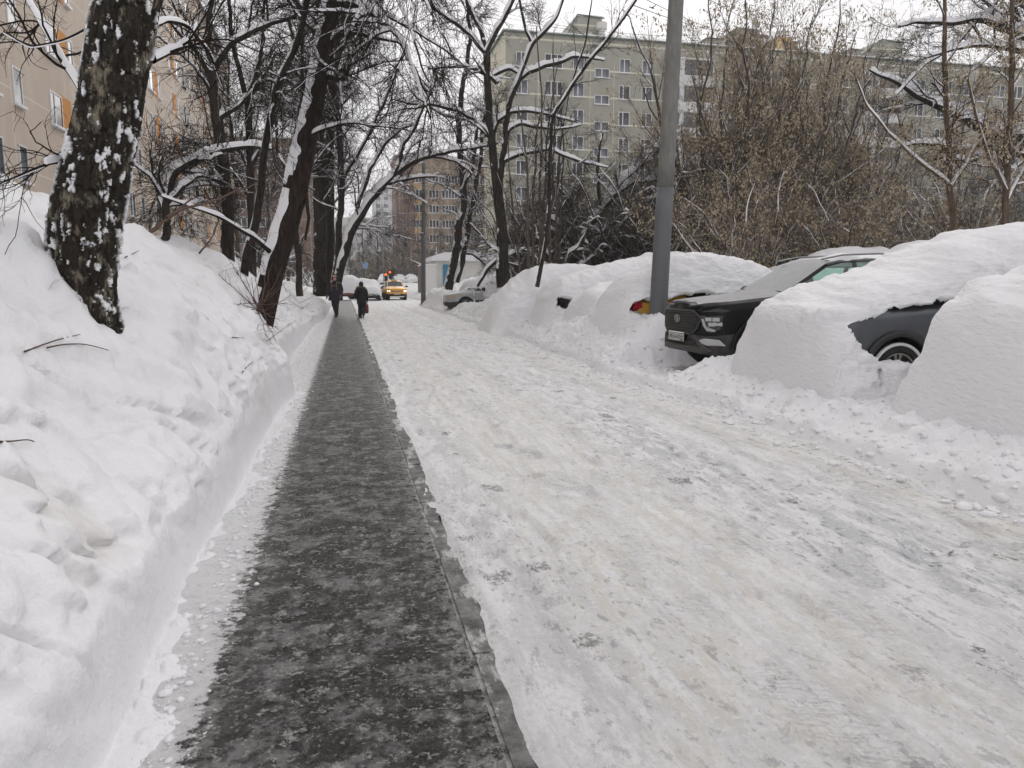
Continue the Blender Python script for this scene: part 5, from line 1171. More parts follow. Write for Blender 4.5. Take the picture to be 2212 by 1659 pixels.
def suv_face(root, c, paint_trim='trim', plate='М536АА', reg='977', lit=False, big=True):
    """grille, lamps, skid plate, plate and badge"""
    # grille: wide hexagon
    gp_ = [(-.46, .86), (.46, .86), (.60, .76), (.52, .60), (.40, .52), (-.40, .52), (-.52, .60), (-.60, .76)]
    panel(c, gp_, True, 'black', 'grille', root, .012, .04)
    rim_ = MB(); gi = [(y*.955, .69+(z-.69)*.91) for y, z in gp_]; n = len(gp_)
    for i in range(n):
        a, b = gp_[i], gp_[(i+1) % n]; steps = 5
        for q in range(steps):
            p0 = [a[0]+(b[0]-a[0])*q/steps, a[1]+(b[1]-a[1])*q/steps]; p1 = [a[0]+(b[0]-a[0])*(q+1)/steps, a[1]+(b[1]-a[1])*(q+1)/steps]
            rim_.bar((front_x(c, p0[0])+.018, *p0), (front_x(c, p1[0])+.018, *p1), .013, 6)
    rim_.build('grille_frame', 'grille_bar', root)
    st_ = MB(); rows_ = 8
    for r_ in range(rows_):
        z = .545+r_*.041; hw = np.interp(z, [.52, .60, .76, .86], [.37, .48, .56, .42])
        for k_ in range(-9, 10):
            y = (k_+(.5 if r_ % 2 else 0))*.066
            if abs(y) > hw-.03: continue
            x = front_x(c, y)
            st_.add([(x+.016, y-.029, z), (x+.030, y-.01, z+.010), (x+.030, y+.01, z+.010), (x+.016, y+.029, z), (x+.030, y+.01, z-.012), (x+.030, y-.01, z-.012), (x+.014, y, z+.016), (x+.014, y, z-.017)],
                    [(0, 1, 5), (1, 2, 4, 5), (2, 3, 4), (1, 6, 2), (0, 6, 1), (2, 6, 3), (0, 5, 7), (5, 4, 7), (4, 3, 7)])
    st_.build('grille_mesh', 'grille_bar', root)
    bd_ = MB(); n = 24
    for q in range(n):   # oval ring with a slanted letter
        a0, a1 = 2*math.pi*q/n, 2*math.pi*(q+1)/n
        bd_.bar((.042, .082*math.cos(a0), .735+.052*math.sin(a0)), (.042, .082*math.cos(a1), .735+.052*math.sin(a1)), .0075, 6)
    bd_.bar((.044, .035, .700), (.044, .012, .772), .008, 6); bd_.bar((.044, -.012, .698), (.044, -.035, .770), .008, 6); bd_.bar((.044, .026, .728), (.044, -.026, .742), .007, 6)
    bd_.build('badge', 'chrome', root)
    # lower bumper and skid
    panel(c, [(-.62, .26), (.62, .26), (.70, .33), (.44, .36), (-.44, .36), (-.70, .33)], True, 'grille_bar', 'skid_plate', root, .022, .05)
    panel(c, [(-.46, .37), (.46, .37), (.52, .45), (-.52, .45)], True, 'black', 'lower_grille', root, .012, .03)
    lb = MB()
    for z in (.39, .42): lb.box((front_x(c, 0)-.0+.012, 0, z), (.012, .8, .008))
    lb.build('lower_grille_bar', 'grille_bar', root)
    for sy in (1, -1):
        m = [(sy*y, z) for y, z in ((.42, .50), (.50, .51), (.74, .30), (.66, .27))]; panel(c, m if sy > 0 else m[::-1], True, 'grille_bar', 'skid_bar', root, .022, .04)
        m = [(sy*y, z) for y, z in ((.585, .795), (.815, .80), (.805, .60), (.75, .555), (.685, .57), (.62, .66))]; hl = panel(c, m if sy > 0 else m[::-1], True, 'lamp_dark', 'headlight', root, .014, .03)
        l2 = [(sy*y, z) for y, z in ((.60, .755), (.64, .745), (.69, .615), (.775, .60), (.77, .575), (.69, .585), (.635, .655))]; panel(c, l2 if sy > 0 else l2[::-1], True, 'lamp_clear', 'daylight_strip', hl, .021, .01, 3)
        for yy, zz in ((.70, .745), (.775, .745), (.735, .675), (.79, .68)):
            q = [(sy*(yy+a*.030), zz+b*.026) for a, b in ((-1, -1), (1, -1), (1, 1), (-1, 1))]; panel(c, q if sy > 0 else q[::-1], True, 'lit' if lit else 'lamp_clear', 'lens', hl, .020, .012, 2)
        m = [(sy*y, z) for y, z in ((.57, .445), (.66, .475), (.80, .46), (.835, .375), (.70, .375), (.62, .40))]; panel(c, m if sy > 0 else m[::-1], True, 'lamp_clear', 'fog_light', root, .018, .03)
        m = [(sy*y, z) for y, z in ((.62, .86), (.80, .90), (.86, .87), (.82, .845), (.62, .84))]; panel(c, m if sy > 0 else m[::-1], True, 'lamp_dark', 'lamp_brow', root, .012, .02)
    # plate
    pl_ = MB(); pl_.box((.040, 0, .46), (.014, .535, .128)); pl_.box((.049, 0, .46), (.006, .515, .106), 1); pr_ = pl_.build('number_plate', ['ink', 'plate'], root)
    fn = lambda x0_: (lambda x, y, z: (.0535+z*.2, x0_+x, .46+y))
    text_mesh(plate, .088, 'digits', 'ink', pr_, fn(-.055), .004, 1.02); text_mesh(reg, .062, 'digits', 'ink', pr_, fn(.195), .004, .95)
    q = MB(); q.box((.0535, .128, .46), (.003, .004, .10)); q.box((.0535, .195, .424), (.003, .09, .018)); q.build('plate_mark', 'ink', pr_)
    q = MB(); q.box((.046, 0, .530), (.02, .5, .016)); q.build('snow', 'snow', pr_)
def keepf_full(F, keepf, n):
    """vertices that touch no removed face"""
    t = np.ones(n, bool); t[F[~keepf].ravel()] = False; return t
# snow cover ------------------------------------------------------------------
def cover(root, prof, hw, gz, seed, holes=(), n=130, m=90, rough=.02, flare=.30, name='snow_cover', xs=None, side=(1., 1.), flat=.62, inner=None):
    """prof: [(d, top z)] from the nose backwards; holes: (side, [(d,z)...]) openings in the +y (1), -y (-1) side or the nose (0)"""
    pf = np.array(prof, float); d = np.linspace(pf[0, 0], pf[-1, 0], n); z = np.interp(d, pf[:, 0], pf[:, 1])
    for _ in range(max(1, int(n/26))): z[1:-1] = .25*z[:-2]+.5*z[1:-1]+.25*z[2:]
    L0, L1 = pf[0, 0], pf[-1, 0]; e = np.minimum((d-L0)/.55, (L1-d)/.55).clip(0, 1); wtap = .92+.08*np.sqrt(1-(1-e)**2)
    ph = np.linspace(0, math.pi, m); c_ = np.cos(ph); s_ = np.sin(ph)
    yy = np.sign(c_)*np.abs(c_)**flat; zz = np.abs(s_)**(.72)
    D, Yn = np.meshgrid(d, yy, indexing='ij'); Zn = np.repeat(zz[None], n, 0)
    top = z[:, None]; Z = gz+(top-gz)*Zn; width = hw*wtap[:, None]*(1+flare*np.clip(1-Zn*1.35, 0, 1)**2)
    Y = Yn*width*np.where(Yn > 0, side[0], side[1])
    rs = np.random.RandomState(seed)
    A, B = D*1.0, (np.repeat(ph[None], n, 0)*.9)
    nz = fbm(D*1.3+seed, Y*1.1+Z*1.5, 3, seed)*.12+rough*fbm(D*6+seed*3, Z*11+Y*2, 4, seed+1)*1.3+rough*.7*fbm(D*17, Z*28+Y*3, 3, seed+2)
    edge = np.minimum(1, Zn*3)
    nx = np.gradient(z, d)[:, None]*0; X = -D; Y = Y+np.sign(Yn)*nz*edge*np.abs(c_)[None]; Z = Z+nz*edge*s_[None]
    V = np.stack([X, Y, Z], -1); F = grid_faces(n, m); keepf = np.ones(len(F), bool)
    Dc = D.ravel(); Yc = V[..., 1].ravel(); Zc = V[..., 2].ravel(); V = V.reshape(-1, 3).copy()
    def inside(px, pz, poly):
        r_ = np.zeros(len(px), bool); P_ = poly; j = len(P_)-1
        for i in range(len(P_)):
            xi, zi = P_[i]; xj, zj = P_[j]; cnd = ((zi > pz) != (zj > pz)) & (px < (xj-xi)*(pz-zi)/(zj-zi+1e-9)+xi); r_ ^= cnd; j = i
        return r_
    for sd, poly in holes:
        jit = .045*fbm(Dc*9, Zc*9, 3, seed+5); jit2 = .045*fbm(Dc*9+7, Zc*9+3, 3, seed+6)
        if sd == 0: a_ = Yc+jit; ok = Dc < .9
        else: a_ = Dc+jit; ok = (np.sign(Yc) == sd)
        ins = inside(a_, Zc+jit2, poly) & ok
        fin = ins[F].all(1); keepf &= ~fin
        bd = ins.copy(); tch = np.zeros(len(V), bool); tch[F[fin].ravel()] = True; other = np.zeros(len(V), bool); other[F[~fin].ravel()] = True; rim_ = tch & other
        if sd != 0 and inner: V[rim_, 1] = sd*np.minimum(np.abs(V[rim_, 1]), inner)
        elif sd == 0: V[rim_, 0] -= .08
    if inner:
        from mathutils.bvhtree import BVHTree
        bd_ = [c for c in root.children if c.name.startswith('body')][0].data; bv = BVHTree.FromPolygons([v.co for v in bd_.vertices], [tuple(p.vertices) for p in bd_.polygons])
        use = np.zeros(len(V), bool); use[F[keepf].ravel()] = True; hr = np.zeros(len(V), bool)
        for sd, poly in holes: hr[:] = hr | (use & ~keepf_full(F, keepf, len(V)))
        for i in np.nonzero(use & ~hr)[0]:
            v = Vector(V[i])
            if v.z < .25 or v.z > 1.22 or (v.z < .72 and v.x < -.42): continue
            p_, n_, _, ds_ = bv.find_nearest(v, .6)
            if p_ is None: continue
            out = Vector((p_.x+2.1, p_.y, p_.z-.75)); out.x = 0 if abs(out.x) < 1.6 else math.copysign(abs(out.x)-1.6, out.x)
            if n_.dot(Vector((out.x, out.y, out.z))) < 0: n_ = -n_
            g_ = (v-p_).dot(n_)
            if g_ < .055: V[i] = np.array(p_+n_*.055)
    o = raw(name, V, F[keepf], 'carsnow', root, True); return o
PARKZ = .12
def px_hole(cx_near_s, nose_t, gz, pts):
    """openings surveyed on the plane of the car's near side"""
    out = []
    for u, v in pts:
        t, z = on_s(u, v, cx_near_s); out.append((t-nose_t, z-gz))
    return out
# 1. dark SUV, brushed clean
car_d = make_car(SUV, (4.88, 10.30, .15), math.pi, 'p_black', 'dirty black SUV brushed clean of snow, its frosted nose beside the concrete pole', ws='frost', glass='tint', hood='dusted')
suv_face(car_d, SUV)
wp = MB(); wp.bar((-1.30, .62, 1.125), (-1.36, .05, 1.165), .010, 5); wp.bar((-1.30, -.05, 1.13), (-1.36, -.6, 1.155), .010, 5); wp.build('wiper', 'black', car_d)
for y in (.40, -.40):
    for x in (-2.35, -3.25):
        s_ = MB(); s_.loft([[(x+dx, y+.23*math.cos(q*math.pi/6), z+.0) for q in range(12) for _ in (0,)] if False else [(x+dx+.07*math.sin(q*math.pi/6)*1.0, y+w_*math.cos(q*math.pi/6), z) for q in range(12)] for dx, w_, z in ((.10, .22, .5), (.03, .24, .75), (-.02, .22, 1.05), (-.04, .16, 1.15))]); s_.loft([[(x-.05+.05*math.sin(q*math.pi/6), y+w_*math.cos(q*math.pi/6), z) for q in range(12)] for w_, z in ((.06, 1.16), (.13, 1.20), (.14, 1.29), (.09, 1.345))])
        s_.build('seat', 'coat2', car_d, True)
fl = MB(); fl.box((-2.4, 0, .42), (3.2, 1.6, .05)); fl.box((-1.45, 0, .85), (.35, 1.45, .25)); fl.build('interior', 'black', car_d)
rr2 = MB()
for sy in (1, -1):
    P_ = [(-1.95, 1.60), (-2.3, 1.665), (-2.9, 1.69), (-3.6, 1.655), (-3.85, 1.60)]
    for a, b in zip(P_[:-1], P_[1:]): rr2.bar((a[0], sy*.56, a[1]), (b[0], sy*.56, b[1]), .014, 6)
rr2.build('roof_rail', 'metal', car_d)
cover(car_d, [(2.15, 1.60), (2.35, 1.655), (3.0, 1.685), (3.6, 1.65), (3.9, 1.58)], .52, 1.50, 31, n=40, m=30, rough=.006, flare=0, name='snow', flat=.5)
# snow caked on the tyre
tk = MB(); rq = random.Random(9)
for q in range(26):
    a = math.pi*(.36+.02*q*.95)+.0; r_ = .322+rq.uniform(-.012, .012); tk.ball((-.83+r_*math.cos(a)*1.0, .86-.02, .335+r_*math.sin(a)), (.022+rq.random()*.012, .02+rq.random()*.03, .022+rq.random()*.012), 0, 7, 5)
tk.build('caked_snow', 'snow', car_d, True)
# 2. grey SUV under a thick cap
NX = 4.75
car_g = make_car(SUV, (NX, 7.45, .13), math.pi, 'p_grey', 'grey SUV under a thick cap of snow with one dark wheel arch showing', 'snowed in cars on the right')
cover(car_g, [(-.12, -.25), (-.08, .10), (-.02, .60), (.06, .98), (.20, 1.13), (.50, 1.24), (.90, 1.33), (1.3, 1.46), (1.75, 1.68), (2.3, 1.86), (2.9, 1.96), (3.6, 1.93), (4.1, 1.8), (4.45, 1.3), (4.75, .5), (4.95, -.2)], 1.17, -.2, 41, n=190, m=150, flat=.52, side=(.97, .88), flare=.12,
      holes=[(1, px_hole(6.5, NX, .13, [(1842, 706), (1856, 748), (1884, 783), (1935, 782), (1985, 790), (2060, 785), (2075, 642), (1990, 656), (1935, 664), (1892, 684)]))], inner=.905, rough=.030)
tk = MB()
for q in range(40):
    a = math.pi*(.12+.76*q/39); tk.ball((-.83+.31*math.cos(a), .868, .335+.31*math.sin(a)), (.022, .022+rq.random()*.01, .018), 0, 7, 5)
tk.build('caked_snow', 'snow', car_g, True)
# arch cladding in dark plastic
for cc in (car_g, car_d):
    for x in SUV['wb']:
        for sy in (1, -1):
            ar = MB(); P0 = []
            for q in range(25):
                a = math.pi*(q/24); P0.append((x+math.cos(a)*.39, x+math.cos(a)*.455, math.sin(a)))
            V = []
            for xi, xo, sn_ in P0:
                zi = .335+sn_*.39; zo = .335+sn_*.455; V += [(xi, sy*.88, zi), (xi, sy*.913, zi), (xo, sy*.908, zo), (xo, sy*.88, zo)]
            ar.add(V, [(k_*4+j, k_*4+(j+1) % 4, (k_+1)*4+(j+1) % 4, (k_+1)*4+j) for k_ in range(24) for j in range(4)]); ar.build('wheel_arch', 'trim' if cc is car_g else 'p_black', cc, True)
# 3. nearest car
car_n = make_car(SUV, (4.95, 4.75, .12), math.pi, 'p_blue', 'nearest snowed in car at the right edge, dark scraps showing through', 'snowed in cars on the right')
cover(car_n, [(-.34, -.25), (-.26, .15), (-.18, .5), (-.10, .80), (-.03, 1.0), (.05, 1.12), (.17, 1.20), (.30, 1.26), (.48, 1.36), (.73, 1.44), (1.2, 1.60), (1.8, 1.82), (2.5, 1.92), (3.4, 1.9), (4.0, 1.75), (4.5, 1.1), (4.9, .1), (5.1, -.3)], 1.14, -.2, 53, n=190, m=150, flat=.52, flare=.10, side=(1., .92),
      holes=[(1, px_hole(3.8, 4.95, .12, [(2060, 700), (2108, 692), (2150, 728), (2172, 742), (2125, 724), (2078, 710)])), (1, px_hole(3.8, 4.95, .12, [(1998, 738), (2030, 728), (2034, 733), (2004, 744)]))], inner=.905, rough=.028)
# 4. yellow taxi tail-in behind the pole
car_y = make_car(SEDAN, (4.95+4.6, 13.35, .12), 0, 'p_yellow', 'snow covered yellow car with a red tail lamp behind the concrete pole', 'snowed in cars on the right')
for sy in (1, -1):
    m = [(sy*y, z) for y, z in ((.55, .93), (.80, .96), (.84, .86), (.78, .76), (.60, .80))]; panel(SEDAN, m if sy < 0 else m[::-1], False, 'lamp_red', 'tail_light', car_y, .016, .06)
    t_ = MB(); t_.prism([(-4.54, .80), (-4.38, .86), (-4.36, .95), (-4.52, .95)], sy*.80, sy*.878, 0, lambda x, y, z: (x, z, y)); t_.build('tail_light', 'lamp_red', car_y)
# cover uses distance from the nose; this car is reversed so its tail is at d = L; the near side is -y
cover(car_y, [(-.4, -.2), (-.2, .4), (0, .95), (.5, 1.2), (1.0, 1.45), (1.5, 1.60), (1.9, 1.70), (2.3, 1.78), (2.9, 1.81), (3.6, 1.74), (4.05, 1.62), (4.35, 1.42), (4.60, 1.14), (4.78, .7), (4.92, .25), (5.05, -.25)], 1.14, -.2, 64, n=170, m=130, flat=.52, flare=.14,
      holes=[(-1, [(4.6-(a), b) for a, b in px_hole(12.42, 4.95, .12, [(1355, 674), (1364, 655), (1392, 648), (1445, 648), (1465, 636), (1530, 630), (1570, 640), (1560, 672), (1500, 680), (1440, 682), (1400, 684)])])], inner=.885, rough=.026)
# 5..7 more buried cars further along
def buried(y, nose, cfg, paint, label, prof, hw, seed, holes=(), n=120, gz=-.2, det=2):
    c_ = make_car(cfg, (nose, y, .12), math.pi, paint, label, 'snowed in cars on the right', detail=det)
    cover(c_, prof, hw, gz, seed, n=n, m=int(n*.75), flat=.52, flare=.14, holes=holes, inner=cfg['W']+.01, rough=.024); return c_
PS = [(-.45, -.3), (-.25, .2), (-.1, .62), (.05, 1.0), (.18, 1.24), (.4, 1.40), (.96, 1.53), (1.7, 1.76), (2.2, 1.94), (2.9, 2.06), (3.8, 2.03), (4.3, 1.7), (4.6, .9), (4.85, 0), (5, -.3)]
PL = [(-.45, -.3), (-.3, .1), (-.09, .62), (.06, .98), (.22, 1.13), (.58, 1.22), (1.0, 1.30), (1.5, 1.48), (2.1, 1.66), (2.7, 1.74), (3.4, 1.68), (4.0, 1.45), (4.5, 1.2), (4.8, .5), (5.0, -.3)]
buried(15.9, 5.1, SEDAN, 'p_white', 'low snow covered car, only its smooth bonnet mound showing behind the taxi', PL, 1.13, 71)
buried(18.5, 4.95, SUV, 'p_black', 'snow covered car with a dark mirror poking out and a black wheel arch', PS, 1.16, 72, holes=[(1, px_hole(17.55, 4.95, .12, [(1200, 662), (1206, 640), (1235, 646), (1262, 640), (1258, 655), (1240, 668), (1218, 668)])), (1, [(1.55, 1.13), (1.85, 1.15), (1.83, 1.28), (1.6, 1.26)])], n=150)
buried(21.4, 4.75, SEDAN, 'p_grey', 'rounded snow covered car just right of the row of saplings', [(-.9, -.3), (-.6, .6), (-.3, 1.0), (0, 1.3), (.5, 1.68), (1.1, 1.82), (2.0, 1.84), (3.4, 1.78), (4.3, 1.3), (4.9, -.3)], 1.16, 73)
# second row behind
for y, t, nm, sd in ((11.9, 10.4, 'snow covered car in the second row, its white dome above the black SUV roof', 81), (15.2, 10.8, 'snow covered car in the second row right of the pole', 82), (18.6, 11.0, 'snow covered car in the second row left of the pole', 83)):
    c_ = make_car(SUV, (t, y, .35), math.pi, 'p_white', nm, 'snow covered cars in the second row', detail=1); cover(c_, PS, 1.05, .1, sd, n=90, m=70, rough=.012)
# silver sedan partly clear
car_s = make_car(SEDAN, (4.56, 35., .12), math.pi, 'p_silver', 'silver car half dug out with its bonnet and amber headlight showing', glass='carglass', ws='frost')
for sy in (1, -1):
    m = [(sy*y, z) for y, z in ((.52, .62), (.80, .73), (.86, .70), (.80, .60), (.60, .54))]; panel(SEDAN, m if sy > 0 else m[::-1], True, 'lamp_amber', 'headlight', car_s, .016, .03)
    t_ = MB(); t_.prism([(-.30, .60), (-.72, .76), (-.66, .80), (-.34, .74)], sy*.80, sy*.872, 0, lambda x, y, z: (x, z, y)); t_.build('headlight', 'lamp_amber', car_s)
panel(SEDAN, [(-.5, .30), (.5, .30), (.6, .42), (-.6, .42)], True, 'black', 'grille', car_s, .014, .03)
cover(car_s, [(1.25, .90), (1.5, 1.06), (1.75, 1.2), (2.2, 1.50), (2.7, 1.60), (3.3, 1.56), (3.9, 1.3), (4.6, 1.15), (4.95, .5), (5.1, .1)], .99, .0, 91, n=90, m=70, rough=.02, holes=[(1, [(1.3, -.1), (2.2, -.1), (1.95, .5), (1.6, .95), (1.3, 1.1)])], inner=.89)
for y, t, sd, lab in ((38.6, 6.2, 92, 'snow mound of a car behind the second grey pole'), (41.5, 6.4, 93, 'snow mound of a car left of the crooked double trunk')):
    c_ = make_car(SEDAN, (t, y, .3), math.pi, 'p_white', lab, 'snow mounds of cars by the second pole', detail=1); cover(c_, [(a, b*1.1) for a, b in PL], 1.05, .0, sd, n=70, m=50, rough=.02)
# --- far cars left of the taxi, parked nose to the road end
def far_car(u, v, D, rz, cfg, paint, label, th=.16, group='parked cars at the end of the street', holes=(), zoff=0., red=False, dark=True):
    x, y, z = W(u, v, D); c_ = make_car(cfg, (x, y, .02+zoff), rz, paint, label, group, detail=1, ws='frost')
    L = cfg['L']; T = np.array(cfg['T']); pr = [(a[0], a[7]+th) for a in cfg['T']]; pr = [(-.12, .55)]+[(d_, z_) for d_, z_ in pr]+[(L+.1, .5)]
    hs = [(1, [(.2, -.1), (4.4, -.1), (4.4, .62), (2.8, .72), (.2, .58)]), (-1, [(.2, -.1), (4.4, -.1), (4.4, .62), (2.8, .72), (.2, .58)]), (0, [(-.75, .1), (.75, .1), (.75, .5), (-.75, .5)])]
    cover(c_, pr, cfg['W']+.06, .15, int(u), n=70, m=56, rough=.012, holes=hs, inner=cfg['W']+.01, flare=0)
    for sy in (1, -1):
        m = [(sy*y_, z_) for y_, z_ in ((.50, .80), (.78, .82), (.80, .66), (.55, .66))]
        panel(cfg, m if sy < 0 else m[::-1], False, 'lamp_red', 'tail_light', c_, .07 if red else .016, .1); panel(cfg, m if sy > 0 else m[::-1], True, 'lamp_clear', 'headlight', c_, .012, .03)
    return c_
far_car(846, 646, 66, R(-28), SUV, 'p_black', 'snow capped dark car in profile left of the taxi, black door and wheel showing', .20)
far_car(799, 649, 60, R(-92), SEDAN, 'p_white', 'small car with a white snowy windscreen right of the walking child', .26, holes=1)
far_car(757, 643, 70, R(88), SUV, 'p_red', 'high snow mound of a car with a red tail lamp between the two walkers', .45, red=True)
x9, y9, _ = W(762, 620, 66)
for i, (u, D, p) in enumerate(((831, 106, 'p_white'), (868, 108, 'p_black'), (897, 106, 'p_black'))):
    far_car(u, 618, D, R(-93+5*i), SUV, p, zoff=.95, label= ('leftmost', 'middle', 'rightmost')[i]+' of three snowy cars facing the street beyond the taxi', th=.12, group='cars facing the street beyond the taxi')
x, y, z = W(932, 612, 74); 
# --- the amber taxi driving up
tx, ty, tz = W(858, 650, 62)
taxi = make_car(SUV, (tx, ty, .01), R(-90+2), 'p_orange', 'amber taxi SUV with lit headlamps driving up the street', ws='carglass', glass='carglass', detail=2)
q = SUV
panel(q, [(-.50, .79), (.50, .79), (.50, .70), (-.50, .70)], True, 'black', 'grille', taxi, .012, .03); panel(q, [(-.66, .46), (.66, .46), (.60, .34), (-.60, .34)], True, 'black', 'lower_grille', taxi, .014, .03)
panel(q, [(-.60, .33), (.60, .33), (.55, .24), (-.55, .24)], True, 'snow_far', 'snowy_bumper', taxi, .03, .05)
b_ = MB()
for z in (.715, .745, .775): b_.box((.006, 0, z), (.015, .9, .008))
b_.build('grille_bar', 'chrome', taxi)
b_ = MB()
for k_ in range(20):
    a0, a1 = 2*math.pi*k_/20, 2*math.pi*(k_+1)/20; b_.bar((.03, .065*math.cos(a0), .745+.065*math.sin(a0)), (.03, .065*math.cos(a1), .745+.065*math.sin(a1)), .008, 5)
for a, b in (((-.04, .785), (-.02, .70)), ((-.02, .70), (0, .745)), ((0, .745), (.02, .70)), ((.02, .70), (.04, .785))): b_.bar((.03, *a), (.03, *b), .007, 5)
b_.build('badge', 'chrome', taxi)
pl_ = MB(); pl_.box((.04, 0, .56), (.015, .52, .112)); pl_.build('number_plate', 'plate', taxi)
for sy in (1, -1):
    m = [(sy*y_, z_) for y_, z_ in ((.50, .80), (.80, .84), (.84, .76), (.74, .68), (.52, .69))]; hl = panel(q, m if sy > 0 else m[::-1], True, 'lamp_clear', 'headlight', taxi, .014, .03)
    for yy in (.60, .74):
        l_ = MB(); xx = front_x(q, yy)+.03; l_.bar((xx-.02, sy*yy, .745), (xx, sy*yy, .745), .058, 12); l_.build('lens', 'lit', hl)
    m = [(sy*y_, z_) for y_, z_ in ((.60, .50), (.78, .52), (.76, .42), (.62, .42))]; panel(q, m if sy > 0 else m[::-1], True, 'lamp_dark', 'fog_light', taxi, .016, .02)
b_ = MB(); b_.box((-2.2, 0, 1.665), (.22, .5, .07), taper=.8); b_.build('roof_sign', 'p_orange', taxi)
# ------------------------------------------------------------------ poles, lamps, signs, wires
def pole(name, label, base, top, r0, r1, paint_h, mats, cat_='pole', n=28):
    root = empty(name, base, 0, label, cat_); b = Vector(base); t = Vector(top)-b; f = paint_h/t.z
    m = MB(); K = 14
    def ring(q, rr): p = t*q; return [(p.x+rr*math.cos(2*math.pi*i/n), p.y+rr*math.sin(2*math.pi*i/n), p.z) for i in range(n)]
    m.loft([ring(f+(1-f)*k/K, r0+(r1-r0)*(f+(1-f)*k/K)) for k in range(K+1)]); m.build('shaft', mats[1], root, True)
    m = MB(); m.loft([ring(f*k/6*1.0, (r0+(r1-r0)*f*k/6)+.004) for k in range(7)]); m.build('painted_foot', mats[0], root, True)
    return root
x0, y0, z0 = W(1421, 700, 13.0); x1, y1, z1 = W(1461, 0, 13.35); k = (10.5-z0)/(z1-z0)
P0 = (x0-(x1-x0)*.08, y0, z0-.5); P1 = (x0+(x1-x0)*k, y0+(y1-y0)*k, 10.5)
pc = pole('concrete_pole', 'leaning round concrete pole with a grey painted foot by the black SUV', P0, P1, .155, .108, 2.85, ('pole_paint', 'concrete'))
d_ = MB(); vx_, vy_, vz_ = W(1422, 634, 12.83); vx_ -= P0[0]; vy_ -= P0[1]; vz_ -= P0[2]; d_.box((vx_, vy_-.012, vz_), (.16, .012, .006)); d_.box((vx_-.08, vy_-.01, vz_-.16), (.006, .010, .32)); d_.box((vx_+.08, vy_-.01, vz_-.16), (.006, .010, .32)); d_.build('hatch', 'pole_paint', pc)
x0, y0, z0 = W(914, 636, 45); x1, y1, z1 = W(915, 352, 45)
p2 = pole('lamp_post', 'dark grey metal lamp post beyond the silver car', (x0, y0, z0-.7), (x1, y1, z1), .145, .10, 4.2, ('pole_paint', 'pole_paint'), 'lamp post')
s_ = MB(); s_.bar((0, 0, 4.2), (0, 0, 4.32), .17, 16); s_.bar((0, 0, 4.32), (0, 0, 4.36), .15, 16, 1); s_.build('collar', ['pole_paint', 'snow_far'], p2)
s_ = MB(); h = z1-z0+.7; s_.bar((0, 0, h), (0, 0, h+.15), .12, 16, 0); s_.bar((0, 0, h+.15), (0, 0, h+1.6), .025, 6); s_.build('cap', ['snow_far'], p2)
# street lamp hung on a wire over the road
lx, ly, lz = W(854, 291, 40); lm = empty('hanging_lamp', (lx, ly, lz), 0, 'round street lamp hanging on a wire over the road', 'lamp')
b_ = MB(); b_.ball((0, 0, 0), (.26, .26, .20), 0, 16, 9); b_.build('shade', 'lamp_clear', lm, True); b_ = MB(); b_.bar((0, 0, .08), (0, 0, .28), .17, 12, 0, .09); b_.bar((0, 0, .28), (0, 0, .5), .02, 6); b_.build('cap', 'metal', lm)
# small old lamp heads in the thicket
for i, (u, v, D) in enumerate(((1875, 425, 30), (826, 472, 95))):
    x, y, z = W(u, v, D); r_ = empty('lamp_post', (x, y, .2), 0, ('park lamp with a snowy cap half hidden among the maples', 'thin lamp post with a snowy cap far down the street')[i], 'lamp post'); s_ = MB(); s_.bar((0, 0, 0), (0, 0, z-.2), .06, 8); s_.build('post', 'metal', r_)
    s_ = MB(); s_.bar((0, 0, z-.2), (.7, 0, z-.1), .03, 6); s_.ball((.9, 0, z-.08), (.35, .14, .07), 0, 10, 6); s_.build('lamp_head', 'metal', r_, True); s_ = MB(); s_.ball((.85, 0, z+.02), (.38, .16, .08), 0, 10, 6); s_.build('snow', 'snow_far', r_, True)
# blue road sign
x, y, z = W(790, 600, 95); _, _, zs = W(790, 573.5, 95); rs_ = empty('road_sign', (x, y, 0), YAW, 'square blue road sign on a thin post behind the far cars', 'sign')
b_ = MB(); b_.bar((0, 0, 0), (0, 0, zs+.2), .035, 8); b_.build('post', 'metal', rs_); b_ = MB(); b_.box((0, -.05, zs), (.66, .03, .72)); b_.box((0, -.07, zs), (.60, .012, .66), 1)
b_.build('plate', ['signwhite', 'signblue'], rs_); b_ = MB()
for px_, pz_, w_, h_ in ((-.12, .10, .18, .07), (-.16, -.02, .10, .22), (.14, .16, .12, .16), (.14, .30, .09, .09), (.12, -.06, .2, .06), (.02, -.2, .36, .06)): b_.box((px_, -.08, zs+pz_), (w_, .01, h_))
b_.build('pictogram', 'signwhite', rs_)
# traffic lights showing red
for i, (u, v) in enumerate(((834, 593), (842.5, 588))):
    x, y, z = W(u, v, 80+3*i); r_ = empty('traffic_light', (x, y, 0), YAW, ('lower left of two red traffic lights beyond the parked cars', 'upper right of two red traffic lights beyond the parked cars')[i], 'traffic light')
    b_ = MB(); b_.bar((0, .1, 0), (0, .1, z+.4), .06, 8); b_.build('post', 'metal', r_); b_ = MB(); b_.box((0, 0, z-.25), (.34, .2, .95)); b_.build('housing', 'black', r_)
    b_ = MB(); b_.bar((0, -.10, z), (0, -.14, z), .12, 14); b_.build('lens', 'lit_red', r_)
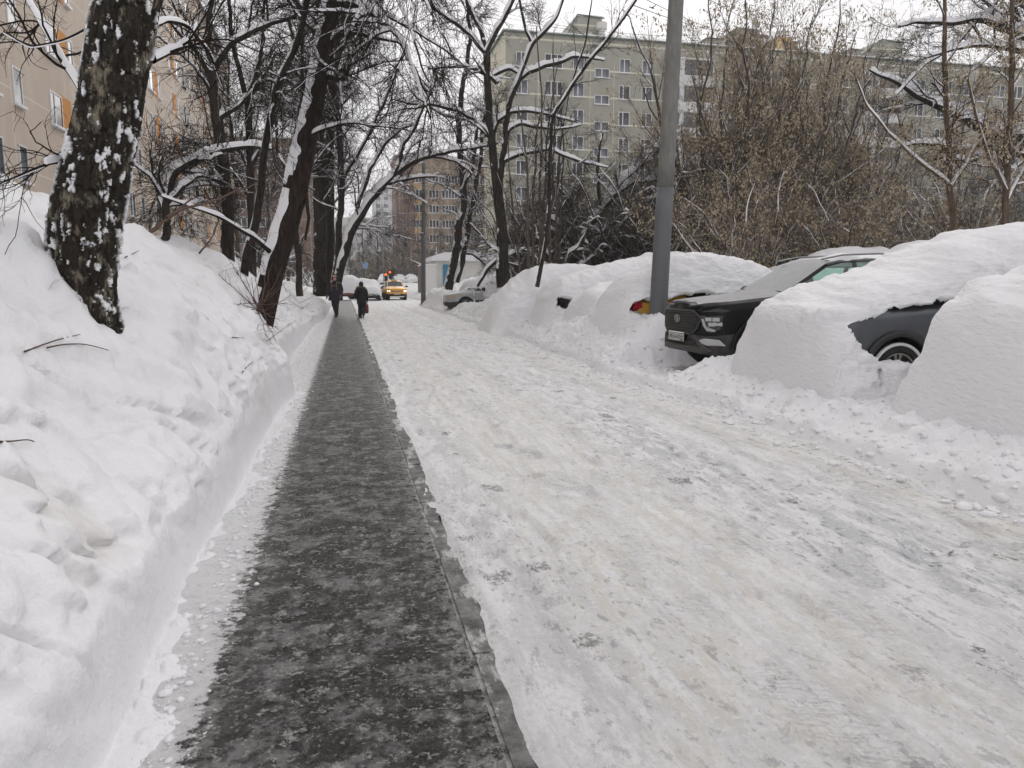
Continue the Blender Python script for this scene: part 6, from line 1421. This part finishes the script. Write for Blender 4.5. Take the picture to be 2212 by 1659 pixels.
# wires
def wire(a, b, sag, r, label, group=None):
    a = Vector(a); b = Vector(b); n = 26; P = np.array([[(a+(b-a)*k/(n-1))-Vector((0, 0, sag*4*(k/(n-1))*(1-k/(n-1)))) for k in range(n)]], float); V, F = tubes(P, np.full((1, n), r), 5)
    return tag(raw('overhead_wire', V, F, 'wire'), label, 'wire', group)
mast = []
for i, (u, v, v2) in enumerate(((1583, 68, 92), (1632, 46, 80))):
    x, y, z = W(u, v, 88); _, _, zb = W(u, v2, 88); r_ = empty('roof_mast', (x, y, 28.0), 0, ('shorter thin wire mast on the olive roof', 'taller thin wire mast on the olive roof')[i], 'mast'); b_ = MB(); b_.bar((0, 0, 0), (0, 0, z-28.0), .05, 6); b_.build('pole', 'metal', r_); b_ = MB(); b_.box((0, 0, z-28.2), (.5, .05, .05)); b_.build('cross_arm', 'metal', r_); mast.append((x, y, z))
w_ = [((1470, -40, 26), (1632, 46, 88), .2, 'wire falling from the top edge to the taller roof mast'), ((1370, 12, 30), (1583, 68, 88), .3, 'wire passing behind the concrete pole to the shorter roof mast'), ((1340, -30, 30), (1580, 72, 88), .3, 'second wire slanting down to the shorter roof mast'),
      ((1632, 47, 88), (2250, 96, 95), 1.0, 'long wire running right from the taller roof mast'), ((1583, 70, 88), (2250, 118, 96), 1.0, 'long wire running right from the shorter roof mast'), ((1060, 20, 80), (1583, 70, 88), 1.2, 'upper of the wires running along the olive roof'), ((1060, 30, 80), (1700, 76, 92), 1.4, 'lower of the wires running along the olive roof'), ((1700, -20, 60), (1640, 44, 88), .2, 'short steep wire above the taller roof mast')]
for i, (a, b, sg_, lb) in enumerate(w_): wire(W(*a), W(*b), sg_, .016, lb)
a = W(360, 255, 42); b = W(1260, 250, 42)
wire((lx-9, ly, lz+.9), (lx, ly, lz+.5), .1, .012, 'thin wire from the trees to the hanging lamp'); wire((lx, ly, lz+.5), (x1, y1, z1+.6), .1, .012, 'thin wire from the hanging lamp to the metal lamp post')
# bird
bx, by, bz = W(1409, 17, 40); bd2 = empty('bird', (bx, by, bz), .5, 'small dark bird flying above the olive roof', 'bird')
b_ = MB(); b_.loft([[(dx, rr_*math.cos(q*math.pi/3), rr_*.9*math.sin(q*math.pi/3)+dz) for q in range(6)] for dx, rr_, dz in ((.16, .004, .0), (.13, .022, .0), (.10, .028, .004), (.05, .036, 0), (-.02, .04, -.005), (-.08, .025, -.004), (-.12, .02, -.002), (-.20, .035, -.002))])
for sy in (1, -1): b_.add([(.06, sy*.02, .02), (.09, sy*.14, .09), (.02, sy*.30, .10), (-.02, sy*.15, .075), (-.05, sy*.02, .015), (.02, sy*.10, .04)], [(0, 1, 5), (1, 2, 3, 5), (5, 3, 4), (0, 5, 4)])
b_.build('body', 'twig', bd2, True)
# shrub twigs and fallen twigs on the bank
def shrub(name, label, pts, seed, D, n2=2, cat_='shrub', r=.006):
    rn = np.random.RandomState(seed); base = W(*pts[0][0], D); root = empty(name, base, 0, label, cat_); P = []; Rr = []
    for (u0, v0), (u1, v1), dd_ in pts:
        a = np.array(W(u0, v0, D)); b = np.array(W(u1, v1, D+dd_)); q = np.linspace(0, 1, 9)[:, None]; l = np.linalg.norm(b-a); p = a+(b-a)*q+np.cumsum(rn.randn(9, 3)*.010*l, 0)*(q > 0); P.append(p); Rr.append(r*np.linspace(1, .45, 9))
    P = np.stack(P)-np.array(base); Rr = np.stack(Rr); a1 = children(P, Rr, len(pts)*n2, rn, .25, .9, (20, 50), .38, 6, .7, .0028, .0045, .08, .02) if n2 else None
    V, F = cat([tubes(P, Rr, 6)]+([tubes(a1[0], a1[1], 4)] if n2 else [])); raw('stems', V, F, 'twig_red', root, True); return root
shrub('shrub', 'cluster of bare reddish shrub stems leaning off the snow bank under the leaning trunk', [((560+int(8*math.sin(i*3)), 668+int(10*math.cos(i*2))), e, d) for i, (e, d) in enumerate([((478, 596), -.6), ((488, 560), .2), ((500, 575), -.3), ((512, 590), .5), ((470, 640), -.8), ((462, 655), -.9), ((470, 690), -1.), ((500, 668), -.7), ((530, 585), .3), ((548, 575), .4), ((590, 560), .6), ((606, 575), .4), ((618, 608), .1), ((625, 640), -.3), ((612, 660), -.5), ((600, 690), -.6), ((580, 716), -.7), ((590, 735), -.8), ((545, 600), 0), ((535, 640), -.4), ((600, 620), .2), ((572, 590), .5)])], 5, 9.6, 2)
shrub('shrub', 'thin dead stems poking out of the snow bank face below the shrub', [((568, 700), (575, 728), -.2), ((572, 722), (592, 745), -.3), ((560, 700), (545, 742), -.3), ((575, 738), (640, 690), .2), ((568, 700), (600, 706), .2)], 6, 8.8, 1, r=.004)
shrub('shrub', 'small sprays of bare stems low on the bank near the walking adult', [((640, 640), (668, 618), .4), ((645, 655), (680, 640), .4), ((650, 668), (672, 652), .3), ((655, 640), (640, 612), .3), ((620, 630), (600, 600), .2), ((632, 652), (660, 668), .2)], 7, 17, 1)
from mathutils.bvhtree import BVHTree
bvb = BVHTree.FromPolygons([v.co for v in bank.data.vertices], [p.vertices for p in bank.data.polygons])
def on_bank(u, v):
    d = Vector(W(u, v, 1.))-Vector((0, 0, H)); h, nrm, _, _ = bvb.ray_cast(Vector((0, 0, H)), d.normalized(), 60)
    return np.array(h-d.normalized()*.012) if h is not None else np.array(W(u, v, 5))
for i, (pts, lb) in enumerate([([(54, 766), (90, 752), (130, 738), (174, 728)], 'longest of the thin fallen twigs on the near bank'), ([(103, 757), (140, 749), (185, 748), (235, 762)], 'forked curved twig lying right of the longest twig on the bank'), ([(0, 963), (30, 961), (72, 955), (75, 962)], 'dark twig lying at the left edge of the bank'), ([(524, 808), (532, 797), (546, 785)], 'short twig stuck in the bank face above the pavement'), ([(502, 732), (515, 733), (528, 733)], 'tiny twig lying below the shrub'), ([(270, 560), (300, 545)], 'tiny dark twig by the foot of the birch')]):
    P = np.array([on_bank(*p)+np.array((0, 0, .015)) for p in pts]); P4 = np.concatenate([P, np.full((len(P), 1), .0045)], 1); P_, r_ = resample(P4, 14); V, F = tubes(P_[None], (r_*np.linspace(1.1, .5, 14))[None], 6); tag(raw('twig', V, F, 'twig_red', smooth=True), lb, 'twig')
shrub('fallen_branch', 'bare dark branch stuck in the bank crest pointing at the beige block', [((318, 505), (420, 432), .6), ((320, 504), (345, 492), 0), ((360, 470), (560, 395), 1.4)], 11, 9.5, 3, 'branch', .022)
shrub('fallen_branch', 'short dark crooked branch stuck in the crest right of the longer one', [((430, 548), (462, 505), .1), ((462, 505), (478, 468), .2), ((445, 528), (436, 518), 0)], 12, 11.5, 2, 'branch', .018)
# ------------------------------------------------------------------ people
def skin(name, nodes, edges, mat, parent, sub=2, root_i=0):
    me = bpy.data.meshes.new(name); me.from_pydata([n[:3] for n in nodes], edges, []); o = bpy.data.objects.new(name, me); C.objects.link(o)
    o.modifiers.new('s', 'SKIN'); 
    for i, n in enumerate(nodes):
        r = n[3] if isinstance(n[3], tuple) else (n[3], n[3]); me.skin_vertices[0].data[i].radius = r; me.skin_vertices[0].data[i].use_root = (i == root_i)
    s = o.modifiers.new('u', 'SUBSURF'); s.levels = sub; s.render_levels = sub
    dg = bpy.context.evaluated_depsgraph_get(); m2 = bpy.data.meshes.new_from_object(o.evaluated_get(dg)); o.modifiers.clear(); o.data = m2; m2.materials.clear(); m2.materials.append(M[mat])
    m2.polygons.foreach_set('use_smooth', np.ones(len(m2.polygons), bool)); o.parent = parent; return o
def rings(mb, L, n=18, m=0):
    """L: (x, y, z, rx, ry) centres and radii"""
    mb.loft([[(x+rx*math.cos(2*math.pi*i/n), y+ry*math.sin(2*math.pi*i/n), z) for i in range(n)] for x, y, z, rx, ry in L], m)
def limb(mb, pts, n=12, m=0):
    """tapering sleeve through (x,y,z,r)"""
    V = []; P = [Vector(p[:3]) for p in pts]
    for i, p in enumerate(pts):
        t = (P[min(i+1, len(P)-1)]-P[max(i-1, 0)]).normalized(); a = t.orthogonal().normalized() if i == 0 else (a-t*a.dot(t)).normalized(); b = t.cross(a)
        V.append([tuple(P[i]+(a*math.cos(2*math.pi*k/n)+b*math.sin(2*math.pi*k/n))*p[3]) for k in range(n)])
    mb.loft(V, m)
def person(label, loc, rz, h, J, clothes):
    root = empty('person', loc, rz, label, 'person'); k = h/1.65
    def S_(p): return tuple(q*k for q in p[:3])+((p[3]*k,) if len(p) > 3 else ())
    # J: joints. the body: pelvis, spine, neck, head; arms with hands and fingers; legs with feet
    N = []; E = []
    def add(p, par=None):
        N.append(S_(p)); 
        if par is not None: E.append((par, len(N)-1))
        return len(N)-1
    pel = add(J['pelvis']); ch = add(J['chest'], pel); nk = add(J['neck'], ch); hd = add(J['head'], nk); tp = add(J['crown'], hd)
    for s in ('l', 'r'):
        sh = add(J['sh'+s], ch); el = add(J['el'+s], sh); wr = add(J['wr'+s], el); pm = add(J['pm'+s], wr)
        d = Vector(J['pm'+s][:3])-Vector(J['wr'+s][:3]); d.normalize(); f = Vector((0, -1, 0)); side = d.cross(Vector((1, 0, 0))).normalized()
        for i, ln in enumerate((.070, .080, .075, .058)):
            o_ = side*(-.030+.020*i); b0 = Vector(J['pm'+s][:3])+o_+d*.02; a1 = add((*b0, .0095), pm); a2 = add((*(b0+d*ln*.5+f*.008), .0088), a1); add((*(b0+d*ln*.9+f*.028), .0075), a2)
        t0 = Vector(J['wr'+s][:3])+d*.03-side*.038; a1 = add((*t0, .011), pm); add((*(t0+d*.045-side*.012+f*.01), .009), a1)
        hp = add(J['hp'+s], pel); kn = add(J['kn'+s], hp); an = add(J['an'+s], kn); add(J['to'+s], an)
    skin('body', N, E, 'skin', root, 2)
    return root, k
def adult():
    x, y, z = W(726, 677, 30.5)
    J = dict(pelvis=(0, 0, .92, .125), chest=(0, -.02, 1.25, .13), neck=(0, -.03, 1.42, .055), head=(0, -.05, 1.53, .082), crown=(0, -.04, 1.60, .07),
             shl=(.17, -.02, 1.34, .055), ell=(.235, .01, 1.08, .043), wrl=(.23, -.12, .88, .032), pml=(.225, -.16, .82, .03), shr=(-.17, -.02, 1.34, .055), elr=(-.26, .05, 1.10, .043), wrr=(-.33, .03, .87, .032), pmr=(-.35, .02, .80, .03),
             hpl=(.085, 0, .86, .09), knl=(.07, -.16, .49, .06), anl=(.05, -.18, .10, .042), tol=(.05, -.30, .045, .04), hpr=(-.085, 0, .86, .09), knr=(-.07, -.02, .47, .06), anr=(-.06, .24, .17, .042), tor=(-.06, .18, .06, .04))
    root, k = person('adult in a dark hooded coat and pink hat walking up the pavement', (x, y, .012), YAW, 1.72, J, None)
    def sc_(o):
        o.scale = (k, k, k); return o
    m = MB(); rings(m, [(0, 0, .66, .28, .19), (0, 0, .70, .285, .195), (0, 0, .85, .265, .19), (0, 0, 1.0, .245, .175), (0, -.01, 1.15, .245, .17), (0, -.02, 1.28, .235, .155), (0, -.02, 1.36, .165, .12), (0, -.03, 1.41, .095, .09), (0, -.03, 1.44, .08, .08)], 24)
    limb(m, [(.15, -.02, 1.34, .085), (.21, -.01, 1.22, .078), (.245, .01, 1.08, .070), (.25, -.05, .97, .062), (.235, -.12, .88, .052)]); limb(m, [(-.15, -.02, 1.34, .085), (-.215, .01, 1.22, .078), (-.265, .05, 1.09, .070), (-.31, .045, .98, .062), (-.335, .03, .88, .052)])
    sc_(m.build('coat', 'coat', root, True))
    for s, (hx, hy), (kx, ky), (ax, ay, az) in ((1, (.085, 0), (.07, -.16), (.05, -.18, .10)), (-1, (-.085, 0), (-.07, -.02), (-.06, .23, .19))):
        m = MB(); limb(m, [(hx, hy, .84, .115), ((hx+kx)/2, (hy+ky)/2, .67, .10), (kx, ky, .49, .085), ((kx+ax)/2, (ky+ay)/2, (.49+az)/2, .078), (ax, ay, az, .072)]); sc_(m.build('trouser_leg', 'trouser', root, True))
        b_ = MB(); 
        if s > 0: b_.loft([[(ax+w_*math.cos(q*math.pi/5), yy+l_*0, .012+max(0, h_*(.5+.5*math.sin(q*math.pi/5)))) for q in range(10)] for yy, w_, h_, l_ in ((-.10, .04, .10, 0), (-.16, .05, .14, 0), (-.24, .052, .10, 0), (-.31, .045, .075, 0), (-.35, .02, .04, 0))])
        else: b_.loft([[(ax+w_*math.cos(q*math.pi/5), yy, zz+h_*math.sin(q*math.pi/5)) for q in range(10)] for yy, zz, w_, h_ in ((.30, .20, .03, .04), (.26, .17, .048, .055), (.20, .10, .05, .06), (.15, .05, .045, .04), (.13, .03, .02, .02))])
        sc_(b_.build('boot', 'black', root, True))
    m = MB(); c0 = (0, -.035, 1.54)    # hood around the face
    V = []; n = 20; K = 9
    for j in range(K):
        a = -.55+j*(math.pi*.5+.55)/(K-1)
        for i in range(n):
            t = 2*math.pi*i/n; rr_ = math.cos(a) if a > 0 else 1-.12*(a/.55)**2; V.append((.128*rr_*math.sin(t)*(1.0), c0[1]+.02+.13*math.sin(max(a, 0))*1.0+(-.085 if a < 0 else -.03)*(-a/.55 if a < 0 else 0), c0[2]+.005+.150*rr_*math.cos(t)))
    m.add(V, [(j*n+i, j*n+(i+1) % n, (j+1)*n+(i+1) % n, (j+1)*n+i) for j in range(K-1) for i in range(n)]+[tuple((K-1)*n+i for i in range(n))]); sc_(m.build('hood', 'coat', root, True))
    m = MB(); rings(m, [(0, -.05, 1.575, .090, .098), (0, -.05, 1.61, .090, .096), (0, -.045, 1.645, .078, .082), (0, -.04, 1.67, .045, .05)], 18); sc_(m.build('hat', 'hatpink', root, True))
    f = MB(); f.ball((.030, -.128, 1.545), (.013, .008, .007)); f.ball((-.030, -.128, 1.545), (.013, .008, .007)); sc_(f.build('eyes', 'ink', root, True))
    f = MB(); f.loft([[(w_*math.cos(q*math.pi/3), -.128-d_*max(0, -math.sin(q*math.pi/3)+.3), zz) for q in range(6)] for w_, d_, zz in ((.006, .004, 1.55), (.012, .016, 1.525), (.016, .022, 1.512), (.008, .004, 1.503))]); sc_(f.build('nose', 'skin', root, True))
    f = MB(); f.ball((0, -.128, 1.485), (.022, .008, .006)); sc_(f.build('mouth', 'hatpink', root, True))
    st = MB()
    for sx in (1, -1): 
        P_ = [(sx*.11, -.15, 1.05), (sx*.105, -.178, 1.14), (sx*.10, -.178, 1.25), (sx*.10, -.16, 1.33), (sx*.10, -.10, 1.395)]
        for a, b in zip(P_[:-1], P_[1:]): st.bar(a, b, .011, 6)
    st.bar((-.10, -.182, 1.235), (.10, -.182, 1.235), .010, 6); sc_(st.build('harness', 'strap', root))
    for s, p in ((1, (.228, -.15, .83)), (-1, (-.345, .025, .82))):
        g_ = MB(); g_.ball(p, (.042, .05, .062), 0, 12, 8)
        for i in range(4): g_.bar((p[0], p[1]-.03+.02*i, p[2]-.03), (p[0]+.004*s, p[1]-.035+.02*i, p[2]-.10+.01*abs(i-1.5)), .0125, 7)
        g_.bar((p[0], p[1]-.04, p[2]), (p[0], p[1]-.06, p[2]-.045), .013, 7); sc_(g_.build('glove', 'glove', root, True))
adult()
def child():
    x, y, z = W(782, 684, 29.5)
    J = dict(pelvis=(0, 0, .90, .12), chest=(0, -.0, 1.22, .125), neck=(0, 0, 1.40, .05), head=(0, .01, 1.52, .085), crown=(0, .0, 1.59, .075),
             shl=(.17, 0, 1.32, .055), ell=(.24, -.02, 1.07, .043), wrl=(.24, .06, .86, .032), pml=(.24, .07, .80, .03), shr=(-.17, 0, 1.32, .055), elr=(-.25, -.05, 1.08, .043), wrr=(-.23, .10, .90, .032), pmr=(-.22, .13, .86, .03),
             hpl=(.085, 0, .84, .09), knl=(.11, .02, .46, .06), anl=(.15, -.26, .20, .042), tol=(.17, -.30, .06, .04), hpr=(-.085, 0, .84, .09), knr=(-.09, .03, .46, .06), anr=(-.09, -.02, .09, .042), tor=(-.09, .10, .04, .04))
    root, k = person('child in a dark jacket with a brown fur collar walking away on the road edge', (x, y, .02), YAW-.10, 1.43, J, None)
    def sc_(o):
        o.scale = (k, k, k); return o
    m = MB(); rings(m, [(0, 0, .66, .215, .16), (0, 0, .70, .22, .165), (0, 0, .85, .215, .165), (0, 0, 1.0, .205, .16), (0, 0, 1.15, .215, .165), (0, 0, 1.27, .215, .155), (0, 0, 1.36, .17, .13), (0, 0, 1.42, .09, .09)], 24)
    limb(m, [(.16, 0, 1.33, .09), (.225, -.01, 1.2, .085), (.255, -.02, 1.06, .075), (.25, .03, .94, .066), (.245, .06, .86, .055)]); limb(m, [(-.16, 0, 1.33, .09), (-.23, -.02, 1.2, .085), (-.26, -.05, 1.07, .078), (-.25, .03, .97, .068), (-.235, .10, .90, .055)]); sc_(m.build('jacket', 'coat2', root, True))
    h_ = MB(); rings(h_, [(0, -.10, 1.19, .07, .03), (0, -.15, 1.24, .12, .06), (0, -.14, 1.33, .15, .08), (0, -.08, 1.41, .15, .09)], 16); sc_(h_.build('hood', 'coat2', root, True))
    fu = MB(); rq = random.Random(2)
    for i in range(26):
        t = 2*math.pi*i/26; fu.ball((.165*math.cos(t), -.02+.12*math.sin(t), 1.40-.02*math.sin(t)), .036+.01*rq.random(), 0, 7, 5)
    sc_(fu.build('fur_collar', 'fur', root, True))
    m = MB(); rings(m, [(0, 0, 1.44, .095, .10), (0, 0, 1.50, .100, .108), (0, 0, 1.57, .100, .105), (0, 0, 1.63, .085, .09), (0, 0, 1.665, .05, .055), (0, 0, 1.675, .01, .01)], 18); sc_(m.build('hat', 'coat', root, True))
    for s, hx, (kx, ky), (ax, ay, az) in ((1, .085, (.11, .02), (.15, -.25, .21)), (-1, -.085, (-.09, .03), (-.09, -.02, .09))):
        m = MB(); limb(m, [(hx, 0, .82, .115), ((hx+kx)/2, ky/2, .65, .105), (kx, ky, .47, .092), ((kx+ax)/2, (ky+ay)/2, (.47+az)/2, .09), (ax, ay, az, .085)]); sc_(m.build('trouser_leg', 'trouser', root, True))
    b_ = MB(); b_.box((-.09, .03, .055), (.10, .25, .11), taper=.75); sc_(b_.build('boot', 'black', root))
    b_ = MB(); rot = Matrix.Rotation(R(62), 3, 'X') @ Matrix.Rotation(R(10), 3, 'Y')
    P_ = [(.05*math.cos(q*math.pi/6)*(1.0 if math.sin(q*math.pi/6) > 0 else .85), .14*math.sin(q*math.pi/6)) for q in range(12)]
    def tr(x_, y_, z_): v = rot @ Vector((x_, y_, z_)); return (v.x+.17, v.y-.34, v.z+.15)
    b_.prism(P_, -.02, .0, 0, tr); b_.prism([(a*.9, b*.95) for a, b in P_], .0, .07, 1, tr); sc_(b_.build('boot', ['sole', 'black'], root))
    g_ = MB(); g_.ball((.245, .065, .81), (.04, .045, .06), 0, 10, 7)
    for i in range(4): g_.bar((.245, .04+.018*i, .79), (.247, .035+.018*i, .73), .012, 6)
    sc_(g_.build('glove', 'black', root, True))
    # bag carried in the right hand: a thing of its own
    bg = empty('bag', (x+.245*k*math.cos(YAW-.1), y+.245*k*math.sin(YAW-.1)+.02, .02), YAW-.1, 'dark red bag hanging from the hand of the walking child', 'bag'); bg_ = MB()
    bg_.loft([[(.045*w_*math.cos(q*math.pi/6), .16*w_*math.sin(q*math.pi/6), zz) for q in range(12)] for w_, zz in ((.7, .20), (1, .23), (1.05, .40), (.9, .52), (.6, .56))]); bg_.build('pouch', 'bag', bg, True)
    bg_ = MB(); bg_.bar((0, -.07, .55), (0, 0, .645), .009, 6); bg_.bar((0, .07, .55), (0, 0, .645), .009, 6); bg_.build('handle', 'black', bg)
child()
# ------------------------------------------------------------------ light, sky and camera
sc = bpy.context.scene
w = bpy.data.worlds.new('World'); sc.world = w; w.use_nodes = True; nt = w.node_tree; nt.nodes.clear()
out = nt.nodes.new('ShaderNodeOutputWorld'); bg = nt.nodes.new('ShaderNodeBackground'); sky = nt.nodes.new('ShaderNodeTexSky')
sky.sky_type = 'NISHITA'; sky.sun_disc = False; sky.sun_elevation = R(28); sky.sun_rotation = R(20); sky.air_density = 1; sky.dust_density = 5
hs = nt.nodes.new('ShaderNodeHueSaturation'); hs.inputs['Saturation'].default_value = .12; nt.links.new(sky.outputs[0], hs.inputs['Color'])
mx = nt.nodes.new('ShaderNodeMix'); mx.data_type = 'RGBA'; mx.inputs[0].default_value = .97
nt.links.new(hs.outputs[0], mx.inputs[6])
tc = nt.nodes.new('ShaderNodeTexCoord'); nz = nt.nodes.new('ShaderNodeTexNoise'); nz.inputs['Scale'].default_value = 1.6; nz.inputs['Detail'].default_value = 4
nt.links.new(tc.outputs['Generated'], nz.inputs['Vector']); cr = nt.nodes.new('ShaderNodeValToRGB')
cr.color_ramp.elements[0].position = .3; cr.color_ramp.elements[0].color = (7.6, 7.45, 7.6, 1)
cr.color_ramp.elements[1].position = .7; cr.color_ramp.elements[1].color = (8.3, 8.12, 8.25, 1)
nt.links.new(nz.outputs[0], cr.inputs[0]); nt.links.new(cr.outputs[0], mx.inputs[7])
nt.links.new(mx.outputs[2], bg.inputs[0]); bg.inputs[1].default_value = .105; nt.links.new(bg.outputs[0], out.inputs[0])
sl = bpy.data.lights.new('sun', 'SUN'); sl.energy = .7; sl.angle = R(35); sl.color = (1., .97, .93)
so = bpy.data.objects.new('sun', sl); C.objects.link(so); so.rotation_euler = Euler((R(62), 0, R(160)), 'XYZ')
cam = bpy.data.cameras.new('camera'); cam.sensor_width = 36; cam.lens = 36*F_/2212; cam.clip_start = .05; cam.clip_end = 3000
co = bpy.data.objects.new('camera', cam); C.objects.link(co); co.location = (0, 0, H); co.rotation_euler = (math.pi/2-PITCH, 0, YAW)
sc.camera = co
vs = sc.view_settings; vs.view_transform = 'Standard'; vs.look = 'None'; vs.gamma = 1; vs.exposure = EXPO; vs.use_curve_mapping = False
sc.cycles.max_bounces = 6; sc.cycles.diffuse_bounces = 4; sc.cycles.glossy_bounces = 3; sc.cycles.transparent_max_bounces = 8
sc.cycles.use_adaptive_sampling = True; sc.cycles.adaptive_threshold = .02
sc.cycles.use_denoising = True; sc.cycles.denoiser = 'OPENIMAGEDENOISE'; sc.cycles.denoising_prefilter = 'ACCURATE'; sc.cycles.denoising_input_passes = 'RGB_ALBEDO_NORMAL'
hz_ = MB(); hz_.box((0, 165, 18.3), (420, 390, 39.0)); hz_ = tag(hz_.build('haze', 'haze'), kind='stuff', label='thin winter haze')
